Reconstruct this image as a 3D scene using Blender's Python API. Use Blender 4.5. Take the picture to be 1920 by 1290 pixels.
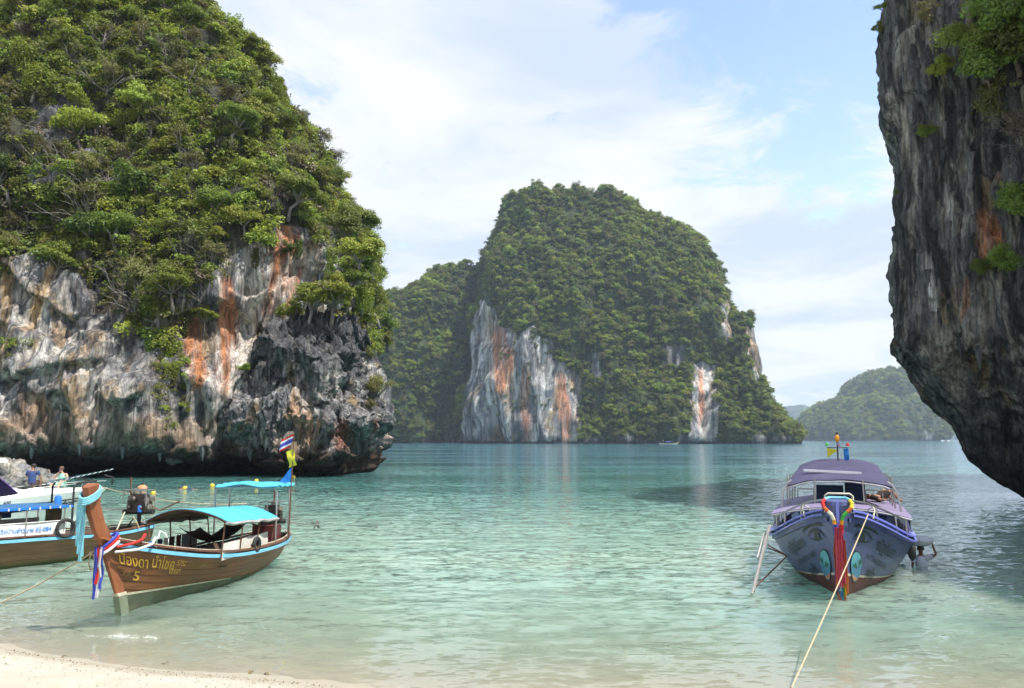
import bpy, bmesh, math, random
import numpy as np
from mathutils import Vector, Matrix, Quaternion, Euler

for o in list(bpy.data.objects):
    bpy.data.objects.remove(o)
sc = bpy.context.scene
COL = sc.collection
R = math.radians
random.seed(7)

# ------------------------------------------------------------------ camera
FPX, EYE = 1500.0, 3.9                       # focal length in photo pixels, eye height above the water
PITCH = math.atan((824 - 645) / FPX)
cam_data = bpy.data.cameras.new('camera')
cam_data.sensor_fit = 'HORIZONTAL'
cam_data.sensor_width = 36.0
cam_data.lens = FPX / 1920 * 36.0
cam_data.clip_start = 0.1
cam_data.clip_end = 30000
cam = bpy.data.objects.new('camera', cam_data)
cam.location = (0, 0, EYE)
cam.rotation_euler = (math.pi / 2 + PITCH, 0, 0)
COL.objects.link(cam)
sc.camera = cam

# ------------------------------------------------------------------ sky, sun, exposure
SUN_EL = R(61)
SUN_XY = Vector((0.87, -0.49)).normalized()
SUN = Vector((SUN_XY.x * math.cos(SUN_EL), SUN_XY.y * math.cos(SUN_EL), math.sin(SUN_EL)))
world = bpy.data.worlds.new('World')
sc.world = world
world.use_nodes = True
wt = world.node_tree
wt.nodes.clear()


def wn(kind, **kw):
    n = wt.nodes.new(kind)
    for k, v in kw.items():
        setattr(n, k, v)
    return n


def wmath(op, a, b=None, c=None, clamp=False):
    n = wn('ShaderNodeMath', operation=op, use_clamp=clamp)
    for i, v in enumerate((a, b, c)):
        if v is None:
            continue
        if isinstance(v, (int, float)):
            n.inputs[i].default_value = v
        else:
            wt.links.new(v, n.inputs[i])
    return n.outputs[0]


sky = wn('ShaderNodeTexSky', sky_type='NISHITA')
sky.sun_disc = False
sky.sun_elevation = SUN_EL
sky.sun_rotation = math.atan2(SUN_XY.x, SUN_XY.y)
sky.air_density = 1.3
sky.dust_density = 0.2
sky.ozone_density = 2.0
tc = wn('ShaderNodeTexCoord')
sep = wn('ShaderNodeSeparateXYZ')
wt.links.new(tc.outputs['Generated'], sep.inputs[0])
zz = wmath('MAXIMUM', sep.outputs['Z'], 0.0)
zd = wmath('ADD', zz, 0.12)
cu = wmath('DIVIDE', sep.outputs['X'], zd)
cv = wmath('DIVIDE', sep.outputs['Y'], zd)
comb = wn('ShaderNodeCombineXYZ')
wt.links.new(cu, comb.inputs[0]); wt.links.new(cv, comb.inputs[1])


def wnoise(scale, detail, rough, off, dist=0.0):
    mp = wn('ShaderNodeMapping')
    mp.inputs['Location'].default_value = off
    wt.links.new(comb.outputs[0], mp.inputs['Vector'])
    n = wn('ShaderNodeTexNoise')
    n.inputs['Scale'].default_value = scale
    n.inputs['Detail'].default_value = detail
    n.inputs['Roughness'].default_value = rough
    n.inputs['Distortion'].default_value = dist
    wt.links.new(mp.outputs[0], n.inputs['Vector'])
    return n.outputs['Fac']


cover = wnoise(0.62, 5, 0.56, (2.3, 4.1, 0.7), 0.35)       # large cloud sheets and the gaps between them
wisps = wnoise(3.0, 8, 0.66, (7.2, 1.4, 3.0), 0.6)
# the opening in the cloud sheet, high on the right of the bay
open_dir = wn('ShaderNodeVectorMath', operation='DOT_PRODUCT')
wt.links.new(tc.outputs['Generated'], open_dir.inputs[0])
open_dir.inputs[1].default_value = Vector((0.33, 0.83, 0.47)).normalized()
gap = wmath('MULTIPLY_ADD', open_dir.outputs['Value'], 1 / 0.030, -0.970 / 0.030, clamp=True)
gap = wmath('MULTIPLY', gap, 0.36)
dens = wmath('ADD', cover, wmath('MULTIPLY', wmath('SUBTRACT', wisps, 0.5), 1.05))
dens = wmath('SUBTRACT', dens, gap)
horiz = wmath('MULTIPLY_ADD', wmath('SUBTRACT', 1.0, wmath('MULTIPLY', zz, 1.1), clamp=True), 0.34, -0.17)   # sheets close up towards the horizon
dens = wmath('ADD', dens, horiz)
fac = wn('ShaderNodeMapRange', interpolation_type='SMOOTHSTEP')
fac.inputs['From Min'].default_value = 0.27
fac.inputs['From Max'].default_value = 0.50
fac.inputs['To Min'].default_value = 0.03
fac.inputs['To Max'].default_value = 0.97
wt.links.new(dens, fac.inputs['Value'])
shade = wnoise(1.3, 5, 0.58, (1.1, 8.3, 5.0), 0.5)
ramp = wn('ShaderNodeMapRange', interpolation_type='SMOOTHSTEP')
ramp.inputs['From Min'].default_value = 0.36
ramp.inputs['From Max'].default_value = 0.62
wt.links.new(shade, ramp.inputs['Value'])
ccol = wn('ShaderNodeMix', data_type='RGBA')
ccol.inputs[6].default_value = (2.85, 3.3, 3.85, 1)
ccol.inputs[7].default_value = (4.0, 4.1, 4.2, 1)
wt.links.new(ramp.outputs[0], ccol.inputs[0])
smix = wn('ShaderNodeMix', data_type='RGBA')
wt.links.new(fac.outputs[0], smix.inputs[0])
sgain = wn('ShaderNodeVectorMath', operation='MULTIPLY')
wt.links.new(sky.outputs[0], sgain.inputs[0]); sgain.inputs[1].default_value = (1.20, 1.08, 1.22)
wt.links.new(sgain.outputs[0], smix.inputs[6])
wt.links.new(ccol.outputs[2], smix.inputs[7])
bg = wn('ShaderNodeBackground')
bg.inputs['Strength'].default_value = 0.15
wt.links.new(smix.outputs[2], bg.inputs['Color'])
wo = wn('ShaderNodeOutputWorld')
wt.links.new(bg.outputs[0], wo.inputs['Surface'])

sun_data = bpy.data.lights.new('sun', 'SUN')
sun_data.energy = 5.0
sun_data.angle = R(0.53)
sun_data.color = (1.0, 0.955, 0.88)
sun = bpy.data.objects.new('sun', sun_data)
sun.rotation_euler = SUN.to_track_quat('Z', 'Y').to_euler()
sun.location = (40, -40, 80)
COL.objects.link(sun)

sc.view_settings.view_transform = 'Standard'
sc.view_settings.look = 'None'
sc.view_settings.exposure = 0.74
sc.view_settings.gamma = 1.0
sc.view_settings.use_curve_mapping = False
sc.cycles.max_bounces = 5
sc.cycles.use_adaptive_sampling = True
sc.cycles.adaptive_threshold = 0.02
sc.cycles.diffuse_bounces = 2
sc.cycles.glossy_bounces = 2
sc.cycles.transmission_bounces = 3
sc.cycles.transparent_max_bounces = 8
sc.cycles.volume_bounces = 0
sc.cycles.use_light_tree = False
sc.cycles.caustics_reflective = False
sc.cycles.caustics_refractive = False
sc.cycles.sample_clamp_indirect = 6
sc.cycles.use_denoising = True
try:
    sc.cycles.denoiser = 'OPENIMAGEDENOISE'
except Exception:
    pass

# ------------------------------------------------------------------ helpers: picture <-> place
CP, SP = math.cos(PITCH), math.sin(PITCH)


def ray(px, py):
    x, y = (px - 960) / FPX, (645 - py) / FPX
    return Vector((x, CP - y * SP, SP + y * CP))


def at(px, py, Y):
    d = ray(px, py)
    t = Y / d.y
    return Vector((d.x * t, Y, EYE + d.z * t))


def onz(px, py, z=0.0):
    d = ray(px, py)
    t = (z - EYE) / d.z
    return Vector((d.x * t, d.y * t, z))


def proj(P):
    P = np.asarray(P, float)
    x, y, z = P[..., 0], P[..., 1], P[..., 2] - EYE
    f = y * CP + z * SP
    u = -y * SP + z * CP
    f = np.where(f < 0.1, 0.1, f)
    return 960 + FPX * x / f, 645 - FPX * u / f


def inside(px, py, poly):
    poly = np.asarray(poly, float)
    r = np.zeros(np.shape(px), bool)
    j = len(poly) - 1
    for i in range(len(poly)):
        xi, yi = poly[i]; xj, yj = poly[j]
        c = ((yi > py) != (yj > py)) & (px < (xj - xi) * (py - yi) / (yj - yi + 1e-9) + xi)
        r ^= c
        j = i
    return r


# ------------------------------------------------------------------ helpers: numpy noise
_prng = np.random.RandomState(11)
_PERM = np.concatenate([_prng.permutation(256)] * 3)
_G = _prng.normal(size=(256, 3)); _G /= np.linalg.norm(_G, axis=1)[:, None]


def perlin(x, y, z):
    x, y, z = np.broadcast_arrays(np.asarray(x, float), np.asarray(y, float), np.asarray(z, float))
    xi, yi, zi = np.floor(x).astype(int), np.floor(y).astype(int), np.floor(z).astype(int)
    xf, yf, zf = x - xi, y - yi, z - zi
    u, v, w = [t * t * t * (t * (t * 6 - 15) + 10) for t in (xf, yf, zf)]
    xi &= 255; yi &= 255; zi &= 255

    def g(dx, dy, dz):
        h = _PERM[_PERM[_PERM[(xi + dx) & 255] + ((yi + dy) & 255)] + ((zi + dz) & 255)]
        v3 = _G[h]
        return v3[..., 0] * (xf - dx) + v3[..., 1] * (yf - dy) + v3[..., 2] * (zf - dz)
    a = g(0, 0, 0) * (1 - u) + g(1, 0, 0) * u
    b = g(0, 1, 0) * (1 - u) + g(1, 1, 0) * u
    c = g(0, 0, 1) * (1 - u) + g(1, 0, 1) * u
    d = g(0, 1, 1) * (1 - u) + g(1, 1, 1) * u
    return ((a * (1 - v) + b * v) * (1 - w) + (c * (1 - v) + d * v) * w) * 1.6


def fbm(x, y, z, oct=4, gain=0.5):
    s, a, f = 0, 1.0, 1.0
    for i in range(oct):
        s = s + a * perlin(x * f + 17.3 * i, y * f + 5.1 * i, z * f + 9.7 * i)
        a *= gain; f *= 2.03
    return s


def sstep(a, b, x):
    t = np.clip((x - a) / (b - a), 0, 1)
    return t * t * (3 - 2 * t)


# ------------------------------------------------------------------ helpers: materials
def new_mat(name):
    m = bpy.data.materials.new(name)
    m.use_nodes = True
    nt = m.node_tree
    nt.nodes.clear()
    return m, nt


def nd(nt, kind, ins=None, **kw):
    n = nt.nodes.new(kind)
    for k, v in kw.items():
        setattr(n, k, v)
    for k, v in (ins or {}).items():
        if hasattr(v, 'is_output'):
            nt.links.new(v, n.inputs[k])
        else:
            n.inputs[k].default_value = v
    return n


def rgba(c):
    return (c[0], c[1], c[2], 1.0)


def mixc(nt, f, a, b, blend='MIX'):
    n = nd(nt, 'ShaderNodeMix', data_type='RGBA', blend_type=blend)
    for i, v in ((0, f), (6, a), (7, b)):
        if hasattr(v, 'is_output'):
            nt.links.new(v, n.inputs[i])
        else:
            n.inputs[i].default_value = v if i == 0 else rgba(v)
    return n.outputs[2]


def noise_out(nt, scale, detail=4, rough=0.55, vec=None, stretch=None, dist=0.0, coord='Object'):
    if vec is None:
        vec = nd(nt, 'ShaderNodeTexCoord').outputs[coord]
    if stretch is not None:
        vec = nd(nt, 'ShaderNodeMapping', {'Vector': vec, 'Scale': stretch}).outputs[0]
    return nd(nt, 'ShaderNodeTexNoise', {'Vector': vec, 'Scale': scale, 'Detail': detail, 'Roughness': rough, 'Distortion': dist}).outputs['Fac']


def simple(name, col, rough=0.55, metal=0.0, var=0.16, vscale=3.0, dirt=None, dirt_amt=0.35, bump=0.0, bscale=40.0, spec=0.4, stretch=None, trans=0.0):
    m, nt = new_mat(name)
    n1 = noise_out(nt, vscale, 5, 0.6, stretch=stretch)
    f = nd(nt, 'ShaderNodeMapRange', {'Value': n1, 'From Min': 0.3, 'From Max': 0.7}).outputs[0]
    c = mixc(nt, f, [max(0, x * (1 - var)) for x in col], [min(1, x * (1 + var)) for x in col])
    if dirt:
        n2 = noise_out(nt, vscale * 2.7, 6, 0.68, stretch=stretch)
        f2 = nd(nt, 'ShaderNodeMapRange', {'Value': n2, 'From Min': 0.50, 'From Max': 0.72, 'To Max': dirt_amt}).outputs[0]
        c = mixc(nt, f2, c, dirt)
    p = nd(nt, 'ShaderNodeBsdfPrincipled', {'Base Color': c, 'Roughness': rough, 'Metallic': metal, 'Specular IOR Level': spec})
    if bump:
        b = nd(nt, 'ShaderNodeBump', {'Height': noise_out(nt, bscale, 4, 0.6, stretch=stretch), 'Strength': bump, 'Distance': 0.02})
        nt.links.new(b.outputs[0], p.inputs['Normal'])
    out = p.outputs[0]
    if trans:
        tr = nd(nt, 'ShaderNodeBsdfTranslucent', {'Color': c})
        out = nd(nt, 'ShaderNodeMixShader', {0: trans, 1: out, 2: tr.outputs[0]}).outputs[0]
    o = nd(nt, 'ShaderNodeOutputMaterial')
    nt.links.new(out, o.inputs['Surface'])
    return m


# ------------------------------------------------------------------ helpers: objects
def tag(o, label=None, cat=None, group=None, kind=None):
    if label: o['label'] = label
    if cat: o['category'] = cat
    if group: o['group'] = group
    if kind: o['kind'] = kind
    return o


def empty(name, loc=(0, 0, 0), rz=0.0):
    o = bpy.data.objects.new(name, None)
    o.empty_display_size = 0.2
    o.location = loc
    o.rotation_euler = (0, 0, rz)
    COL.objects.link(o)
    return o


def mesh_from(name, verts, faces, smooth=False):
    me = bpy.data.meshes.new(name)
    me.from_pydata([tuple(v) for v in verts], [], [tuple(f) for f in faces])
    if smooth:
        me.polygons.foreach_set('use_smooth', np.ones(len(me.polygons), bool))
    me.update()
    return me


def fast_mesh(name, V, F, smooth=False):
    """V (n,3) floats, F (m,k) ints, all faces with k corners."""
    V = np.asarray(V, np.float32); F = np.asarray(F, np.int32)
    me = bpy.data.meshes.new(name)
    me.vertices.add(len(V)); me.vertices.foreach_set('co', V.ravel())
    m, k = F.shape
    me.loops.add(m * k); me.loops.foreach_set('vertex_index', F.ravel())
    me.polygons.add(m)
    me.polygons.foreach_set('loop_start', np.arange(0, m * k, k, dtype=np.int32))
    me.polygons.foreach_set('loop_total', np.full(m, k, np.int32))
    if smooth:
        me.polygons.foreach_set('use_smooth', np.ones(m, bool))
    me.update(calc_edges=True)
    return me


def link(name, me, mat=None, parent=None):
    o = bpy.data.objects.new(name, me)
    COL.objects.link(o)
    if mat is not None and len(me.materials) == 0:
        me.materials.append(mat)
    if parent is not None:
        o.parent = parent
    return o


class MB:
    """Collects shapes; build() links them as one mesh object."""
    def __init__(s):
        s.v, s.f = [], []

    def add(s, v, f):
        b = len(s.v)
        s.v += [Vector(p) for p in v]
        s.f += [tuple(b + i for i in q) for q in f]
        return s

    def box(s, c, d, rz=0.0, M=None, taper=1.0):
        c = Vector(c); h = [x / 2 for x in d]
        vs = []
        for z in (-1, 1):
            k = taper if z > 0 else 1.0
            for x, y in ((-1, -1), (1, -1), (1, 1), (-1, 1)):
                vs.append(Vector((x * h[0] * k, y * h[1] * k, z * h[2])))
        m = M if M is not None else Matrix.Rotation(rz, 3, 'Z')
        return s.add([c + m @ v for v in vs], [(3, 2, 1, 0), (4, 5, 6, 7), (0, 1, 5, 4), (1, 2, 6, 5), (2, 3, 7, 6), (3, 0, 4, 7)])

    def tube(s, pts, r, n=8, cap=True):
        pts = [Vector(p) for p in pts]
        rs = r if isinstance(r, (list, tuple)) else [r] * len(pts)
        rings = []
        prev = None
        for i, p in enumerate(pts):
            t = (pts[min(i + 1, len(pts) - 1)] - pts[max(i - 1, 0)])
            t = t.normalized() if t.length > 1e-9 else Vector((0, 0, 1))
            if prev is None:
                a = Vector((0, 0, 1)) if abs(t.z) < 0.9 else Vector((1, 0, 0))
                u = t.cross(a).normalized()
            else:
                u = (prev - t * prev.dot(t))
                u = u.normalized() if u.length > 1e-6 else t.orthogonal().normalized()
            prev = u
            w = t.cross(u)
            rings.append([p + (u * math.cos(2 * math.pi * k / n) + w * math.sin(2 * math.pi * k / n)) * rs[i] for k in range(n)])
        v = [q for rg in rings for q in rg]
        f = []
        for i in range(len(rings) - 1):
            for k in range(n):
                a, b = i * n + k, i * n + (k + 1) % n
                f.append((a, b, b + n, a + n))
        if cap:
            f.append(tuple(range(n - 1, -1, -1)))
            f.append(tuple((len(rings) - 1) * n + k for k in range(n)))
        return s.add(v, f)

    def lathe(s, prof, n=16, M=None, c=(0, 0, 0)):
        m = M if M is not None else Matrix.Identity(3)
        c = Vector(c)
        v, f = [], []
        for r, z in prof:
            for k in range(n):
                a = 2 * math.pi * k / n
                v.append(c + m @ Vector((r * math.cos(a), r * math.sin(a), z)))
        for i in range(len(prof) - 1):
            for k in range(n):
                a, b = i * n + k, i * n + (k + 1) % n
                f.append((a, b, b + n, a + n))
        f.append(tuple(range(n - 1, -1, -1)))
        f.append(tuple((len(prof) - 1) * n + k for k in range(n)))
        return s.add(v, f)

    def ball(s, c, r, n=12, m=8, sc3=(1, 1, 1)):
        prof = [(max(1e-3, math.sin(math.pi * i / m)) * r, -math.cos(math.pi * i / m) * r) for i in range(m + 1)]
        return s.lathe(prof, n, Matrix.Diagonal(sc3), c)

    def grid(s, P, close_u=False):
        nu, nv = len(P), len(P[0])
        v = [q for row in P for q in row]
        f = []
        for i in range(nu - (0 if close_u else 1)):
            for j in range(nv - 1):
                i2 = (i + 1) % nu
                f.append((i * nv + j, i2 * nv + j, i2 * nv + j + 1, i * nv + j + 1))
        return s.add(v, f)

    def sheet(s, P, th):
        """A grid of points given real thickness (downwards along -normal)."""
        nu, nv = len(P), len(P[0])
        P = [[Vector(q) for q in row] for row in P]
        Q = []
        for i in range(nu):
            row = []
            for j in range(nv):
                a = P[min(i + 1, nu - 1)][j] - P[max(i - 1, 0)][j]
                b = P[i][min(j + 1, nv - 1)] - P[i][max(j - 1, 0)]
                n = a.cross(b)
                n = n.normalized() if n.length > 1e-9 else Vector((0, 0, 1))
                row.append(P[i][j] - n * th)
            Q.append(row)
        b0 = len(s.v)
        s.grid(P)
        b1 = len(s.v)
        s.v += [q for row in Q for q in row]
        for i in range(nu - 1):
            for j in range(nv - 1):
                s.f.append((b1 + i * nv + j, b1 + i * nv + j + 1, b1 + (i + 1) * nv + j + 1, b1 + (i + 1) * nv + j))
        edge = [(i, 0) for i in range(nu)] + [(nu - 1, j) for j in range(1, nv)] + [(i, nv - 1) for i in range(nu - 2, -1, -1)] + [(0, j) for j in range(nv - 2, 0, -1)]
        for k in range(len(edge)):
            i, j = edge[k]; i2, j2 = edge[(k + 1) % len(edge)]
            s.f.append((b0 + i * nv + j, b0 + i2 * nv + j2, b1 + i2 * nv + j2, b1 + i * nv + j))
        return s

    def build(s, name, mat, parent=None, smooth=False, label=None):
        o = link(name, mesh_from(name, s.v, s.f, smooth), mat, parent)
        if smooth:
            try:
                o.data.set_sharp_from_angle(angle=R(38))
            except Exception:
                pass
        if label:
            o['label'] = label
        return o


def text_geo(body, size, shear=0.0, bold=0.022):
    """Flat outline mesh of a line of writing: verts (x, y), faces; x from 0."""
    cu = bpy.data.curves.new('writing', 'FONT')
    cu.body = body; cu.size = size; cu.shear = shear
    cu.resolution_u = 3
    cu.offset = bold * size
    o = bpy.data.objects.new('writing', cu)
    COL.objects.link(o)
    bpy.context.view_layer.update()
    me = bpy.data.meshes.new_from_object(o.evaluated_get(bpy.context.evaluated_depsgraph_get()))
    v = [(p.co.x, p.co.y) for p in me.vertices]
    f = [tuple(p.vertices) for p in me.polygons]
    bpy.data.objects.remove(o); bpy.data.curves.remove(cu); bpy.data.meshes.remove(me)
    x0 = min((p[0] for p in v), default=0)
    return [(p[0] - x0, p[1]) for p in v], f

# ================================================================== the setting: beach and seabed
def shore_y(x):
    x = np.asarray(x, float)
    return 12.45 - 0.35 * np.minimum(x, 0) * sstep(0, -2.0, np.minimum(x, 0)) - 0.03 * np.maximum(x, 0) + 0.25 * np.sin(x * 0.33 + 0.6) + 0.10 * np.sin(x * 1.1)


def ground_z(x, y):
    d = (np.asarray(y, float) - shore_y(x)) * 0.95
    sea = np.where(d < 8, -0.095 * d, -0.76 - 0.06 * (d - 8))
    sea = np.maximum(sea, -9.0)
    land = np.minimum(-0.15 * d, 2.25 + 0.01 * np.minimum(-d - 15, 40) * (d < -15))
    z = np.where(d > 0, sea, land)
    z = z + 0.025 * perlin(np.asarray(x) * 0.5, np.asarray(y) * 0.7, 0.3) + 0.010 * perlin(np.asarray(x) * 2.1, np.asarray(y) * 2.6, 4.3) * (d < 6)
    return z


def sand_material():
    m, nt = new_mat('sand')
    tcd = nd(nt, 'ShaderNodeTexCoord').outputs['Object']
    n1 = noise_out(nt, 1.6, 6, 0.62, vec=tcd)
    n2 = noise_out(nt, 60, 3, 0.7, vec=tcd)
    n3 = noise_out(nt, 9, 5, 0.7, vec=tcd)
    c = mixc(nt, nd(nt, 'ShaderNodeMapRange', {'Value': n1, 'From Min': 0.35, 'From Max': 0.68}).outputs[0], (0.370, 0.338, 0.268), (0.425, 0.398, 0.335))
    c = mixc(nt, nd(nt, 'ShaderNodeMapRange', {'Value': n3, 'From Min': 0.58, 'From Max': 0.78, 'To Max': 0.35}).outputs[0], c, (0.37, 0.28, 0.19))
    c = mixc(nt, nd(nt, 'ShaderNodeMapRange', {'Value': n2, 'From Min': 0.56, 'From Max': 0.74, 'To Max': 0.55}).outputs[0], c, (0.30, 0.25, 0.19))
    # wet where the swash has just run back
    wet = nd(nt, 'ShaderNodeAttribute', attribute_name='wet').outputs['Fac']
    c = mixc(nt, wet, c, mixc(nt, 1.0, c, (0.88, 0.87, 0.84), 'MULTIPLY'))
    rough = nd(nt, 'ShaderNodeMapRange', {'Value': wet, 'To Min': 0.95, 'To Max': 0.42}).outputs[0]
    p = nd(nt, 'ShaderNodeBsdfPrincipled', {'Base Color': c, 'Roughness': rough, 'Specular IOR Level': 0.3})
    hgt = nd(nt, 'ShaderNodeMath', {0: n2, 1: n3}, operation='ADD').outputs[0]
    b = nd(nt, 'ShaderNodeBump', {'Height': hgt, 'Strength': 0.35, 'Distance': 0.03})
    nt.links.new(b.outputs[0], p.inputs['Normal'])
    nt.links.new(p.outputs[0], nd(nt, 'ShaderNodeOutputMaterial').inputs['Surface'])
    return m


def float_attr(me, name, vals):
    a = me.attributes.new(name, 'FLOAT', 'POINT')
    a.data.foreach_set('value', np.asarray(vals, np.float32))


def color_attr(me, name, cols):
    a = me.attributes.new(name, 'FLOAT_COLOR', 'POINT')
    c = np.ones((len(cols), 4), np.float32); c[:, :3] = cols
    a.data.foreach_set('color', c.ravel())


def gridfaces(nu, nv, close_u=False):
    i = np.arange(nu if close_u else nu - 1)[:, None]; j = np.arange(nv - 1)[None, :]
    i2 = (i + 1) % nu
    a = i * nv + j; b = i2 * nv + j
    return np.stack([a + 0 * b, b, b + 1, a + 1], -1).reshape(-1, 4)


ys = np.concatenate([np.linspace(-60, 6, 30)[:-1], np.linspace(6, 34, 190)[:-1], np.geomspace(34, 260, 60)])
xs = np.concatenate([np.linspace(-200, -26, 24)[:-1], np.linspace(-26, 26, 260)[:-1], np.linspace(26, 200, 24)])
XX, YY = np.meshgrid(xs, ys, indexing='ij')
ZZ = ground_z(XX, YY)
# the weed and coral patches on the sandy bottom
me = fast_mesh('beach', np.stack([XX, YY, ZZ], -1).reshape(-1, 3), gridfaces(len(xs), len(ys)), True)
dd = (YY - shore_y(XX)) * 0.95
float_attr(me, 'wet', (sstep(-0.75, -0.45, dd + 0.2 * perlin(XX * 0.6, YY * 0.6, 2.2))).ravel())
beach = tag(link('beach', me, sand_material()), 'pale sandy beach sloping into the bay', kind='structure')

# ================================================================== the sea
WAVE_K = (0.56, 0.46, 0.20)      # steepness of the ripples, the fine chop and the long waves


def water_material():
    m, nt = new_mat('water')
    tcd = nd(nt, 'ShaderNodeTexCoord').outputs['Object']
    depth = nd(nt, 'ShaderNodeAttribute', attribute_name='depth').outputs['Fac']
    op = nd(nt, 'ShaderNodeMath', {0: -1.25, 1: depth}, operation='MULTIPLY').outputs[0]
    op = nd(nt, 'ShaderNodeMath', {0: op}, operation='EXPONENT').outputs[0]
    op = nd(nt, 'ShaderNodeMath', {0: 1.0, 1: op}, operation='SUBTRACT').outputs[0]
    deep = nd(nt, 'ShaderNodeMapRange', {'Value': depth, 'From Min': 0.3, 'From Max': 3.4}, interpolation_type='SMOOTHSTEP').outputs[0]
    col = mixc(nt, deep, (0.365, 0.505, 0.395), (0.084, 0.216, 0.190))
    far = nd(nt, 'ShaderNodeMapRange', {'Value': depth, 'From Min': 3.0, 'From Max': 9.0}, interpolation_type='SMOOTHSTEP').outputs[0]
    col = mixc(nt, far, col, (0.068, 0.172, 0.205))
    patch = noise_out(nt, 0.05, 4, 0.6, vec=tcd, stretch=(0.5, 1.6, 1))
    pf = nd(nt, 'ShaderNodeMapRange', {'Value': patch, 'From Min': 0.42, 'From Max': 0.68, 'To Max': 0.55}).outputs[0]
    col = mixc(nt, pf, col, mixc(nt, 1.0, col, (0.62, 0.80, 0.92), 'MULTIPLY'))
    # ripples: three sizes, crests lying along the shore, calmer and rougher lanes
    lane = noise_out(nt, 0.045, 3, 0.55, vec=tcd, stretch=(0.35, 1.5, 1))
    amp = nd(nt, 'ShaderNodeMapRange', {'Value': lane, 'From Min': 0.36, 'From Max': 0.66, 'To Min': 0.32, 'To Max': 1.5}).outputs[0]
    def slope(scale, k, off, dist):
        mp = nd(nt, 'ShaderNodeMapping', {'Vector': tcd, 'Scale': (0.45, 1.0, 1), 'Location': off}).outputs[0]
        c_ = nd(nt, 'ShaderNodeTexNoise', {'Vector': mp, 'Scale': scale, 'Detail': 1.0, 'Roughness': 0.5, 'Distortion': dist}).outputs['Color']
        c_ = nd(nt, 'ShaderNodeVectorMath', {0: c_, 1: (0.5, 0.5, 0.5)}, operation='SUBTRACT').outputs[0]
        return nd(nt, 'ShaderNodeVectorMath', {0: c_, 1: (k * 0.55, k, 0.0)}, operation='MULTIPLY').outputs[0]
    sl = slope(3.8, WAVE_K[0], (0, 0, 0), 0.8)
    for sc_, k_, of_ in ((9.5, WAVE_K[1], (3, 7, 1)), (1.1, WAVE_K[2], (11, 2, 5))):
        sl = nd(nt, 'ShaderNodeVectorMath', {0: sl, 1: slope(sc_, k_, of_, 0.5)}, operation='ADD').outputs[0]
    shal = nd(nt, 'ShaderNodeMapRange', {'Value': depth, 'From Min': 0.0, 'From Max': 0.9, 'To Min': 0.42, 'To Max': 1.0}).outputs[0]
    amp = nd(nt, 'ShaderNodeMath', {0: amp, 1: shal}, operation='MULTIPLY').outputs[0]
    sl = nd(nt, 'ShaderNodeVectorMath', {0: sl, 3: amp}, operation='SCALE').outputs[0]
    nrm_ = nd(nt, 'ShaderNodeNewGeometry').outputs['Normal']
    b = nd(nt, 'ShaderNodeVectorMath', {0: nd(nt, 'ShaderNodeVectorMath', {0: sl, 1: nrm_}, operation='ADD').outputs[0]}, operation='NORMALIZE').outputs[0]
    fr = nd(nt, 'ShaderNodeFresnel', {'IOR': 1.33, 'Normal': b}).outputs[0]
    gl = nd(nt, 'ShaderNodeBsdfGlossy', {'Color': (0.86, 0.9, 0.94, 1), 'Roughness': 0.06, 'Normal': b}).outputs[0]
    df = nd(nt, 'ShaderNodeSubsurfaceScattering', {'Color': col, 'Scale': 4.5, 'Radius': (0.6, 1.0, 1.0)}, falloff='BURLEY').outputs[0]
    tint = mixc(nt, op, (0.985, 0.99, 0.98), (0.70, 0.90, 0.80))
    tr = nd(nt, 'ShaderNodeBsdfTransparent', {'Color': tint}).outputs[0]
    body = nd(nt, 'ShaderNodeMixShader', {0: op, 1: tr, 2: df}).outputs[0]
    out = nd(nt, 'ShaderNodeMixShader', {0: fr, 1: body, 2: gl}).outputs[0]
    nt.links.new(out, nd(nt, 'ShaderNodeOutputMaterial').inputs['Surface'])
    return m


def wave_z(x, y):
    near = np.exp(-np.maximum(y - 20, 0) / 60)
    w = 0.030 * perlin(x * 0.35, y * 0.9, 1.7) + 0.018 * perlin(x * 0.9 + 4, y * 2.0, 6.1)
    d = (y - shore_y(x)) * 0.95
    return w * near * sstep(0.0, 4.0, d)


wy = np.concatenate([np.linspace(8, 60, 300)[:-1], np.geomspace(60, 8500, 150)])
wu = np.concatenate([np.linspace(-1.3, -0.9, 8)[:-1], np.linspace(-0.9, 0.9, 360)[:-1], np.linspace(0.9, 1.3, 8)])
WY, WU = np.meshgrid(wy, wu, indexing='ij')
WX = WU * (WY * 0.85 + 30)
WZ = wave_z(WX, WY)
me = fast_mesh('sea', np.stack([WX, WY, WZ], -1).reshape(-1, 3), gridfaces(len(wy), len(wu))[:, ::-1], True)
dep = np.maximum(WZ - ground_z(WX, np.minimum(WY, 400)), 0)
float_attr(me, 'depth', dep.ravel())
sea = tag(link('sea', me, water_material()), 'turquoise shallow sea of the bay', kind='structure')

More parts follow.
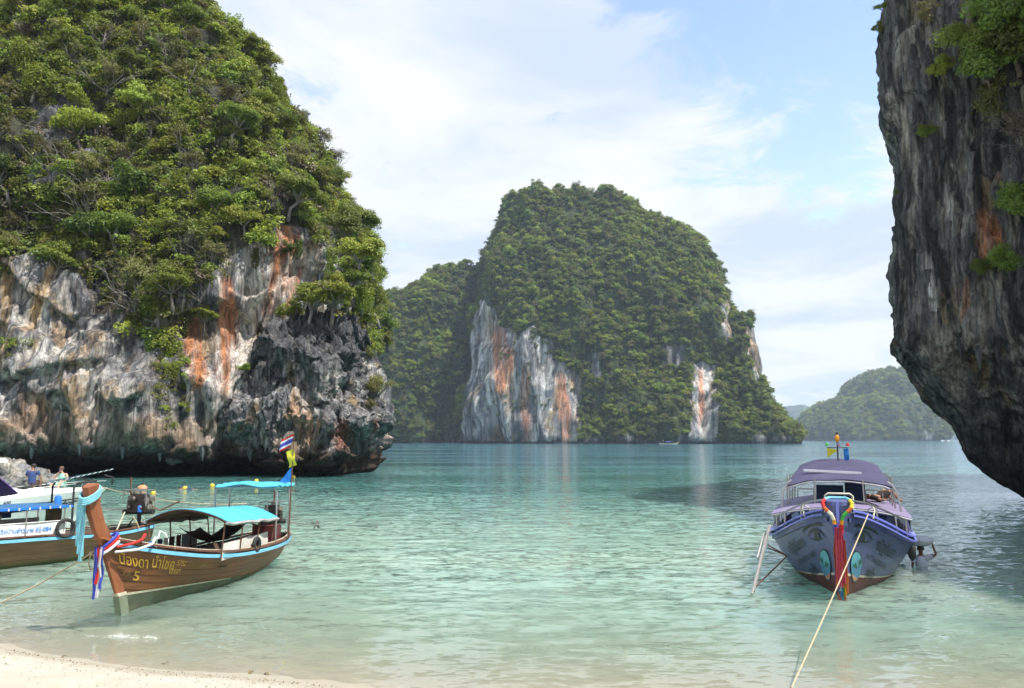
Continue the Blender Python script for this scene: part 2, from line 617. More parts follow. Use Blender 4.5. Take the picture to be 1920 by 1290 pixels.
# ================================================================== rock
def rock_material(name, bscale=1.0, bstr=0.9, wall=False):
    m, nt = new_mat(name)
    tcd = nd(nt, 'ShaderNodeTexCoord').outputs['Object']
    c = nd(nt, 'ShaderNodeAttribute', attribute_name='tint').outputs['Color']
    n1 = noise_out(nt, 0.9 * bscale, 8, 0.68, vec=tcd, stretch=(1, 1, 0.16 if wall else 0.35))
    f1 = nd(nt, 'ShaderNodeMapRange', {'Value': n1, 'From Min': 0.30, 'From Max': 0.70, 'To Min': 0.55, 'To Max': 1.45}).outputs[0]
    n2 = noise_out(nt, 3.4 * bscale, 6, 0.7, vec=tcd)
    f2 = nd(nt, 'ShaderNodeMapRange', {'Value': n2, 'From Min': 0.32, 'From Max': 0.70, 'To Min': 0.84 if wall else 0.72, 'To Max': 1.16 if wall else 1.28}).outputs[0]
    n3 = noise_out(nt, 2.6 * bscale, 5, 0.62, vec=tcd, stretch=(1, 1, 0.10), dist=0.6)
    f3 = nd(nt, 'ShaderNodeMapRange', {'Value': n3, 'From Min': 0.36, 'From Max': 0.62, 'To Min': 0.42, 'To Max': 1.40}).outputs[0]
    f = nd(nt, 'ShaderNodeMath', {0: f1, 1: f2}, operation='MULTIPLY').outputs[0]
    f = nd(nt, 'ShaderNodeMath', {0: f, 1: f3}, operation='MULTIPLY').outputs[0]
    n4 = noise_out(nt, 9.0 * bscale, 5, 0.75, vec=tcd, stretch=(1, 1, 0.6))
    v = nd(nt, 'ShaderNodeVectorMath', {0: c, 3: f}, operation='SCALE').outputs[0]
    p = nd(nt, 'ShaderNodeBsdfPrincipled', {'Base Color': v, 'Roughness': 0.88, 'Specular IOR Level': 0.25})
    h = nd(nt, 'ShaderNodeMath', {0: n2, 1: 0.25 if wall else 0.6, 2: n1}, operation='MULTIPLY_ADD').outputs[0]
    h = nd(nt, 'ShaderNodeMath', {0: n3, 1: 0.5, 2: h}, operation='MULTIPLY_ADD').outputs[0]
    h = nd(nt, 'ShaderNodeMath', {0: n4, 1: 0.22, 2: h}, operation='MULTIPLY_ADD').outputs[0]
    b = nd(nt, 'ShaderNodeBump', {'Height': h, 'Strength': bstr, 'Distance': 0.75 / bscale})
    nt.links.new(b.outputs[0], p.inputs['Normal'])
    nt.links.new(p.outputs[0], nd(nt, 'ShaderNodeOutputMaterial').inputs['Surface'])
    return m


ROCK = rock_material('limestone', 1.0)
ROCK_WALL = rock_material('limestone_wall', 1.0, 0.9, True)
ROCK_NEAR = rock_material('limestone_overhang', 1.8, 1.0, True)
ROCK_FAR = rock_material('limestone_island', 0.12, 0.8, True)

DARK, GREY, PALE = np.array((0.055, 0.055, 0.058)), np.array((0.20, 0.20, 0.20)), np.array((0.47, 0.43, 0.37))
ORANGE, OCHRE, BROWN, WHITE = np.array((0.47, 0.185, 0.075)), np.array((0.36, 0.225, 0.09)), np.array((0.14, 0.08, 0.045)), np.array((0.56, 0.54, 0.50))


def streaks(P, L, stretch=7.0, seed=0.0):
    """Vertical water streaks: noise thin across, long down the face; the lines wander."""
    wob = 0.5 * L * perlin(P[:, 0] / (4 * L) + seed, P[:, 1] / (4 * L), P[:, 2] / (5 * L))
    return fbm((P[:, 0] + wob) / L + seed, (P[:, 1] + wob) / L, P[:, 2] / (L * stretch) + seed, 4, 0.55)


def lerp3(a, b, t):
    return a * (1 - t[:, None]) + b * t[:, None]


def stroke_mask(px, py, pts, seed=0.0, ragged=0.35):
    """Soft vertical stain through picture points [(x, y, halfwidth), ...], top to bottom."""
    pts = np.asarray(pts, float)
    cx = np.interp(py, pts[:, 1], pts[:, 0]); hw = np.interp(py, pts[:, 1], pts[:, 2])
    n = perlin(px / 9.0 + seed, py / 60.0, seed) + 0.6 * perlin(px / 3.5 + seed, py / 40.0, seed + 3)
    d = np.abs(px - cx) / np.maximum(hw, 1) + ragged * n
    v = sstep(1.15, 0.55, d) * (0.45 + 0.55 * sstep(-0.35, 0.25, perlin(px / 5.0 + seed, py / 70.0, seed + 9)))
    top, bot = pts[0, 1], pts[-1, 1]
    return v * sstep(top - 12, top + 12, py + 10 * n) * sstep(bot + 14, bot - 14, py + 12 * n)


def rock_colors(P, L=1.6, seed=0.0, pale=0.0, dark=0.0, warm=0.0):
    s1 = streaks(P, L, 7, 3.1 + seed); s2 = streaks(P, L * 0.6, 9, 8.4 + seed); s3 = streaks(P, L * 1.8, 5, 14.7 + seed)
    c = np.tile(GREY, (len(P), 1))
    c = lerp3(c, PALE, sstep(0.05 - pale, 0.55 - pale, s1) * 0.85)
    c = lerp3(c, OCHRE, sstep(0.22 - warm, 0.65 - warm, s3) * 0.65)
    c = lerp3(c, DARK, sstep(0.10 - dark, 0.50 - dark, s2) * 0.85)
    c = lerp3(c, WHITE, sstep(0.50 - pale * 0.5, 0.75, -s2) * 0.6)
    return c


def catm(x, xp, fp):
    """Smooth monotone-ish interpolation of level tables."""
    x = np.asarray(x, float); xp = np.asarray(xp, float); fp = np.asarray(fp, float)
    k = np.clip(np.searchsorted(xp, x) - 1, 0, len(xp) - 2)
    h = np.diff(xp); dl = np.diff(fp) / h
    m = np.zeros(len(xp)); m[0] = dl[0]; m[-1] = dl[-1]
    for i in range(1, len(xp) - 1):
        m[i] = 0 if dl[i - 1] * dl[i] <= 0 else 2 * dl[i - 1] * dl[i] / (dl[i - 1] + dl[i])
    t = (x - xp[k]) / h[k]
    return (fp[k] * (1 + 2 * t) * (1 - t) ** 2 + m[k] * h[k] * t * (1 - t) ** 2 + fp[k + 1] * t * t * (3 - 2 * t) - m[k + 1] * h[k] * t * t * (1 - t))


def loft(rows, nu, nv, n=3.0, front_share=0.8, zpow=1.0):
    """rows: (z, xl, xr, yf, yb) from bottom to top. Returns grid (nu, nv, 3) and outward 2-D normals. u runs round the footprint."""
    rows = np.asarray(sorted(rows), float)
    zs = rows[0, 0] + (rows[-1, 0] - rows[0, 0]) * np.linspace(0, 1, nv) ** zpow
    xl, xr, yf, yb = [catm(zs, rows[:, 0], rows[:, k]) for k in (1, 2, 3, 4)]
    nf = int(nu * front_share)
    th = np.concatenate([np.linspace(-math.pi, 0, nf, endpoint=False), np.linspace(0, math.pi, nu - nf, endpoint=False)])
    c, s = np.cos(th)[:, None], np.sin(th)[:, None]
    e = 2.0 / n
    # even out the spacing along a boxy section
    k = 1.0 / (np.abs(c) ** n + np.abs(s) ** n) ** (1.0 / n)
    ux, uy = c * k, s * k
    X = (xl + xr) / 2 + (xr - xl) / 2 * ux
    Y = (yf + yb) / 2 + (yb - yf) / 2 * uy
    Z = np.broadcast_to(zs, X.shape)
    NX = np.sign(ux) * np.abs(ux) ** (n - 1) / ((xr - xl) / 2 + 1e-6)
    NY = np.sign(uy) * np.abs(uy) ** (n - 1) / ((yb - yf) / 2 + 1e-6)
    l = np.sqrt(NX ** 2 + NY ** 2) + 1e-9
    return np.stack([X, Y, Z], -1), NX / l, NY / l


def loft_mesh_parts(G):
    """Closed faces for a loft grid with a top cap point: returns V, F."""
    nu, nv = G.shape[:2]
    V = G.reshape(-1, 3)
    F = gridfaces(nu, nv, True)
    top = G[:, -1].mean(0); bi = len(V)
    V = np.vstack([V, top[None]])
    i = np.arange(nu); a = i * nv + nv - 1; b = ((i + 1) % nu) * nv + nv - 1
    cap = np.stack([a, b, np.full(nu, bi), np.full(nu, bi)], -1)
    return V, F, cap[:, :3]


def body_mesh(name, V, F4, F3):
    me = bpy.data.meshes.new(name)
    V = np.asarray(V, np.float32)
    me.vertices.add(len(V)); me.vertices.foreach_set('co', V.ravel())
    li = np.concatenate([F4.ravel(), F3.ravel()]).astype(np.int32)
    me.loops.add(len(li)); me.loops.foreach_set('vertex_index', li)
    n4, n3 = len(F4), len(F3)
    me.polygons.add(n4 + n3)
    st = np.concatenate([np.arange(n4) * 4, n4 * 4 + np.arange(n3) * 3]).astype(np.int32)
    me.polygons.foreach_set('loop_start', st)
    me.polygons.foreach_set('loop_total', np.concatenate([np.full(n4, 4), np.full(n3, 3)]).astype(np.int32))
    me.polygons.foreach_set('use_smooth', np.ones(n4 + n3, bool))
    me.update(calc_edges=True)
    return me


def face_data(V, F):
    a, b, c, d = V[F[:, 0]], V[F[:, 1]], V[F[:, 2]], V[F[:, 3]]
    n = np.cross(c - a, d - b)
    ar = np.linalg.norm(n, axis=1)
    return (a + b + c + d) / 4, n / (ar[:, None] + 1e-12), ar / 2


ROCKY = [[(-400, 490), (30, 478), (100, 496), (150, 486), (190, 525), (215, 600), (235, 640), (300, 655), (345, 620), (356, 560), (400, 520), (440, 496), (480, 470), (520, 440), (590, 450), (645, 462), (645, 610), (560, 610), (500, 640), (430, 760), (430, 1000), (-400, 1000)],
         [(84, 190), (112, 165), (140, 220), (152, 290), (140, 315), (100, 305), (78, 250)], [(508, 398), (552, 392), (548, 442), (512, 446)]]


# ------------------------------------------------------------------ the near headland on the left
def lv(py, pxr, Yr, yf, yb, xl=-92.0):
    p = at(pxr, py, Yr)
    return (p.z, xl, p.x, yf, yb)


rows = [lv(920, 560, 97, 96, 150), lv(893, 560, 97, 95, 150), lv(874, 570, 97, 90.5, 150), lv(858, 590, 96, 85.6, 150), lv(830, 600, 95, 84.0, 150),
        lv(770, 604, 95, 84.6, 150), lv(700, 610, 95, 86.0, 150), lv(600, 596, 95, 87.6, 152), lv(500, 600, 95, 87.4, 152), lv(465, 602, 95, 87.6, 152),
        lv(400, 588, 98, 88.5, 155), lv(300, 552, 101, 93, 155), lv(200, 500, 105, 98, 155), lv(100, 445, 109, 103, 155), lv(0, 350, 113, 107.5, 155),
        lv(-120, 220, 120, 114, 155), lv(-230, 60, 128, 124, 155)]
G, NX, NY = loft(rows, 700, 400, 5.0, 0.88, 1.25)
# only the stretch near the view needs fine columns: slide columns towards it
P = G.reshape(-1, 3)
nx, ny = NX.ravel(), NY.ravel()
low = sstep(30, 20, P[:, 2])
d = 3.4 * fbm(P[:, 0] / 17, P[:, 1] / 17, P[:, 2] / 22 + 3, 3)
rid = lambda L, zs, o: 1 - 2 * np.abs(perlin(P[:, 0] / L + o, P[:, 1] / L, P[:, 2] / zs + o))
d += low * (1.7 * fbm(P[:, 0] / 4.2, P[:, 1] / 4.2, P[:, 2] / 13, 3) + 0.85 * rid(2.6, 12, 3.0) + 0.45 * rid(1.15, 9, 7.0) + 0.10 * rid(0.9, 2.4, 1.0) + 0.22 * rid(0.5, 5.0, 2.0))
blk = perlin(P[:, 0] / 5.5, P[:, 1] / 5.5, P[:, 2] / 4.5 + 8)
d += low * 1.3 * sstep(0.02, 0.12, blk) + (0.26 + 0.3 * sstep(9, 5, P[:, 2])) * fbm(P[:, 0] / 1.6, P[:, 1] / 1.6, P[:, 2] / 2.8, 4, 0.6)
d += (1 - low) * 2.0 * fbm(P[:, 0] / 6, P[:, 1] / 6, P[:, 2] / 6, 3)
# recess between the wall and the outcrop, a deep cave line at the foot
d -= 1.6 * np.exp(-((P[:, 0] + 30.5) / 3.0) ** 2) * sstep(24, 12, P[:, 2]) * (ny < 0)
d += 2.6 * np.exp(-((P[:, 0] + 52) / 9) ** 2) * sstep(2, 6, P[:, 2]) * sstep(14, 7, P[:, 2]) * (ny < 0)
foot = np.exp(-((P[:, 2] - 0.1) / 1.7) ** 2)
d -= foot * (2.6 + 2.0 * perlin(P[:, 0] / 5, 3.3, 1.0))
P[:, 0] += nx * d; P[:, 1] += ny * d
P[:, 2] += 0.35 * fbm(P[:, 0] / 2, P[:, 1] / 2, P[:, 2] / 2, 2) * sstep(1, 3, P[:, 2])
V, F4, F3 = loft_mesh_parts(P.reshape(G.shape))
LEFT_V, LEFT_F = V, F4
px, py = proj(V)
c = rock_colors(V, 1.5, 0.0, 0.14, 0.10, 0.10)
front = V[:, 1] < 100
for pts, col, k in [
        ([(362, 590, 10), (360, 640, 20), (372, 700, 22), (370, 730, 12)], ORANGE, 0.95),
        ([(425, 520, 10), (428, 600, 22), (425, 680, 20), (420, 740, 14)], ORANGE * 1.1, 0.85),
        ([(530, 395, 12), (540, 450, 26), (530, 520, 24), (505, 590, 16)], ORANGE, 0.85),
        ([(470, 470, 16), (475, 540, 18), (450, 620, 12)], PALE * 1.05, 0.8),
        ([(590, 470, 16), (560, 560, 16), (520, 620, 10)], PALE, 0.7),
        ([(575, 470, 5), (545, 560, 6), (520, 610, 4)], ORANGE, 0.8),
        ([(105, 490, 10), (80, 540, 14), (60, 610, 10)], OCHRE * 1.15, 0.9),
        ([(15, 500, 12), (12, 560, 12), (6, 620, 8)], OCHRE, 0.8),
        ([(85, 560, 8), (80, 640, 12), (70, 720, 14)], WHITE, 0.6),
        ([(408, 620, 5), (412, 720, 7), (405, 830, 16)], WHITE, 0.85),
        ([(440, 640, 8), (438, 740, 14), (420, 830, 12)], WHITE * 0.9, 0.85), ([(480, 520, 16), (470, 600, 22), (448, 700, 16), (435, 800, 10)], PALE * 1.15, 0.85), ([(560, 480, 24), (520, 560, 22), (500, 620, 12)], PALE * 1.1, 0.7),
        ([(60, 740, 30), (70, 775, 40), (60, 800, 30)], np.array((0.46, 0.29, 0.18)), 0.7),
        ([(200, 720, 18), (215, 780, 30), (220, 840, 20)], PALE * 0.9, 0.5),
        ([(318, 650, 20), (330, 760, 26), (330, 870, 30)], DARK, 0.75),
        ([(170, 500, 18), (175, 600, 20), (150, 680, 16)], DARK, 0.6),
        ([(250, 640, 20), (275, 700, 24), (275, 800, 16)], DARK, 0.6),
        ([(395, 500, 12), (392, 590, 9), (396, 700, 8)], DARK, 0.7)]:
    c = lerp3(c, np.tile(col, (len(c), 1)), k * stroke_mask(px, py, pts, col[0] * 50 + pts[0][0]) * front)
base = sstep(870, 800, py) * 0
c = lerp3(c, np.tile(np.array((0.30, 0.21, 0.14)), (len(c), 1)), 0.6 * sstep(770, 800, py + 20 * perlin(px / 30, py / 30, 1)) * sstep(850, 820, py))
c = lerp3(c, np.tile(np.array((.055, .034, .023)), (len(c), 1)), sstep(4.2, 1.8, V[:, 2] + 0.9 * perlin(V[:, 0] / 2, V[:, 1] / 2, 0.0)))  # brown algae foot, darkened and reddened to offset teal light bounced into the undercut
up = (V[:, 2] > 22) & ~inside(px, py + 20, ROCKY[0])
slab = inside(px, py, [(60, 140), (180, 140), (190, 345), (50, 345)])
c = np.where((up & ~slab)[:, None], np.array((0.05, 0.052, 0.032)), np.where((up & slab)[:, None], np.array((0.13, 0.13, 0.135)), c))
me = body_mesh('cliff_left', V, F4, F3)
color_attr(me, 'tint', c)
cliff_left = tag(link('cliff_left', me, ROCK_WALL), 'tall limestone headland with streaked bare face and jungle on top', kind='structure')

# ------------------------------------------------------------------ the undercut outcrop in front of it
def lw(py, pxl, pxr, Yr, yf, yb):
    a, b = at(pxl, py, Yr), at(pxr, py, Yr)
    return (b.z, a.x, b.x, yf, yb)


rows = [lw(925, 528, 652, 92, 89, 101), lw(893, 524, 656, 92, 88.5, 101), lw(880, 512, 668, 92, 87.2, 102), lw(868, 492, 662, 91, 85.4, 103), lw(850, 462, 674, 91, 83.6, 104),
        lw(820, 452, 682, 90, 83.1, 105), lw(778, 452, 686, 90, 83.4, 105), lw(765, 454, 670, 90, 83.7, 105), lw(740, 458, 648, 90, 84.3, 105), lw(700, 468, 646, 91, 85.0, 105),
        lw(650, 492, 648, 91, 85.8, 104), lw(625, 514, 646, 91, 86.8, 104), lw(606, 540, 642, 91, 88.4, 103), lw(596, 560, 628, 92, 90, 101)]
G, NX, NY = loft(rows, 400, 230, 2.9, 0.8)
P = G.reshape(-1, 3)
nx, ny = NX.ravel(), NY.ravel()
rid = lambda L, zs, o: 1 - 2 * np.abs(perlin(P[:, 0] / L + o, P[:, 1] / L, P[:, 2] / zs + o))
d = 1.5 * fbm(P[:, 0] / 5.5, P[:, 1] / 5.5, P[:, 2] / 6, 2)
blk = perlin(P[:, 0] / 4.0 + 3, P[:, 1] / 4.0, P[:, 2] / 5.0) + 0.35 * perlin(P[:, 0] / 1.3, P[:, 1] / 1.3, P[:, 2] / 1.6)
d += 1.1 * sstep(-0.05, 0.10, blk) + 0.9 * sstep(0.25, 0.36, blk) - 0.8
d += 0.55 * rid(2.2, 6.0, 1.0) + 0.30 * rid(0.8, 2.6, 4.0) + 0.42 * fbm(P[:, 0] / 1.0, P[:, 1] / 1.0, P[:, 2] / 1.4, 4, 0.62)
d *= sstep(-1.5, 2.0, P[:, 2]) * 0.75 + 0.25
P[:, 0] += nx * d; P[:, 1] += ny * d
topm = sstep(13, 17, P[:, 2])
P[:, 2] += (0.45 + 0.9 * topm) * fbm(P[:, 0] / 1.2, P[:, 1] / 1.2, P[:, 2] / 1.6, 3, 0.6) * sstep(0.8, 2.5, P[:, 2])
V, F4, F3 = loft_mesh_parts(P.reshape(G.shape))
OUT_V, OUT_F = V, F4
px, py = proj(V)
c = rock_colors(V, 1.1, 5.0, -0.08, 0.06, -0.2) * 0.88
for pts, col, k in [
        ([(560, 720, 10), (568, 770, 22), (575, 800, 26), (570, 830, 16)], np.array((0.44, 0.27, 0.17)), 0.8),
        ([(545, 810, 26), (560, 840, 60), (580, 862, 40)], np.array((0.42, 0.31, 0.2)), 0.75),
        ([(640, 790, 16), (640, 815, 30), (650, 850, 22)], np.array((0.25, 0.085, 0.045)), 0.8),
        ([(708, 785, 6), (706, 815, 12), (700, 850, 8)], np.array((0.25, 0.085, 0.045)), 0.7),
        ([(560, 690, 8), (566, 740, 12), (570, 770, 8)], WHITE * 0.9, 0.7),
        ([(690, 775, 8), (688, 800, 8), (690, 830, 6)], WHITE * 0.9, 0.6)]:
    c = lerp3(c, np.tile(col, (len(c), 1)), k * stroke_mask(px, py, pts, col[0] * 40 + pts[0][0]) * (V[:, 1] < 92))
c = lerp3(c, np.tile(DARK * 1.3, (len(c), 1)), 0.75 * sstep(9.5, 14, V[:, 2] + 2 * perlin(V[:, 0] / 3, V[:, 2] / 3, 5)))
c = lerp3(c, np.tile(np.array((.055, .034, .023)), (len(c), 1)), sstep(4.0, 1.6, V[:, 2] + 0.9 * perlin(V[:, 0] / 1.6, V[:, 1] / 1.6, 0.0)))  # algae band again; the undercut's darkness is put into the rock colour
me = body_mesh('rock_outcrop', V, F4, F3)
color_attr(me, 'tint', c)
outcrop = tag(link('rock_outcrop', me, ROCK), 'dark jagged undercut rock mass at the tip of the left headland', kind='structure')

# ------------------------------------------------------------------ the overhanging cliff on the right
plan = np.array([(22.0, 46.0), (24.2, 43.0), (27.6, 39.6), (30.5, 36.0), (31.5, 30), (31, 23), (30, 14), (33, 2), (60, -22), (120, -22), (125, 40), (110, 86), (70, 78), (40, 65), (27, 54)])
nu, nv = 520, 380
seg = np.linalg.norm(np.roll(plan, -1, 0) - plan, axis=1)
wts = np.array([9, 9, 8, 5, 2, 2, 2, 1, 1, 1, 1, 1, 2, 3, 6.0]); cw = np.concatenate([[0], np.cumsum(wts)]) / wts.sum()
tt = np.linspace(0, 1, nu, endpoint=False)
pc = np.vstack([plan[-2:], plan, plan[:3]])


def cr(t):
    k = np.searchsorted(cw, t, side='right') - 1
    f = (t - cw[k]) / (cw[k + 1] - cw[k])
    p0, p1, p2, p3 = pc[k + 1], pc[k + 2], pc[k + 3], pc[k + 4]
    f = f[:, None]
    return 0.5 * ((2 * p1) + (p2 - p0) * f + (2 * p0 - 5 * p1 + 4 * p2 - p3) * f ** 2 + (-p0 + 3 * p1 - 3 * p2 + p3) * f ** 3)


foot2 = cr(tt)
nxt = np.roll(foot2, -1, 0) - np.roll(foot2, 1, 0)
nrm = np.stack([-nxt[:, 1], nxt[:, 0]], -1); nrm /= np.linalg.norm(nrm, axis=1)[:, None]
if (nrm[0] * (foot2.mean(0) - foot2[0])).sum() > 0:
    nrm = -nrm
# silhouette of the far corner, read bottom to top: (px, py, distance)
sil = [(1945, 990, 46.5), (1915, 946, 47.8), (1880, 900, 48), (1842, 850, 48), (1808, 790, 47.6), (1752, 730, 47), (1708, 678, 46.5), (1692, 650, 46.2), (1699, 600, 46), (1697, 500, 46),
       (1693, 400, 46), (1696, 270, 46), (1683, 238, 46), (1663, 185, 46), (1661, 80, 46), (1662, 0, 46), (1667, -30, 46.2), (1690, -60, 48.5), (1740, -75, 52)]
sp = np.array([tuple(at(*s)) for s in sil])
zt = np.linspace(sp[0, 2], sp[-1, 2], nv)
sx, sy = np.interp(zt, sp[:, 2], sp[:, 0]), np.interp(zt, sp[:, 2], sp[:, 1])
ref = np.array((22.0, 46.0))
w = np.where(foot2[:, 1] > 45.5, 1.0, np.exp(-(np.linalg.norm(foot2 - ref, axis=1) / 13.0) ** 2))[:, None]
lowtop = np.interp(foot2[:, 1], [-25, 5, 14, 22, 31, 38, 43, 50], [1.05, 1.12, 1.10, 1.08, 1.25, 1.22, 1.0, 1.0])[:, None]  # crest of the unseen near wall, height set for where its shadow falls
back = np.interp(zt, [-2, 10, 28, 33, 38], [0, 0, 0, 1, 3])
X = foot2[:, :1] + w * (sx - ref[0]) + 0 * zt
Y = foot2[:, 1:] + w * (sy - ref[1]) + 0 * zt
cen = np.array((75.0, 30.0))
X += (1 - w) * (cen[0] - foot2[:, :1]) / 50 * back; Y += (1 - w) * (cen[1] - foot2[:, 1:]) / 50 * back
Z = zt * lowtop + 0 * X
P = np.stack([X, Y, Z], -1).reshape(-1, 3)
nx = np.repeat(nrm[:, 0], nv); ny = np.repeat(nrm[:, 1], nv)
cor = np.repeat(np.exp(-(np.linalg.norm(foot2 - ref, axis=1) / 7.5) ** 2), nv)
d = (1 - 0.88 * cor) * (0.9 * fbm(P[:, 0] / 6, P[:, 1] / 6, P[:, 2] / 9, 3)
                        + 1.1 * np.abs(perlin(P[:, 0] / 1.5, P[:, 1] / 1.5, P[:, 2] / 9 + 2)) * sstep(7, 11, P[:, 2])
                        + 0.5 * fbm(P[:, 0] / 3, P[:, 1] / 3, P[:, 2] / 12, 3))
d += (1 - 0.4 * cor) * (0.32 * fbm(P[:, 0] / 0.9, P[:, 1] / 0.9, P[:, 2] / 1.7, 4, 0.6) + 0.30 * perlin(P[:, 0] / 0.7, P[:, 1] / 0.7, P[:, 2] / 4) + 0.28 * sstep(0.0, 0.12, perlin(P[:, 0] / 1.4 + 6, P[:, 1] / 1.4, P[:, 2] / 2.6)) + 0.16 * (1 - 2 * np.abs(perlin(P[:, 0] / 0.4, P[:, 1] / 0.4, P[:, 2] / 1.6))))
d -= 1.2 * np.exp(-(P[:, 2] / 1.2) ** 2)
P[:, 0] += nx * d; P[:, 1] += ny * d
P[:, 2] += 0.5 * perlin(P[:, 0] / 1.2, P[:, 1] / 1.2, 4.4) * sstep(3, 6, P[:, 2])
V, F4, F3 = loft_mesh_parts(P.reshape(nu, nv, 3))
RIGHT_V, RIGHT_F = V, F4
px, py = proj(V)
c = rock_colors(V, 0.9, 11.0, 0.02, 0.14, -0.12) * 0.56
for pts, col, k in [
        ([(1850, 400, 20), (1860, 450, 26), (1850, 500, 14)], ORANGE, 0.8),
        ([(1812, 530, 5), (1812, 570, 7), (1800, 600, 5)], ORANGE, 0.6),
        ([(1740, 480, 6), (1745, 520, 9), (1752, 590, 8)], WHITE, 0.85),
        ([(1775, 340, 6), (1780, 390, 8), (1785, 440, 6)], WHITE, 0.7),
        ([(1670, 170, 8), (1675, 210, 10), (1680, 240, 6)], PALE, 0.7),
        ([(1692, 200, 8), (1696, 240, 8), (1705, 310, 6)], PALE, 0.7),
        ([(1750, 610, 30), (1770, 680, 40), (1810, 760, 20)], PALE * 0.8, 0.6),
        ([(1690, 330, 16), (1690, 450, 18), (1695, 600, 20)], DARK, 0.75),
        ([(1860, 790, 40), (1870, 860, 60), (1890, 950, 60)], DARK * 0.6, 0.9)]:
    c = lerp3(c, np.tile(col, (len(c), 1)), k * stroke_mask(px, py, pts, col[0] * 30 + pts[0][0]))
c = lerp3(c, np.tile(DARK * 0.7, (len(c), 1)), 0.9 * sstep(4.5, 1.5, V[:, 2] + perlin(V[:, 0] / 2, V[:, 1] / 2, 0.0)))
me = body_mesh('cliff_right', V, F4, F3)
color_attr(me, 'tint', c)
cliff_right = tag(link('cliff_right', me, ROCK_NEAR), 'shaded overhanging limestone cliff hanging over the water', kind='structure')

# ------------------------------------------------------------------ the wooded islands
def island(name, lobes, label, amp, mat, Lr, bare=()):
    Vs, F4s, F3s, base = [], [], [], 0
    for rows, n, nu, nv in lobes:
        G, NX, NY = loft(rows, nu, nv, n, 0.72)
        P = G.reshape(-1, 3).copy()
        nx, ny = NX.ravel(), NY.ravel()
        d = amp * (2.3 * fbm(P[:, 0] / (9 * amp), P[:, 1] / (9 * amp), P[:, 2] / (14 * amp), 3) + 0.9 * (1 - 2 * np.abs(perlin(P[:, 0] / (5 * amp) + 3, P[:, 1] / (5 * amp), P[:, 2] / (16 * amp)))) + 0.5 * fbm(P[:, 0] / (2.4 * amp), P[:, 1] / (2.4 * amp), P[:, 2] / (7 * amp), 3))
        d *= 0.35 + 0.65 * sstep(P[:, 2].max(), P[:, 2].max() * 0.6, P[:, 2])
        d -= 0.5 * amp * np.exp(-(P[:, 2] / (0.7 * amp)) ** 2)
        P[:, 0] += nx * d; P[:, 1] += ny * d
        P[:, 2] += 0.8 * amp * fbm(P[:, 0] / (4 * amp), P[:, 1] / (4 * amp), 7.0, 2) * sstep(2 * amp, 10 * amp, P[:, 2])
        V, F4, F3 = loft_mesh_parts(P.reshape(G.shape))
        Vs.append(V); F4s.append(F4 + base); F3s.append(F3 + base); base += len(V)
    V, F4, F3 = np.vstack(Vs), np.vstack(F4s), np.vstack(F3s)
    px, py = proj(V)
    isb = np.zeros(len(V), bool)
    jx, jy = 9 * perlin(V[:, 0] / 14, V[:, 1] / 14, V[:, 2] / 14), 12 * perlin(V[:, 0] / 11 + 7, V[:, 1] / 11, V[:, 2] / 11)
    for poly in bare:
        isb |= inside(px + jx, py + jy, poly)
    c = rock_colors(V, Lr, 21.0, 0.12, 0.02, 0.06)
    if name == 'island':
        c = c * np.array((0.95, 0.98, 1.02))
        for pts, col, k in [
                ([(935, 610, 10), (942, 690, 26), (935, 740, 16)], ORANGE, 0.8),
                ([(1020, 650, 6), (1018, 700, 9), (1020, 790, 8)], WHITE, 0.8),
                ([(1050, 700, 10), (1060, 770, 14), (1062, 825, 8)], ORANGE, 0.7),
                ([(985, 690, 8), (985, 760, 10), (990, 828, 12)], ORANGE * 0.8, 0.6),
                ([(905, 560, 7), (915, 660, 10), (925, 780, 10)], WHITE * 0.9, 0.7),
                ([(955, 700, 5), (965, 760, 9), (972, 828, 10)], DARK, 0.8),
                ([(1322, 690, 10), (1320, 760, 14), (1324, 828, 10)], WHITE, 0.9),
                ([(1314, 690, 5), (1316, 760, 7), (1312, 800, 5)], ORANGE, 0.8),
                ([(930, 800, 20), (935, 815, 20), (935, 830, 20)], DARK, 0.5),
                ([(1265, 635, 26), (1265, 670, 34), (1262, 700, 26)], DARK, 0.9)]:
            c = lerp3(c, np.tile(col, (len(c), 1)), k * stroke_mask(px, py, pts, col[0] * 30 + pts[0][0], 0.3))
    edge_ = (1.0 + 8.0 * sstep(-0.35, 0.75, fbm(V[:, 0] / 26, V[:, 1] / 26, 3.0, 3)))[:, None]
    c = np.where(isb[:, None], c, np.where(V[:, 2:3] < edge_, c * 0.55, np.array((0.040, 0.056, 0.022))))
    c = lerp3(c, np.tile(DARK * 0.8, (len(c), 1)), sstep(3.4, 1.8, V[:, 2] + 1.0 * perlin(V[:, 0] / 8, V[:, 1] / 8, 0.0)))
    me = body_mesh(name, V, F4, F3)
    color_attr(me, 'tint', c)
    o = tag(link(name, me, mat), label, kind='structure')
    return o, V, F4


def lz(tbl):
    """(py, pxl, pxr, Y of the outline, yf, yb) -> loft rows."""
    return [lw(*t) for t in tbl]


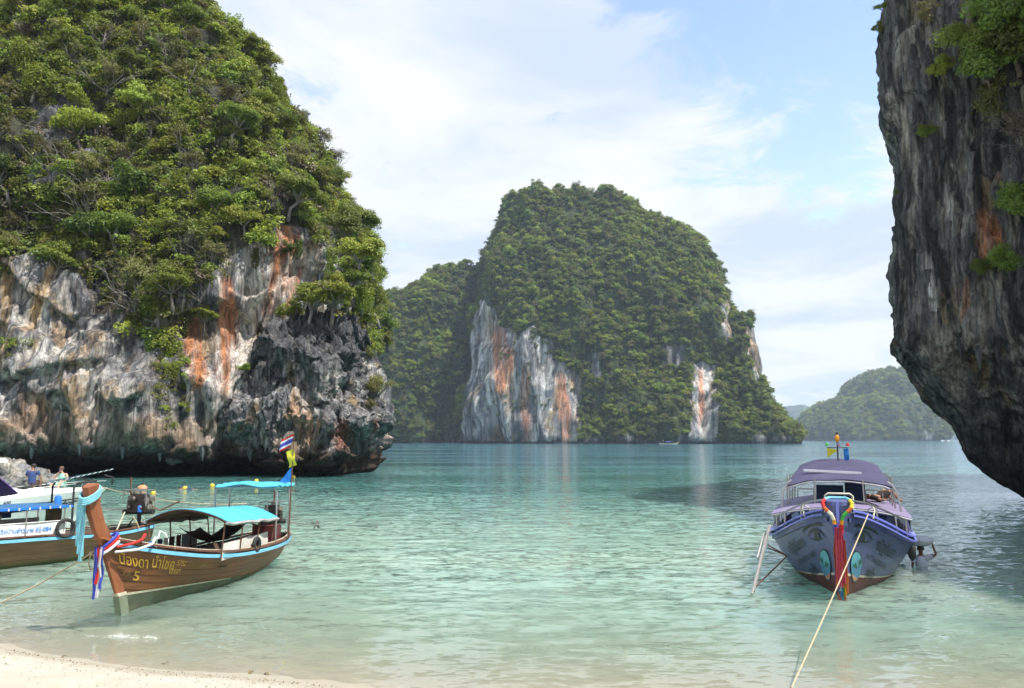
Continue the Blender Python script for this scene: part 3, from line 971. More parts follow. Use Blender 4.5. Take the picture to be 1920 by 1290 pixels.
dome = lz([(842, 868, 1392, 780, 712, 930), (828, 868, 1392, 780, 716, 930), (760, 868, 1390, 780, 720, 930), (706, 878, 1386, 782, 725, 925), (626, 887, 1376, 785, 732, 920), (576, 893, 1370, 790, 742, 915),
           (526, 903, 1356, 795, 754, 910), (486, 911, 1341, 800, 766, 905), (446, 931, 1306, 805, 779, 900), (416, 943, 1252, 808, 789, 890), (391, 947, 1205, 812, 798, 880),
           (371, 952, 1174, 815, 806, 870), (362, 958, 1154, 817, 812, 860), (358, 974, 1132, 820, 817, 850)])
shoulder = lz([(839, 640, 934, 860, 792, 1000), (828, 640, 934, 860, 795, 1000), (700, 645, 928, 862, 806, 995), (606, 660, 922, 866, 820, 990), (568, 705, 918, 870, 832, 985), (538, 775, 915, 872, 842, 980),
               (517, 800, 912, 875, 852, 970), (503, 842, 908, 878, 862, 960)])
peak = lz([(845, 1290, 1496, 730, 690, 800), (828, 1290, 1496, 730, 694, 800), (812, 1292, 1490, 730, 698, 800), (794, 1305, 1466, 732, 702, 800), (770, 1315, 1442, 734, 708, 800), (745, 1330, 1428, 738, 714, 800), (705, 1340, 1431, 742, 722, 800),
           (655, 1355, 1425, 748, 732, 800), (620, 1366, 1418, 752, 742, 796), (598, 1378, 1411, 755, 748, 790), (589, 1388, 1405, 757, 753, 780)])
apron = lz([(842, 1078, 1316, 735, 694, 780), (828, 1078, 1316, 735, 697, 780), (792, 1092, 1308, 738, 703, 780), (746, 1122, 1298, 742, 711, 785), (710, 1158, 1280, 746, 720, 790), (690, 1186, 1252, 750, 730, 790)])
BARE = [[(893, 545), (905, 560), (940, 600), (968, 634), (1000, 616), (1035, 645), (1060, 690), (1088, 705), (1092, 760), (1076, 840), (855, 840), (868, 780), (880, 640)],
        [(1298, 690), (1312, 676), (1340, 690), (1348, 760), (1340, 840), (1296, 840)], [(1352, 560), (1372, 560), (1378, 640), (1360, 645)], [(1242, 648), (1285, 648), (1290, 690), (1245, 690)],
        [(1398, 612), (1440, 612), (1450, 720), (1412, 712)], [(1112, 665), (1126, 665), (1124, 705), (1108, 700)]]
isl, ISL_V, ISL_F = island('island', [(dome, 2.7, 380, 200), (shoulder, 2.5, 200, 100), (peak, 2.4, 170, 100), (apron, 2.3, 170, 60)],
                           'steep wooded limestone island with pale streaked cliff across the bay', 6.0, ROCK_FAR, 7.0, BARE)
far_a = lz([(828.5, 1542, 1790, 2150, 2060, 2600), (805, 1547, 1790, 2150, 2070, 2600), (784, 1562, 1784, 2160, 2090, 2600), (766, 1580, 1776, 2170, 2110, 2580), (752, 1600, 1766, 2180, 2130, 2560), (746, 1622, 1756, 2190, 2150, 2540)])
far_b = lz([(810, 1606, 1796, 2250, 2150, 2600), (752, 1620, 1776, 2250, 2190, 2600), (726, 1636, 1756, 2260, 2210, 2580), (706, 1652, 1738, 2270, 2230, 2560), (695, 1672, 1722, 2280, 2250, 2540), (690, 1684, 1710, 2290, 2270, 2500)])
FARBARE = [[(1782, 775), (1815, 765), (1818, 830), (1790, 806)], [(1735, 812), (1752, 812), (1752, 830), (1735, 830)]]
fisl, FAR_V, FAR_F = island('far_island', [(far_a, 2.3, 160, 70), (far_b, 2.2, 140, 70)], 'hazy green two-humped island on the horizon at the right', 12.0, ROCK_FAR, 16.0, FARBARE)
hill_rows = lz([(826, 1420, 1570, 5500, 5300, 6300), (800, 1432, 1556, 5500, 5330, 6300), (780, 1458, 1536, 5500, 5360, 6250), (766, 1480, 1518, 5500, 5400, 6200), (760, 1490, 1506, 5500, 5430, 6100)])
hill2_rows = lz([(826, 1770, 1900, 5800, 5500, 6600), (800, 1790, 1880, 5800, 5500, 6600), (785, 1800, 1860, 5800, 5600, 6500), (778, 1815, 1845, 5800, 5650, 6400)])
hill, _, _ = island('distant_hill', [(hill_rows, 2.2, 90, 40), (hill2_rows, 2.2, 90, 40)], 'faint blue hills far beyond the islands', 14.0, ROCK_FAR, 60.0)

# ================================================================== vegetation
def leaf_material(name, a, b, tr=0.40):
    m, nt = new_mat(name)
    lv_ = nd(nt, 'ShaderNodeAttribute', attribute_name='leaf').outputs['Fac']
    rnd = nd(nt, 'ShaderNodeObjectInfo').outputs['Random']
    f = nd(nt, 'ShaderNodeMath', {0: lv_, 1: 0.55, 2: nd(nt, 'ShaderNodeMath', {0: rnd, 1: 0.45}, operation='MULTIPLY').outputs[0]}, operation='MULTIPLY_ADD').outputs[0]
    c = mixc(nt, f, a, b)
    hs = nd(nt, 'ShaderNodeHueSaturation', {'Color': c, 'Hue': nd(nt, 'ShaderNodeMapRange', {'Value': rnd, 'To Min': 0.465, 'To Max': 0.515}).outputs[0],
                                            'Value': nd(nt, 'ShaderNodeMapRange', {'Value': nd(nt, 'ShaderNodeMath', {0: nd(nt, 'ShaderNodeMath', {0: rnd, 1: 7.31}, operation='MULTIPLY').outputs[0]}, operation='FRACT').outputs[0], 'To Min': 0.62, 'To Max': 1.38}).outputs[0]}).outputs[0]
    p = nd(nt, 'ShaderNodeBsdfPrincipled', {'Base Color': hs, 'Roughness': 0.55, 'Specular IOR Level': 0.35})
    t = nd(nt, 'ShaderNodeBsdfTranslucent', {'Color': hs})
    mx = nd(nt, 'ShaderNodeMixShader', {0: tr, 1: p.outputs[0], 2: t.outputs[0]})
    nt.links.new(mx.outputs[0], nd(nt, 'ShaderNodeOutputMaterial').inputs['Surface'])
    return m


LEAF = [leaf_material('leaf_dark', (0.074, 0.120, 0.018), (0.158, 0.220, 0.036)),
        leaf_material('leaf_mid', (0.140, 0.195, 0.022), (0.245, 0.305, 0.044)),
        leaf_material('leaf_lime', (0.150, 0.210, 0.020), (0.260, 0.310, 0.038)),
        leaf_material('leaf_olive', (0.110, 0.118, 0.030), (0.190, 0.188, 0.056)),
        leaf_material('leaf_dry', (0.120, 0.095, 0.060), (0.200, 0.165, 0.110), 0.1)]
BARK = simple('bark', (0.15, 0.125, 0.10), 0.9, var=0.4, vscale=6, bump=0.5, bscale=20)
BARK_PALE = simple('bark_pale', (0.21, 0.19, 0.165), 0.9, var=0.3, vscale=6, bump=0.4, bscale=20)


def crown_arrays(rs, nclump, nleaf, leaf, flat=0.75, spread=1.0, tuft=0.36, droop=0.0):
    """Leaf-sized quads in clumps through a crown of radius about 1 whose middle is at z = 0.9."""
    C = []
    while len(C) < nclump:
        p = rs.uniform(-1, 1, 3)
        l = np.linalg.norm(p)
        if 0.25 < l < 1 and p[2] > -0.55:
            C.append(p * np.array((spread, spread, flat)) * (0.55 + 0.35 * rs.rand()))
    C = np.array(C)
    rad = rs.uniform(0.75, 1.3, nclump) * tuft
    k = rs.choice(nclump, nleaf, p=rad ** 2 / (rad ** 2).sum())
    u = rs.normal(size=(nleaf, 3)); u /= np.linalg.norm(u, axis=1)[:, None]
    u[:, 2] = np.where(u[:, 2] < -0.35, -u[:, 2], u[:, 2])
    ell = rs.uniform(0.65, 1.35, (nclump, 3)) * np.array((1, 1, 0.72))
    pos = C[k] + u * (rad[k] * (0.45 + 0.75 * rs.rand(nleaf) ** 0.8))[:, None] * ell[k]
    pos[:, 2] += 0.9 - droop * rs.rand(nleaf) ** 2
    nrm = u * 0.9 + np.array((0, 0, 0.55)) + rs.normal(size=(nleaf, 3)) * 0.55
    nrm /= np.linalg.norm(nrm, axis=1)[:, None]
    t = np.cross(nrm, rs.normal(size=(nleaf, 3))); t /= np.linalg.norm(t, axis=1)[:, None]
    b = np.cross(nrm, t)
    L = leaf * rs.uniform(0.7, 1.35, nleaf)[:, None]
    q = np.stack([pos - t * L, pos - b * L * 0.52 + nrm * L * 0.12, pos + t * L, pos + b * L * 0.52 + nrm * L * 0.12], 1)
    V = q.reshape(-1, 3)
    F = np.arange(nleaf * 4).reshape(-1, 4)
    val = np.repeat(np.clip(0.5 + 0.28 * rs.normal(size=nleaf) + 0.35 * rs.normal(size=nclump)[k], 0, 1), 4)
    return V, F, val, C + np.array((0, 0, 0.9))


def crown_mesh(name, seed, mat, **kw):
    rs = np.random.RandomState(seed)
    V, F, val, C = crown_arrays(rs, **kw)
    me = fast_mesh(name, V, F)
    float_attr(me, 'leaf', val)
    me.materials.append(mat)
    return me, C


def trunk_mesh(name, C, seed, mat, r=0.07, base=-0.55):
    rs = random.Random(seed)
    mb = MB()
    fork = Vector((rs.uniform(-.08, .08), rs.uniform(-.08, .08), 0.35))
    mb.tube([(0, 0, base), Vector((rs.uniform(-.07, .07), rs.uniform(-.07, .07), 0.0)), fork], [r * 1.3, r, r * 0.8], 6)
    for c in list(C)[:7]:
        c = Vector(c)
        mid = fork.lerp(c, 0.5) + Vector((rs.uniform(-.1, .1), rs.uniform(-.1, .1), rs.uniform(-.02, .1)))
        mb.tube([fork, mid, c], [r * 0.6, r * 0.4, r * 0.12], 5)
    me = mesh_from(name, mb.v, mb.f, True)
    me.materials.append(mat)
    return me


def twig_mesh(name, seed, mat, n=16):
    """Leafless thicket: forked bare branches."""
    rs = random.Random(seed)
    mb = MB()
    for i in range(n):
        a = rs.uniform(0, 6.28); e = rs.uniform(0.3, 1.3)
        d = Vector((math.cos(a) * math.cos(e), math.sin(a) * math.cos(e), math.sin(e)))
        p = Vector((rs.uniform(-.2, .2), rs.uniform(-.2, .2), -0.2)); pts = [p.copy()]
        for k in range(5):
            d = (d + Vector((rs.uniform(-.45, .45), rs.uniform(-.45, .45), rs.uniform(-.25, .35)))).normalized()
            p = p + d * 0.34
            pts.append(p.copy())
            if k > 0:
                d2 = (d + Vector((rs.uniform(-1, 1), rs.uniform(-1, 1), rs.uniform(-.6, .6)))).normalized()
                q = p + d2 * 0.3
                mb.tube([p, q, q + (d2 + Vector((rs.uniform(-.6, .6), rs.uniform(-.6, .6), rs.uniform(-.4, .4)))).normalized() * 0.22], [0.010, 0.007, 0.003], 3, False)
        mb.tube(pts, [0.024, 0.02, 0.016, 0.012, 0.008, 0.004], 4, False)
    me = mesh_from(name, mb.v, mb.f, True)
    me.materials.append(mat)
    return me


KINDS = []          # (adjective, category, crown mesh, trunk mesh, usual radius)
def kind(adj, cat, mat, seed, rad, **kw):
    cm, C = crown_mesh('crown', seed, mat, **kw)
    KINDS.append((adj, cat, cm, trunk_mesh('trunk', C, seed, BARK if seed % 2 else BARK_PALE), rad))


kind('dark green round-crowned', 'tree', LEAF[0], 1, 2.9, nclump=22, nleaf=4200, leaf=0.052, tuft=0.31)
kind('dark green spreading', 'tree', LEAF[0], 2, 3.3, nclump=24, nleaf=4400, leaf=0.050, flat=0.55, spread=1.15, tuft=0.30)
kind('deep green tall', 'tree', LEAF[0], 3, 2.6, nclump=20, nleaf=3900, leaf=0.054, flat=1.1, spread=0.85, tuft=0.31)
kind('mid green bushy', 'tree', LEAF[1], 4, 2.5, nclump=20, nleaf=4000, leaf=0.055, tuft=0.31)
kind('fresh green layered', 'tree', LEAF[1], 5, 2.8, nclump=24, nleaf=3900, leaf=0.052, flat=0.6, spread=1.1, tuft=0.28)
kind('green drooping', 'tree', LEAF[1], 6, 2.5, nclump=18, nleaf=3700, leaf=0.054, droop=1.1, tuft=0.31)
kind('yellow-green', 'tree', LEAF[2], 7, 2.1, nclump=20, nleaf=3500, leaf=0.054, tuft=0.28)
kind('olive thin-leaved', 'tree', LEAF[3], 8, 2.6, nclump=28, nleaf=2700, leaf=0.044, tuft=0.23, flat=0.7)
kind('brownish olive sparse', 'tree', LEAF[3], 9, 2.3, nclump=22, nleaf=2100, leaf=0.046, tuft=0.25)
kind('dry brown scrubby', 'shrub', LEAF[4], 10, 1.9, nclump=24, nleaf=1700, leaf=0.042, tuft=0.27)
TWIGS = [twig_mesh('branches', 31, BARK_PALE), twig_mesh('branches', 32, BARK_PALE, 12)]

# ---- masses that nobody could count, as instances of small clumps
def proto_collection(name, meshes):
    col = bpy.data.collections.new(name)
    for i, me in enumerate(meshes):
        o = bpy.data.objects.new('%s_%02d' % (name, i), me)
        col.objects.link(o)
    return col


def scatter(name, pts, scl, rot, idx, col, label, cat=None):
    me = bpy.data.meshes.new(name)
    me.from_pydata([tuple(p) for p in pts], [], [])
    for nm, dt, arr in (('scl', 'FLOAT_VECTOR', scl), ('rot', 'FLOAT_VECTOR', rot)):
        a = me.attributes.new(nm, dt, 'POINT'); a.data.foreach_set('vector', np.asarray(arr, np.float32).ravel())
    a = me.attributes.new('pick', 'INT', 'POINT'); a.data.foreach_set('value', np.asarray(idx, np.int32))
    ng = bpy.data.node_groups.new(name, 'GeometryNodeTree')
    ng.interface.new_socket('Geometry', in_out='INPUT', socket_type='NodeSocketGeometry')
    ng.interface.new_socket('Geometry', in_out='OUTPUT', socket_type='NodeSocketGeometry')
    gi, go = ng.nodes.new('NodeGroupInput'), ng.nodes.new('NodeGroupOutput')
    ci = ng.nodes.new('GeometryNodeCollectionInfo')
    ci.inputs['Collection'].default_value = col
    ci.inputs['Separate Children'].default_value = True
    ci.inputs['Reset Children'].default_value = True
    iop = ng.nodes.new('GeometryNodeInstanceOnPoints')
    iop.inputs['Pick Instance'].default_value = True

    def na(nm, dt):
        n = ng.nodes.new('GeometryNodeInputNamedAttribute'); n.data_type = dt
        n.inputs['Name'].default_value = nm
        return n.outputs['Attribute']
    e2r = ng.nodes.new('FunctionNodeEulerToRotation')
    L = ng.links.new
    L(gi.outputs[0], iop.inputs['Points']); L(ci.outputs[0], iop.inputs['Instance'])
    L(na('pick', 'INT'), iop.inputs['Instance Index'])
    L(na('rot', 'FLOAT_VECTOR'), e2r.inputs[0]); L(e2r.outputs[0], iop.inputs['Rotation'])
    L(na('scl', 'FLOAT_VECTOR'), iop.inputs['Scale'])
    L(iop.outputs[0], go.inputs[0])
    o = link(name, me)
    md = o.modifiers.new('scatter', 'NODES'); md.node_group = ng
    return tag(o, label, cat, kind='stuff')


def pick_faces(V, F, count, weight, rs):
    cc, nn, ar = face_data(V, F)
    w = ar * weight(cc, nn)
    k = rs.choice(len(F), count, p=w / w.sum())
    a, b, c, d = [V[F[k, i]] for i in range(4)]
    s, t = rs.rand(count, 1), rs.rand(count, 1)
    p = (a * (1 - s) + b * s) * (1 - t) + (d * (1 - s) + c * s) * t
    return p, nn[k]


small = []
for i, (mt, nl, lf) in enumerate([(0, 760, 0.105), (0, 700, 0.11), (1, 760, 0.105), (1, 700, 0.11), (3, 620, 0.10), (2, 620, 0.10), (0, 640, 0.10), (3, 480, 0.095)]):
    small.append(crown_mesh('clump', 50 + i, LEAF[mt], nclump=13, nleaf=nl, leaf=lf, tuft=0.36, flat=(0.8, 0.55, 0.75, 1.0)[i % 4])[0])
CLUMPS = proto_collection('clump', small)
under = [crown_mesh('undergrowth', 70 + i, LEAF[mt], nclump=8, nleaf=260, leaf=0.115, tuft=0.42, flat=0.8)[0] for i, mt in enumerate([0, 1, 1, 3, 4])]
under.append(twig_mesh('undergrowth', 77, BARK_PALE, 9))
UNDER = proto_collection('undergrowth', under)


def euler_scatter(rs, n, tilt=0.15):
    return np.stack([rs.uniform(-tilt, tilt, n), rs.uniform(-tilt, tilt, n), rs.uniform(0, 6.28, n)], -1)


# the forest on the big island
rs = np.random.RandomState(5)
_lowbare = lambda cc: cc[:, 2] > 6.5


def w_isl(cc, nn):
    px, py = proj(cc)
    w = np.ones(len(cc))
    for poly in BARE:
        jx, jy = 9 * perlin(cc[:, 0] / 14, cc[:, 1] / 14, cc[:, 2] / 14), 12 * perlin(cc[:, 0] / 11 + 7, cc[:, 1] / 11, cc[:, 2] / 11)
        w[inside(px + jx, py + jy, poly) & (cc[:, 1] < 800)] = 0.0
    w[cc[:, 2] < 2.2 + 6.5 * sstep(-0.35, 0.75, fbm(cc[:, 0] / 26, cc[:, 1] / 26, 3.0, 3))] = 0
    w *= 0.75 + 0.25 * (nn[:, 2] > 0.15)
    w *= 0.6 + 0.4 * sstep(-0.5, 0.1, fbm(cc[:, 0] / 24, cc[:, 1] / 24, cc[:, 2] / 30, 2))
    w[(nn[:, 1] > 0.35) & (nn[:, 2] < 0.6)] *= 0.12         # the far side needs less
    return w


n = 15500
p, nn_ = pick_faces(ISL_V, ISL_F, n, w_isl, rs)
s = 1.7 + 4.2 * rs.rand(n) ** 1.8
s *= 1 + 0.25 * fbm(p[:, 0] / 35, p[:, 1] / 35, p[:, 2] / 35, 2)
p = p + nn_ * 0.15 * s[:, None]
p[:, 2] -= s * 0.55
zone = fbm(p[:, 0] / 60, p[:, 1] / 60, p[:, 2] / 40, 2)
idx = np.where(rs.rand(n) < 0.35 + 0.6 * zone, rs.choice([2, 3, 4, 5], n, p=[.38, .32, .15, .15]), rs.choice([0, 1, 4, 6, 7], n, p=[.30, .28, .12, .2, .1]))
scatter('forest', p, np.stack([s, s, s * rs.uniform(0.8, 1.25, n)], -1), euler_scatter(rs, n), idx, CLUMPS, 'dense green forest covering the big island across the bay')
# a few bushes clinging to its bare face
n = 130
p, nn_ = pick_faces(ISL_V, ISL_F, n, lambda cc, nn: (cc[:, 1] < 800) * (cc[:, 2] > 8) * (nn[:, 1] < -0.2) * inside(*proj(cc), BARE[0]) * (perlin(cc[:, 0] / 22, cc[:, 1] / 22, cc[:, 2] / 30) > 0.25), rs)
s = rs.uniform(1.0, 2.2, n)
p[:, 2] -= s * 0.5
scatter('cliff_scrub', p, np.stack([s] * 3, -1), euler_scatter(rs, n), rs.randint(0, 5, n), CLUMPS, 'scattered scrub on the pale cliff of the big island')
# the forest on the far island
n = 3600
p, nn_ = pick_faces(FAR_V, FAR_F, n, lambda cc, nn: (cc[:, 2] > 8) * (nn[:, 1] < 0.5) * (~(inside(*proj(cc), FARBARE[0]) | inside(*proj(cc), FARBARE[1]))), rs)
s = rs.uniform(5, 9.5, n)
p[:, 2] -= s * 0.5
zone = fbm(p[:, 0] / 150, p[:, 1] / 150, p[:, 2] / 100, 2)
idx = np.where(rs.rand(n) < 0.4 + 0.5 * zone, rs.choice([2, 3, 5], n, p=[.5, .4, .1]), rs.choice([0, 1, 4], n))
scatter('far_forest', p, np.stack([s] * 3, -1), euler_scatter(rs, n), idx, CLUMPS, 'hazy forest covering the far island on the right')

# ---- the jungle on the near headland
def w_left(cc, nn):
    px, py = proj(cc)
    w = np.ones(len(cc))
    fr = (nn[:, 1] < 0.25) | (nn[:, 2] > 0.35)
    jx, jy = 22 * perlin(cc[:, 0] / 2.6, cc[:, 1] / 2.6, cc[:, 2] / 5), 46 * perlin(cc[:, 0] / 2.2 + 5, cc[:, 1] / 3, cc[:, 2] / 9)
    for poly in ROCKY:
        w[inside(px + jx, py + jy, poly) & (cc[:, 1] < 112)] = 0
    w[(cc[:, 2] < 9) | (px < -140) | (py < -150) | ~fr | (py > 660)] = 0
    return w


rs = np.random.RandomState(21)
n = 7600
p, nn_ = pick_faces(LEFT_V, LEFT_F, n, w_left, rs)
s = rs.uniform(0.8, 1.75, n)
p = p + nn_ * 0.1
p[:, 2] -= s * 0.75
zone = fbm(p[:, 0] / 9, p[:, 1] / 9, p[:, 2] / 9, 2)
idx = np.where(zone > 0.25, rs.choice([2, 3, 4, 5], n, p=[.35, .40, .12, .13]), rs.choice([0, 1, 2, 3], n, p=[.3, .3, .3, .1]))
scatter('undergrowth', p, np.stack([s] * 3, -1), euler_scatter(rs, n, 0.5), idx, UNDER, 'tangled undergrowth between the trees of the left headland')
# thin scrub on its bare face and on the outcrop
n = 60
p, nn_ = pick_faces(LEFT_V, LEFT_F, n, lambda cc, nn: (inside(*proj(cc), [(285, 660), (345, 650), (360, 800), (300, 830)]) | inside(*proj(cc), [(0, 640), (60, 640), (40, 670), (0, 670)])) * (nn[:, 1] < 0), rs)
s = rs.uniform(0.35, 0.9, n); p[:, 2] -= s * 0.6
scatter('cliff_plants', p, np.stack([s] * 3, -1), euler_scatter(rs, n, 0.6), rs.choice([1, 2, 3], n), UNDER, 'small plants rooted in cracks of the left cliff face')

TREE_N = [0]
AUTO = []


def zone_of(px, py, Y):
    tier = ('topmost', 'second', 'third', 'fourth', 'fifth', 'sixth', 'lowest')[int(min(max((py + 20) // 78, 0), 6))] + ' tier, left headland'
    edge = np.interp(py, [0, 100, 200, 300, 400, 470], [425, 490, 550, 600, 645, 690])
    if px > edge - 28: return tier + ', against the sky'
    if px > edge - 85: return tier + ', near the sky'
    if px < 45: return tier + ', outermost left'
    if px < 180: return tier + (', above the grey slab' if py < 200 else ', below the grey slab')
    if px < 260: return tier + ', right of grey slab'
    if px < 350: return tier + ', left of middle'
    if px < 440: return tier + ', in the middle'
    return tier + ', right of middle'


def plant_tree(loc, k, rad, rz, tilt=(0, 0), label=None, group=None, name=None, twigs=False):
    adj, cat, cm, tm, _ = KINDS[k]
    nm = name or {'dark green round-crowned': 'broadleaf_tree', 'dark green spreading': 'broadleaf_tree'}.get(adj, 'jungle_' + cat)
    o = empty(nm, loc)
    o.rotation_euler = (tilt[0], tilt[1], rz)
    o.scale = (rad, rad, rad)
    link('trunk', tm, None, o)
    link('crown', cm, None, o)
    px, py = proj(np.array(loc) + np.array((0, 0, rad * 0.9)))
    if twigs:
        link('branches', TWIGS[k % 2], None, o)
    size = 'small' if rad < 1.9 else ('large' if rad > 3.3 else 'medium')
    lb = label or '%s %s %s, %s' % (size, adj, cat, zone_of(px, py, loc[1]))
    if not label:
        AUTO.append((lb, float(px), o))
    tag(o, lb, cat, group or ('trees and shrubs of the left headland'))
    TREE_N[0] += 1
    return o


# candidate places over the headland, thinned so that crowns stand side by side in space
cand, cn = pick_faces(LEFT_V, LEFT_F, 9000, lambda cc, nn: w_left(cc, nn) * (inside(*proj(cc), [(-60, -60), (760, -60), (760, 640), (-60, 640)])), rs)
kept = []
zone = fbm(cand[:, 0] / 8, cand[:, 1] / 8, cand[:, 2] / 8, 2)
rad_of = rs.uniform(0.62, 1.12, len(cand))
for i in range(len(cand)):
    k = int(rs.choice(len(KINDS), p=np.array([.10, .09, .08, .16, .14, .08, .08, .14, .08, .05]) if zone[i] < 0.15 else np.array([.06, .06, .05, .12, .12, .06, .10, .22, .12, .09])))
    rad = KINDS[k][4] * rad_of[i] * 1.0
    ok = True
    for q, r2 in kept:
        if (cand[i][0] - q[0]) ** 2 + (cand[i][1] - q[1]) ** 2 + (cand[i][2] - q[2]) ** 2 < (0.60 * (rad + r2)) ** 2:
            ok = False
            break
    if not ok:
        continue
    kept.append((cand[i], rad))
    loc = cand[i] + cn[i] * 0.25 * rad - np.array((0, 0, 0.30 * rad))
    tl = (-cn[i][1] * -0.30, cn[i][0] * 0.30)
    plant_tree(tuple(loc), k, rad, rs.uniform(0, 6.28), (float(tl[0]) + rs.uniform(-.1, .1), float(tl[1]) + rs.uniform(-.1, .1)), twigs=(k in (7, 8, 9)))
    if len(kept) >= 285:
        break
by = {}
for lb, x_, o in AUTO:
    by.setdefault(lb, []).append((x_, o))
for lb, rows_ in by.items():
    rows_.sort(key=lambda r: r[0])
    names_ = {2: ('left one', 'right one'), 3: ('leftmost', 'middle one', 'rightmost'), 4: ('leftmost', 'second', 'third', 'rightmost'), 5: ('leftmost', 'second', 'middle one', 'fourth', 'rightmost'), 6: ('leftmost', 'second', 'third', 'fourth', 'fifth', 'rightmost')}.get(len(rows_))
    if names_:
        for (x_, o), nm in zip(rows_, names_):
            o['label'] = lb + ', ' + nm

# trees that stand out on their own: rooted where the line of sight meets the rock
from mathutils.bvhtree import BVHTree


def tree_of(*bodies):
    vs, fs, b0 = [], [], 0
    for V_, F_ in bodies:
        vs += V_.tolist(); fs += (F_ + b0).tolist(); b0 += len(V_)
    return BVHTree.FromPolygons(vs, fs)


BVH_LEFT, BVH_RIGHT = tree_of((LEFT_V, LEFT_F), (OUT_V, OUT_F)), tree_of((RIGHT_V, RIGHT_F))


def rooted(bvh, px, py, Y, rad):
    h = bvh.ray_cast(Vector((0, 0, EYE)), ray(px, py).normalized())[0]
    if h is not None and abs(h.y - Y) < 16 and not (530 < px < 650 and 540 < py < 590):
        Y = h.y - 0.45 * rad
    return at(px, py, Y)


for px, py, Y, k, rad, lb in [
        (672, 470, 92, 3, 2.8, 'broad green tree hanging out over the sea at the brink'), (662, 520, 92, 4, 2.4, 'green tree hanging lowest from the overhanging brink'),
        (640, 425, 94, 0, 2.6, 'dark green tree at the brink, just above the hanging ones'), (680, 552, 93, 5, 1.7, 'lowest small drooping tree under the brink by the far island'),
        (582, 556, 88, 3, 2.8, 'bright green bush on top of the dark outcrop, left one'), (622, 550, 88, 4, 3.0, 'bright green bush on top of the dark outcrop, right one'), (548, 582, 90, 4, 1.8, 'smallest green bush at the left end of the outcrop top'),
        (706, 725, 91, 7, 2.4, 'olive bush growing out of the right side of the outcrop'), (690, 760, 90, 7, 1.2, 'small olive shrub on the white ledge at the outcrop tip'),
        (130, 80, 100, 6, 3.0, 'yellow-green tree high up near the top left corner'), (408, 438, 86, 6, 1.5, 'small yellow-green bush above the striped recess'),
        (262, 525, 84, 7, 3.4, 'olive feathery tree leaning out over the streaked cliff face'), (300, 575, 84, 3, 2.0, 'bright green bush hanging over the dark middle of the cliff'), (325, 530, 84, 4, 2.4, 'fresh green tree over the dark middle of the cliff'),
        (12, 62, 100, 6, 2.2, 'yellow-green tree cut by the photograph\'s left edge'), (540, 465, 85, 2, 1.0, 'small lime bush in the orange rock near the brink'),
        (320, 690, 85, 5, 1.2, 'green creeper hanging on the dark middle cliff'), (460, 690, 84, 3, 0.8, 'small green tuft on the outcrop\'s left shoulder'), (385, 590, 84, 4, 1.5, 'green bush leaning out above the orange streak'),
        (170, 430, 85, 6, 1.9, 'yellow-green bush on the lip of the streaked cliff')]:
    q = rooted(BVH_LEFT, px, py, Y, rad)
    lb = lb.replace("photograph's left edge", 'left border')
    plant_tree((q.x, q.y, q.z - rad * 0.9), k, rad, rs.uniform(0, 6.28), (rs.uniform(-.15, .15), rs.uniform(-.15, .15)), lb, twigs=(k in (7, 8)))

# vines hanging over the bare face
def vine_mesh(seed, mat):
    r_ = np.random.RandomState(seed)
    pts, val = [], []
    for s_ in range(7):
        x0, y0, ln = r_.uniform(-.16, .16), r_.uniform(-.08, .08), r_.uniform(.5, 1.0)
        m_ = int(150 * ln)
        z_ = -ln * r_.rand(m_) ** 0.8
        pts.append(np.stack([x0 + .05 * np.sin(z_ * 9 + s_) + r_.normal(size=m_) * .03 * (1.6 + z_), y0 + r_.normal(size=m_) * .03 - .04, z_], -1))
    pos = np.vstack(pts); n_ = len(pos)
    nr = r_.normal(size=(n_, 3)) + np.array((0.2, -0.8, 0.5)); nr /= np.linalg.norm(nr, axis=1)[:, None]
    t_ = np.cross(nr, r_.normal(size=(n_, 3))); t_ /= np.linalg.norm(t_, axis=1)[:, None]
    b_ = np.cross(nr, t_); L_ = .034 * r_.uniform(.7, 1.4, n_)[:, None]
    V_ = np.stack([pos - t_ * L_, pos - b_ * L_ * .55, pos + t_ * L_, pos + b_ * L_ * .55], 1).reshape(-1, 3)
    me_ = fast_mesh('foliage', V_, np.arange(n_ * 4).reshape(-1, 4))
    float_attr(me_, 'leaf', np.repeat(r_.rand(n_), 4)); me_.materials.append(mat)
    mb_ = MB()
    for s_ in range(4):
        x0 = r_.uniform(-.14, .14)
        mb_.tube([(x0 + .04 * math.sin(k * 1.1 + s_), -.02, -k * .16) for k in range(6)], [.008, .007, .006, .005, .004, .002], 4, False)
    st_ = mesh_from('stems', mb_.v, mb_.f, True); st_.materials.append(BARK)
    return me_, st_


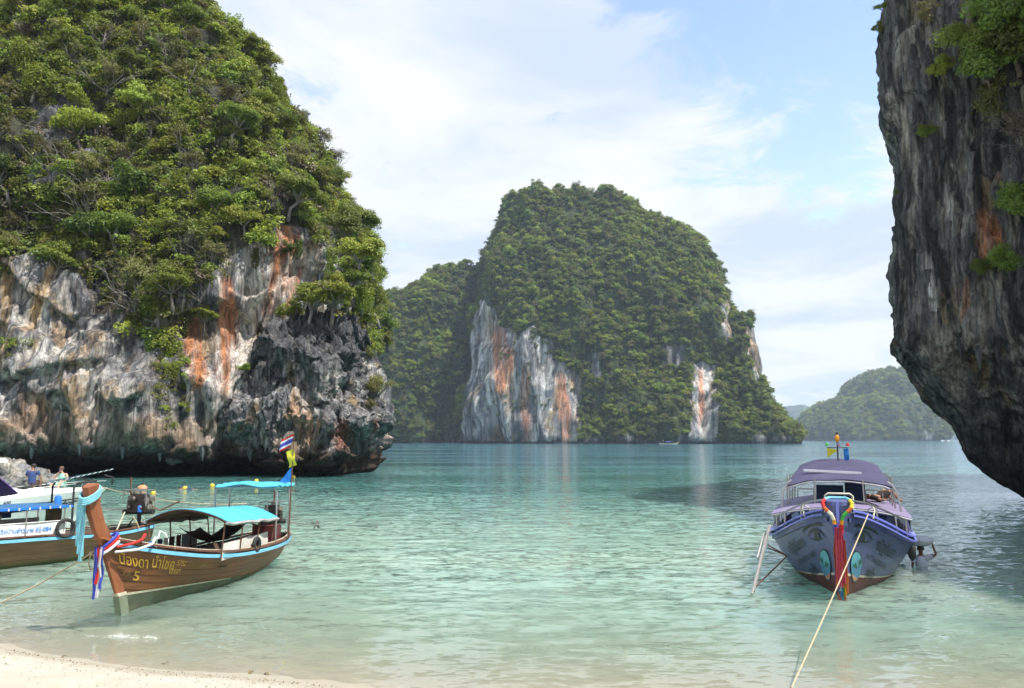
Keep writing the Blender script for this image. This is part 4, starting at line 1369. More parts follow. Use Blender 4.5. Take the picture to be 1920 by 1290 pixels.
VINES = [vine_mesh(91, LEAF[1]), vine_mesh(92, LEAF[0]), vine_mesh(93, LEAF[3])]
for i, (px, py, k, ln, lb) in enumerate([
        (30, 470, 2, 3.2, 'dry olive vine, outermost, over the streaked cliff face'), (110, 485, 0, 3.6, 'green vine hanging between the two ochre streaks'), (165, 490, 2, 4.2, 'long olive vine over the dark stripe of the streaked face'),
        (205, 540, 1, 4.6, 'dark vine curtain beside the feathery olive tree'), (245, 600, 0, 4.0, 'green vine curtain below the feathery olive tree'), (285, 620, 1, 4.4, 'dark vine curtain over the middle of the cliff'), (318, 640, 0, 5.2, 'longest green vine down the dark middle cliff'),
        (345, 600, 2, 3.0, 'olive vine just beside the orange patch'), (395, 520, 0, 3.0, 'green vine between the two orange streaks'), (480, 470, 2, 2.6, 'short olive vine over the pale recess'), (560, 455, 1, 2.4, 'short dark vine under the brink'), (625, 470, 0, 3.4, 'green vine curtain at the brink')]):
    q = rooted(BVH_LEFT, px, py, 86, 0.5)
    o = empty('vine', (q.x, q.y - 0.1, q.z + 0.3)); o.scale = (ln * 1.15, ln, ln)
    link('foliage', VINES[k][0], None, o); link('stems', VINES[k][1], None, o)
    tag(o, lb, 'vine', 'vines on the left cliff')

# plants on the right-hand cliff
for px, py, Y, k, rad, lb in [
        (1800, 75, 44, 3, 1.5, 'green leafy creeper high on the shaded right cliff'), (1850, 40, 42, 1, 2.2, 'dark green bush near the top of the shaded right cliff'), (1900, 90, 41, 0, 2.1, 'dark green bush at the outer border of the shaded cliff'),
        (1850, 130, 42, 0, 1.7, 'dark green bush hanging below the others on the right cliff'), (1880, 190, 41, 8, 1.6, 'brown twiggy thicket hanging on the shaded right cliff'), (1910, 240, 40, 9, 1.3, 'brownish thicket below the bushes on the right cliff'), (1765, 130, 44, 4, 0.8, 'small green creeper tuft on the right cliff'),
        (1735, 250, 44, 0, 0.6, 'small dark creeper beside the brown thicket'), (1870, 485, 41, 2, 1.0, 'dark leafy branch jutting from the right cliff'), (1835, 500, 42, 0, 0.6, 'leafy branch tip in front of the pale streaks'),
        (1905, 390, 40, 0, 1.4, 'dark bush beside the orange patch of the right cliff'), (1648, 55, 46, 4, 0.55, 'sprig of leaves sticking out from the right cliff top against sky'), (1652, 15, 46, 3, 0.45, 'topmost leaf sprig on the right cliff edge'),
        (1682, 362, 46, 0, 0.24, 'tiny tuft on the right cliff edge against the cloud'), (1680, 645, 46.2, 9, 0.32, 'dry tuft on the lip of the right cliff'), (1735, 25, 45, 8, 0.9, 'olive scrub at the top of the right cliff'), (1915, 20, 40, 1, 2.0, 'topmost dark bush at the outer border of the right cliff')]:
    q = rooted(BVH_RIGHT, px, py, Y, rad)
    plant_tree((q.x + 0.35 * rad, q.y + 0.45 * rad, q.z - rad * 0.45), k, rad, rs.uniform(-.3, .3), (0.75 + rs.uniform(-.2, .2), -0.55 + rs.uniform(-.2, .2)), lb, 'plants on the right cliff', twigs=(k == 9))

# dripstone hanging from the overhangs: pieces of the cliffs
def dripstone(parent, bvh, px, py, Y, ln, r, seed):
    h = bvh.ray_cast(Vector((0, 0, EYE)), ray(px, py).normalized())[0]
    q = h if (h is not None and abs(h.y - Y) < 14) else at(px, py, Y)
    rr = random.Random(seed)
    prof = [(0, 0.5, 1.25), (.15, .2, 1.0), (.4, -.1, .8), (.62, -.45, .62), (.8, -.75, .34), (1, -1, .06)]
    mb = MB(); P_ = []
    for k_, z_, w_ in prof:
        P_.append([(w_ * r * math.cos(a) * rr.uniform(.75, 1.2) + .1 * r * math.sin(3 * z_ + seed), w_ * r * math.sin(a) * rr.uniform(.75, 1.2), z_ * ln) for a in np.linspace(0, 2 * math.pi, 9)[:-1]])
        P_[-1].append(P_[-1][0])
    mb.grid(P_)
    me_ = mesh_from('stalactite', mb.v, mb.f, True)
    color_attr(me_, 'tint', np.tile(np.array((.10, .10, .10)) * rr.uniform(.5, 2.2), (len(mb.v), 1)))
    o = link('stalactite', me_, ROCK, parent); o.location = q


for i, (px, py, ln, r) in enumerate([(1690, 664, .55, .20), (1684, 650, .4, .16), (1700, 676, .35, .14), (1735, 712, .3, .14), (1770, 750, .35, .15), (1748, 600, .9, .16), (1762, 590, .7, .13), (1740, 520, .9, .18), (1720, 560, .8, .16), (1800, 640, .9, .2), (1835, 660, 1.0, .22), (1870, 650, 1.1, .2), (1712, 480, .7, .15), (1778, 430, .9, .16), (1675, 238, .6, .2), (1690, 300, .7, .16), (1820, 300, .8, .2), (1770, 240, .7, .16)]):
    dripstone(cliff_right, BVH_RIGHT, px, py, 45, ln, r, i)
for i, (px, py, ln, r) in enumerate([(150, 840, .8, .3), (230, 846, .9, .32), (300, 850, .9, .3), (380, 846, 1.0, .3), (470, 852, .8, .3), (60, 846, .8, .3)]):
    dripstone(cliff_left, BVH_LEFT, px, py, 85, ln, r, 40 + i)

# ------------------------------------------------------------------ air between here and the far islands
hz = MB().box((0, 4310, 144), (19200, 8780, 312)).build('haze', None)
m, nt = new_mat('haze_air')
pv = nd(nt, 'ShaderNodeVolumePrincipled', {'Color': (0.66, 0.83, 1.0, 1), 'Density': 0.00010, 'Anisotropy': 0.0})
nt.links.new(pv.outputs[0], nd(nt, 'ShaderNodeOutputMaterial').inputs['Volume'])
hz.data.materials.append(m)
tag(hz, 'pale blue sea haze over the bay', kind='stuff')

# ================================================================== boats: materials
M = {}
def planked(name, a, b, dark, stretch, algae=None):
    m, nt = new_mat(name)
    tcd = nd(nt, 'ShaderNodeTexCoord').outputs['Object']
    g = noise_out(nt, 5.0, 6, 0.62, vec=tcd, stretch=stretch)
    c = mixc(nt, nd(nt, 'ShaderNodeMapRange', {'Value': g, 'From Min': 0.32, 'From Max': 0.68}).outputs[0], a, b)
    w = noise_out(nt, 0.9, 5, 0.65, vec=tcd)
    c = mixc(nt, nd(nt, 'ShaderNodeMapRange', {'Value': w, 'From Min': 0.45, 'From Max': 0.72, 'To Max': 0.65}).outputs[0], c, dark)
    ob = nd(nt, 'ShaderNodeObjectInfo').outputs['Random']
    c = mixc(nt, nd(nt, 'ShaderNodeMapRange', {'Value': ob, 'To Max': 0.28}).outputs[0], c, dark)
    if algae:
        sz = nd(nt, 'ShaderNodeSeparateXYZ', {0: tcd}).outputs[2]
        zz_ = nd(nt, 'ShaderNodeMath', {0: w, 1: 0.30, 2: sz}, operation='MULTIPLY_ADD').outputs[0]
        c = mixc(nt, nd(nt, 'ShaderNodeMapRange', {'Value': zz_, 'From Min': 0.36, 'From Max': 0.22, 'To Max': 0.85}).outputs[0], c, algae)
    p = nd(nt, 'ShaderNodeBsdfPrincipled', {'Base Color': c, 'Roughness': nd(nt, 'ShaderNodeMapRange', {'Value': w, 'To Min': 0.38, 'To Max': 0.62}).outputs[0], 'Specular IOR Level': 0.4})
    b_ = nd(nt, 'ShaderNodeBump', {'Height': g, 'Strength': 0.25, 'Distance': 0.02})
    nt.links.new(b_.outputs[0], p.inputs['Normal'])
    nt.links.new(p.outputs[0], nd(nt, 'ShaderNodeOutputMaterial').inputs['Surface'])
    return m


M['teak'] = planked('varnished_teak', (0.15, 0.055, 0.020), (0.26, 0.095, 0.033), (0.085, 0.055, 0.024), (0.25, 1, 2.2))
M['prow'] = planked('red_teak', (0.26, 0.085, 0.033), (0.36, 0.125, 0.05), (0.16, 0.06, 0.03), (1, 1, 0.2))
M['oldwood'] = planked('weathered_wood', (0.17, 0.085, 0.042), (0.27, 0.15, 0.08), (0.085, 0.05, 0.03), (0.25, 1, 2.2), (0.05, 0.075, 0.018))
M['inside'] = simple('dark_wood', (0.07, 0.042, 0.026), 0.7, var=0.4, vscale=5)
M['gunwale'] = simple('gunwale_wood', (0.13, 0.055, 0.035), 0.6, var=0.35, vscale=4, dirt=(0.28, 0.2, 0.15))
M['skyblue'] = simple('sky_blue_paint', (0.17, 0.48, 0.70), 0.45, var=0.10, vscale=2, dirt=(0.10, 0.25, 0.35), dirt_amt=0.4)
M['bluetarp'] = simple('blue_tarpaulin', (0.075, 0.43, 0.62), 0.55, var=0.16, vscale=1.8, dirt=(0.04, 0.22, 0.36), dirt_amt=0.55, bump=0.5, bscale=5, trans=0.12)
M['lining'] = simple('patterned_lining', (0.15, 0.10, 0.055), 0.85, var=0.5, vscale=2.5, dirt=(0.05, 0.07, 0.12), dirt_amt=0.9, stretch=(0.4, 2.2, 1), trans=0.25)
M['navy'] = simple('navy_cloth', (0.025, 0.045, 0.095), 0.75, var=0.25, vscale=4)
M['navytarp'] = simple('navy_tarpaulin', (0.035, 0.13, 0.28), 0.55, var=0.2, vscale=3, trans=0.1)
M['white'] = simple('white_paint', (0.74, 0.75, 0.74), 0.4, var=0.05, vscale=2, dirt=(0.45, 0.42, 0.36), dirt_amt=0.35)
M['gel'] = simple('white_gelcoat', (0.78, 0.79, 0.79), 0.22, var=0.03, vscale=1.2, dirt=(0.6, 0.6, 0.57), dirt_amt=0.2, spec=0.5)
M['canvas'] = simple('white_canvas', (0.62, 0.60, 0.55), 0.8, var=0.10, vscale=3, dirt=(0.40, 0.34, 0.24), dirt_amt=0.6, bump=0.3, bscale=6)
M['greycanvas'] = simple('grey_canvas', (0.32, 0.32, 0.31), 0.8, var=0.2, vscale=4, dirt=(0.16, 0.15, 0.14))
M['black'] = simple('black_rubber', (0.022, 0.022, 0.023), 0.7, var=0.3, vscale=8)
M['darkcloth'] = simple('dark_hammock_cloth', (0.028, 0.020, 0.018), 0.85, var=0.3, vscale=5)
M['steel'] = simple('galvanised_pipe', (0.42, 0.41, 0.39), 0.35, metal=0.8, var=0.2, vscale=6, dirt=(0.22, 0.12, 0.06), dirt_amt=0.5)
M['rust'] = simple('rusty_pipe', (0.12, 0.065, 0.045), 0.75, metal=0.2, var=0.4, vscale=9, dirt=(0.27, 0.13, 0.06), dirt_amt=0.7)
M['engine'] = simple('oily_engine', (0.055, 0.048, 0.044), 0.5, metal=0.5, var=0.5, vscale=12, dirt=(0.24, 0.15, 0.09), dirt_amt=0.7)
M['enginegrey'] = simple('engine_alloy', (0.27, 0.25, 0.22), 0.5, metal=0.6, var=0.4, vscale=12, dirt=(0.12, 0.08, 0.05), dirt_amt=0.7)
M['brightblue'] = simple('bright_blue_plastic', (0.03, 0.17, 0.60), 0.4, var=0.1)
M['rope'] = simple('manila_rope', (0.42, 0.34, 0.22), 0.9, var=0.2, vscale=30)
M['gold'] = simple('gold_paint', (0.66, 0.40, 0.06), 0.5, var=0.15, vscale=14, dirt=(0.30, 0.15, 0.04), dirt_amt=0.45)
M['faded'] = simple('faded_gold_paint', (0.30, 0.19, 0.06), 0.6, var=0.25, vscale=20, dirt=(0.16, 0.09, 0.03), dirt_amt=0.8)
M['cream'] = simple('cream_paint', (0.58, 0.54, 0.42), 0.6, var=0.1, vscale=6, dirt=(0.25, 0.2, 0.13), dirt_amt=0.6)
M['bottom'] = simple('grey_green_bottom_paint', (0.095, 0.11, 0.075), 0.75, var=0.3, vscale=3, dirt=(0.09, 0.12, 0.035), dirt_amt=0.9)
M['purple'] = simple('violet_blue_paint', (0.070, 0.085, 0.205), 0.42, var=0.20, vscale=1.3, dirt=(0.050, 0.058, 0.12), dirt_amt=0.7, bump=0.12, bscale=5, spec=0.5)
M['purplerail'] = simple('bright_violet_paint', (0.17, 0.19, 0.58), 0.35, var=0.1, vscale=3)
M['lavender'] = simple('lavender_canvas', (0.19, 0.16, 0.26), 0.6, var=0.10, vscale=1.5, dirt=(0.30, 0.26, 0.40), dirt_amt=0.4, bump=0.6, bscale=3)
M['violetcanvas'] = simple('violet_canvas', (0.048, 0.045, 0.095), 0.8, var=0.22, vscale=1.4, dirt=(0.034, 0.032, 0.06), dirt_amt=0.7, bump=0.8, bscale=3)
M['redbottom'] = simple('red_bottom_paint', (0.105, 0.022, 0.020), 0.6, var=0.25, vscale=3, dirt=(0.06, 0.025, 0.02), dirt_amt=0.7)
M['darkpaint'] = simple('dark_green_lettering_paint', (0.012, 0.020, 0.026), 0.5, var=0.2)
M['bluetext'] = simple('blue_lettering_paint', (0.02, 0.20, 0.62), 0.5, var=0.3, vscale=20, dirt=(0.5, 0.6, 0.7), dirt_amt=0.7)
M['navytext'] = simple('navy_lettering_paint', (0.02, 0.035, 0.10), 0.4, var=0.1)
M['greytext'] = simple('grey_lettering_paint', (0.36, 0.38, 0.42), 0.5, var=0.2)
M['teal'] = simple('teal_emblem_paint', (0.10, 0.36, 0.43), 0.4, var=0.15, vscale=3)
M['tealsea'] = simple('blue_emblem_paint', (0.06, 0.22, 0.36), 0.4, var=0.15, vscale=3)
M['coral'] = simple('coral_emblem_paint', (0.50, 0.24, 0.14), 0.5, var=0.15)
M['palm'] = simple('palm_emblem_paint', (0.018, 0.10, 0.05), 0.5, var=0.15)
for nm, col in [('red', (0.62, 0.035, 0.03)), ('cloth_white', (0.78, 0.77, 0.76)), ('blue', (0.06, 0.09, 0.48)), ('pink', (0.62, 0.075, 0.125)), ('orange', (0.55, 0.12, 0.025)), ('amber', (0.75, 0.34, 0.03)), ('yellow', (0.72, 0.60, 0.04)), ('green', (0.06, 0.42, 0.06)), ('cyan', (0.05, 0.40, 0.58)), ('palecyan', (0.25, 0.62, 0.72)), ('flagblue', (0.03, 0.22, 0.62)), ('flagyellow', (0.70, 0.66, 0.06))]:
    M[nm] = simple(nm + '_cloth', col, 0.75, var=0.12, vscale=6, bump=0.2, bscale=14, trans=0.25)
M['buoy'] = simple('yellow_buoy_plastic', (0.72, 0.47, 0.03), 0.35, var=0.06)
M['glass'] = simple('dark_tinted_screen', (0.012, 0.010, 0.03), 0.12, var=0.1, spec=0.6)
M['plum'] = simple('plum_trim', (0.09, 0.04, 0.20), 0.4, var=0.1)
M['skin_tan'] = simple('tanned_skin', (0.30, 0.145, 0.085), 0.6, var=0.08)
M['skin_fair'] = simple('fair_skin', (0.52, 0.30, 0.21), 0.6, var=0.06)
M['skin_dark'] = simple('dark_tanned_skin', (0.16, 0.075, 0.045), 0.6, var=0.08)
M['hair'] = simple('black_hair', (0.015, 0.012, 0.010), 0.6, var=0.2)
M['hair_brown'] = simple('brown_hair', (0.09, 0.05, 0.03), 0.6, var=0.2)
M['tshirt_navy'] = simple('navy_tshirt', (0.030, 0.060, 0.165), 0.85, var=0.15)
M['mint'] = simple('mint_vest', (0.32, 0.62, 0.48), 0.85, var=0.1)
M['tshirt_white'] = simple('pale_tshirt', (0.52, 0.55, 0.62), 0.85, var=0.12)
M['lifevest'] = simple('orange_life_vest', (0.72, 0.25, 0.11), 0.7, var=0.1)
M['plastic_bag'] = simple('translucent_white_bag', (0.62, 0.64, 0.68), 0.3, var=0.15, vscale=5, bump=0.6, bscale=10, trans=0.2)
M['tyre'] = M['black']


# ================================================================== boats: hull
class Hull:
    def __init__(s, L, rake, B, K, S, p):
        s.L, s.rake = L, rake
        g_ = np.linspace(0, 1, 801)
        s.B, s.K, s.S, s.p = [catm(g_, *np.array(t, float).T).tolist() for t in (B, K, S, p)]

    def f(s, tab, t):
        u = min(max(t, 0.0), 1.0) * 800
        i = min(int(u), 799)
        return tab[i] + (tab[i + 1] - tab[i]) * (u - i)

    def pt(s, t, v, side=1):
        t = min(max(t, 0.0), 1.0); v = min(max(v, 0.0), 1.0)
        K, S = s.f(s.K, t), s.f(s.S, t)
        x = -t * s.L + s.rake * v ** 1.15 * (1 - t) ** 5
        return Vector((x, side * s.f(s.B, t) * max(v, 1e-4) ** s.f(s.p, t), K + (S - K) * v))

    def out(s, t, v, side=1, off=0.0):
        p = s.pt(t, v, side)
        e = 0.004
        a = s.pt(t + e, v, side) - s.pt(t - e, v, side); b = s.pt(t, v + e, side) - s.pt(t, v - e, side)
        n = a.cross(b)
        n = n.normalized() if n.length > 1e-12 else Vector((0, side, 0))
        if n.y * side < 0:
            n = -n
        return p + n * off

    def vz(s, t, z):
        K, S = s.f(s.K, t), s.f(s.S, t)
        return (z - K) / (S - K)

    def on(s, side, t, z, off):
        return s.out(t, s.vz(t, z), side, off)

    def write(s, body, size, side, t0, drop, dirn, mat, parent, off=0.014, shear=0.0, name='lettering', squash=1.0):
        g, f = text_geo(body, size, shear, 0.03)
        vs = []
        for u, w in g:
            t = t0 + dirn * u * squash / s.L
            vs.append(s.on(side, t, s.f(s.S, t) - drop + w, off))
        return MB().add(vs, f).build(name, mat, parent)

    def write_span(s, body, size, side, tb, te, drop, mat, parent, shear=0.0, off=0.016):
        g, f = text_geo(body, size, shear, 0.012)
        wmax = max(p[0] for p in g)
        vs = []
        for u, w in g:
            q = u / wmax
            t = tb + (te - tb) * (q if side == 1 else 1 - q)
            vs.append(s.on(side, t, s.f(s.S, t) - drop + w, off))
        return MB().add(vs, f).build('lettering', mat, parent)

    def shape(s, poly, side, t0, drop, dirn, off=0.014):
        """Outline in metres (u along the side, w up) laid on the hull."""
        vs = []
        for u, w in poly:
            t = t0 + dirn * u / s.L
            vs.append(s.on(side, t, s.f(s.S, t) - drop + w, off))
        return vs

    def body(s, parent, mat, levels, inside_mat, deck_z, nt=40, plank_name='plank', smooth_skin=False):
        ts = np.linspace(0, 1, nt)
        inner = MB()
        for side in (1, -1):
            P = [[s.out(t, v, side, -0.035) for v in np.linspace(0, 1, 9)] for t in ts]
            inner.grid(P)
        st = [s.out(1, v, 1, -0.035) for v in np.linspace(0, 1, 9)]; sp_ = [s.out(1, v, -1, -0.035) for v in np.linspace(0, 1, 9)]
        inner.grid([st, sp_])
        h = inner.build('hull', inside_mat, parent, True)
        for side in (1, -1):
            if smooth_skin:
                MB().grid([[s.out(t, v, side, 0.006) for v in np.linspace(0, 1, 16)] for t in ts]).build('side_shell', mat, h, True)
                continue
            for k in range(len(levels) - 1):
                v0, v1 = levels[k], levels[k + 1]
                gap = 0.0045 / max(0.4, s.f(s.S, 0.5) - s.f(s.K, 0.5))
                P = [[s.out(t, v0 + (0.0 if k == 0 else gap), side, 0.006), s.out(t, (v0 + v1) / 2, side, 0.004), s.out(t, v1 - 0.3 * gap, side, 0.0), s.out(t, v1, side, -0.03)] for t in ts]
                mb = MB().grid(P)
                mb.grid([[s.out(t, v0 + (0.0 if k == 0 else gap), side, 0.010), s.out(t, max(v0, 0.001), side, -0.03)] for t in ts])
                mb.build(plank_name, mat, h, True)
        # transom
        tv = [s.out(1, v, 1, 0.006) for v in np.linspace(0, 1, 9)]; tp = [s.out(1, v, -1, 0.006) for v in np.linspace(0, 1, 9)]
        tr = MB().grid([tv, tp]); tr.build('transom', mat, h)
        dk = MB()
        P = []
        for t in np.linspace(0.04, 0.99, 30):
            v = s.vz(t, deck_z)
            v = min(max(v, 0.05), 0.93)
            a = s.out(t, v, 1, -0.04); b = s.out(t, v, -1, -0.04)
            P.append([a, a.lerp(b, 0.5), b])
        dk.grid(P)
        dk.build('deck', inside_mat, parent)
        return h

    def rail(s, parent, name, mat, v, w, h, out=0.0, t0=0.0, t1=1.0, n=44, sides=(1, -1), dz=0.0):
        """A strip of box section (w out, h high) along both sides at height v."""
        for side in sides:
            P = []
            for t in np.linspace(t0, t1, n):
                c = s.out(t, v, side, out) + Vector((0, 0, dz))
                o_ = s.out(t, v, side, out + w) + Vector((0, 0, dz)); o_.z = c.z
                P.append([c + Vector((0, 0, -h / 2)), o_ + Vector((0, 0, -h / 2)), o_ + Vector((0, 0, h / 2)), c + Vector((0, 0, h / 2)), c + Vector((0, 0, -h / 2))])
            MB().grid(P).build(name, mat, parent)


def sweep_box(pts, wx, wy):
    """Rectangular bar along points (x, z) in the boat's middle plane."""
    mb = MB()
    P = []
    for i, (x, z) in enumerate(pts):
        a, b = pts[max(i - 1, 0)], pts[min(i + 1, len(pts) - 1)]
        t = Vector((b[0] - a[0], 0, b[1] - a[1])).normalized()
        n = Vector((t.z, 0, -t.x))
        c = Vector((x, 0, z))
        hx, hy = wx[i] / 2, wy[i] / 2
        P.append([c + n * hx + Vector((0, hy * 0.55, 0)), c + n * hx + Vector((0, -hy * 0.55, 0)), c - n * hx * 0.2 + Vector((0, -hy, 0)), c - n * hx + Vector((0, -hy, 0)), c - n * hx + Vector((0, hy, 0)), c - n * hx * 0.2 + Vector((0, hy, 0))])
    for row in P:
        row.append(row[0])
    mb.grid(P)
    b0 = len(mb.v)
    mb.add(P[-1][:6], [(0, 1, 2, 3, 4, 5)]); mb.add(P[0][:6], [(5, 4, 3, 2, 1, 0)])
    return mb


def cloth_strip(pts, w, wdir, mat, name, parent, seed=0, wave=0.02, th=0.006, taper=None):
    """A ribbon through pts, width w along wdir, with soft folds and real thickness."""
    rs_ = random.Random(seed)
    wd = Vector(wdir).normalized()
    P = []
    ph = rs_.uniform(0, 6)
    for i, p in enumerate(pts):
        p = Vector(p)
        k = taper[i] if taper else 1.0
        row = []
        for j in range(6):
            u = j / 5 - 0.5
            n = Vector((wd.y, -wd.x, 0))
            row.append(p + wd * (u * w * k) + n * (wave * math.sin(u * 11 + ph + i * 0.5)) + Vector((0, 0, 0.2 * wave * math.sin(7 * u + i))))
        P.append(row)
    mb = MB().sheet(P, th)
    return mb.build(name, mat, parent, True)


def arc_pts(a, b, sag, n=14):
    a, b = Vector(a), Vector(b)
    return [a.lerp(b, i / n) - Vector((0, 0, sag * 4 * (i / n) * (1 - i / n))) for i in range(n + 1)]


def longtail_engine(parent, loc, sc_, tail_dir, tail_len, handle_dir, seed=1, mats=('engine', 'enginegrey')):
    """Car-type engine on a swivel with long tail shaft: block, head, pulley, pipes, exhaust, handle, shaft, propeller."""
    rs_ = random.Random(seed)
    c = Vector(loc)
    td, hd = Vector(tail_dir).normalized(), Vector(handle_dir).normalized()
    e = MB()
    ax = Vector((td.x, td.y, 0)).normalized(); ay = Vector((-ax.y, ax.x, 0))
    Mx = Matrix((ax, ay, Vector((0, 0, 1)))).transposed()
    e.box(c, (0.62 * sc_, 0.34 * sc_, 0.34 * sc_), M=Mx)
    e.box(c + Vector((0, 0, 0.26 * sc_)), (0.50 * sc_, 0.24 * sc_, 0.20 * sc_), M=Mx, taper=0.85)
    for k in range(7):
        q = c + ax * rs_.uniform(-.28, .28) * sc_ + ay * rs_.choice((-1, 1)) * 0.19 * sc_ + Vector((0, 0, rs_.uniform(-.1, .28) * sc_))
        e.ball(q, rs_.uniform(0.05, 0.10) * sc_, 8, 5)
    eo = e.build('engine_block', M[mats[0]], parent, False)
    d = MB()
    for k in range(3):
        q = c + ax * (-0.34 * sc_) + ay * (0.12 - 0.12 * k) * sc_ + Vector((0, 0, (0.16, -0.04, 0.2)[k] * sc_))
        d.lathe([(0.03 * sc_, -0.03), (0.10 * sc_, -0.02), (0.10 * sc_, 0.02), (0.04 * sc_, 0.03)], 12, (Matrix((ay, Vector((0, 0, 1)), ax)).transposed()), q)
    d.build('pulley', M[mats[1]], eo)
    a = MB()
    a.lathe([(0.10 * sc_, 0), (0.12 * sc_, 0.02), (0.12 * sc_, 0.1 * sc_), (0.07 * sc_, 0.13 * sc_)], 12, None, c + Vector((0, 0, 0.34 * sc_)) + ax * 0.1 * sc_)
    a.box(c + ax * 0.22 * sc_ + Vector((0, 0, 0.22 * sc_)), (0.2 * sc_, 0.3 * sc_, 0.16 * sc_), M=Mx)
    a.build('air_filter', M[mats[1]], eo)
    x = MB()
    x.tube([c + ax * 0.12 * sc_ + ay * 0.16 * sc_ + Vector((0, 0, 0.2 * sc_)), c + ax * 0.22 * sc_ + ay * 0.16 * sc_ + Vector((0, 0, 0.42 * sc_)), c + ax * 0.22 * sc_ + ay * 0.16 * sc_ + Vector((0, 0, 0.85 * sc_))], 0.028 * sc_, 7)
    x.build('exhaust_pipe', M['rust'], eo)
    g = MB()
    z1 = Vector((0, 0, 0.46 * sc_))
    g.tube([c - ax * 0.38 * sc_ + ay * 0.2 * sc_, c - ax * 0.38 * sc_ + ay * 0.2 * sc_ + z1, c + ax * 0.4 * sc_ + ay * 0.2 * sc_ + z1 * 1.05, c + ax * 0.46 * sc_ + ay * 0.2 * sc_ + z1 * 0.3], 0.018 * sc_, 6)
    g.tube([c - ax * 0.38 * sc_ - ay * 0.2 * sc_, c - ax * 0.38 * sc_ - ay * 0.2 * sc_ + z1, c + ax * 0.4 * sc_ - ay * 0.2 * sc_ + z1 * 1.05], 0.018 * sc_, 6)
    g.build('guard_rail', M['steel'], eo)
    b = MB()
    b.tube([c - Vector((0, 0, 0.16 * sc_)) - ax * 0.5 * sc_, c - Vector((0, 0, 0.20 * sc_)) + ax * 0.55 * sc_], 0.085 * sc_, 8)
    b.tube([c - Vector((0, 0, 0.2 * sc_)), c - Vector((0, 0, 0.75 * sc_))], 0.06 * sc_, 8)
    b.build('swivel_mount', M['black'], parent)
    hnd = MB().tube([c + hd * 0.3 * sc_ - Vector((0, 0, 0.05)), c + hd * 0.6 * sc_ - Vector((0, 0, 0.22 * sc_)), c + hd * 1.15 * sc_ - Vector((0, 0, 0.02 * sc_))], 0.026 * sc_, 7)
    hnd.build('tiller_handle', M['rust'], parent)
    s0 = c - Vector((0, 0, 0.14 * sc_)) + td * 0.4 * sc_
    s1 = s0 + td * tail_len
    MB().tube([s0, s1], [0.030, 0.022], 7).build('tail_shaft', M['steel'], parent)
    pr = MB()
    up_ = td.orthogonal().normalized(); rt = td.cross(up_)
    pr.tube([s1 - td * 0.05, s1 + td * 0.1], [0.05, 0.03], 8)
    for k in range(3):
        a_ = 2.1 * k
        dr = up_ * math.cos(a_) + rt * math.sin(a_); sd = td.cross(dr)
        q = s1 + dr * 0.11
        pr.add([s1 + sd * 0.02, q + sd * 0.07 + td * 0.02, s1 + dr * 0.19 + sd * 0.02 + td * 0.02, q - sd * 0.05 - td * 0.02, s1 + sd * 0.02 + td * 0.012, q + sd * 0.07 + td * 0.032, s1 + dr * 0.19 + sd * 0.02 + td * 0.032, q - sd * 0.05 - td * 0.008],
               [(0, 1, 2, 3), (7, 6, 5, 4), (0, 4, 5, 1), (1, 5, 6, 2), (2, 6, 7, 3), (3, 7, 4, 0)])
    pr.build('propeller', M['enginegrey'], parent)
    return eo


def torus(mb, c, r, r2, n_, ax1, ax2, seg=18):
    pts = [Vector(c) + Vector(ax1) * r * math.cos(2 * math.pi * k / seg) + Vector(ax2) * r * math.sin(2 * math.pi * k / seg) for k in range(seg + 1)]
    return mb.tube(pts, r2, n_, False)


# ------------------------------------------------------------------ the brown longtail boat in front
bow = onz(231, 1150); dirv = Vector((-0.14, -0.99, 0)).normalized()
boat = empty('longtail_boat', (bow.x, bow.y, 0.09), math.atan2(dirv.y, dirv.x))
tag(boat, 'brown wooden longtail boat with gold lettering and bright blue canopy', 'boat', 'longtail boats')
H1 = Hull(7.9, 0.95, [(0, .055), (.05, .26), (.12, .52), (.22, .78), (.35, .97), (.5, 1.07), (.68, 1.07), (.84, .93), (.94, .72), (1, .42)],
          [(0, -.12), (.12, -.22), (.5, -.32), (.8, -.2), (.93, .05), (1, .3)],
          [(0, 1.66), (.08, 1.40), (.18, 1.15), (.3, .94), (.45, .80), (.6, .74), (.8, .72), (.92, .76), (1, .82)],
          [(0, 1.05), (.1, .85), (.25, .62), (.5, .42), (1, .5)])
H1.body(boat, M['teak'], [0, .34, .46, .57, .68, .79, .90, 1.0], M['inside'], 0.22)
H1.rail(boat, 'rubbing_strip', M['skyblue'], 0.955, 0.045, 0.085, 0.004, 0.015)
H1.rail(boat, 'gunwale', M['gunwale'], 1.0, 0.11, 0.05, -0.08, 0.02, dz=0.03)
H1.rail(boat, 'capping', M['cream'], 1.0, 0.025, 0.02, -0.095, 0.02, dz=0.06)
stem = sweep_box([(0.0, -0.12), (0.02, -0.02), (0.25, 0.5), (0.55, 1.08), (0.84, 1.62), (1.09, 1.95), (1.30, 2.35), (1.44, 2.84)], [.22, .24, .24, .26, .28, .28, .28, .28], [.10, .12, .12, .14, .18, .19, .22, .27])
pw = stem.build('prow', M['prow'], boat)
MB().box((0.74, 0, 1.60), (0.62, 0.30, 0.05), M=Matrix.Rotation(-0.35, 3, 'Y')).build('breast_board', M['prow'], boat)
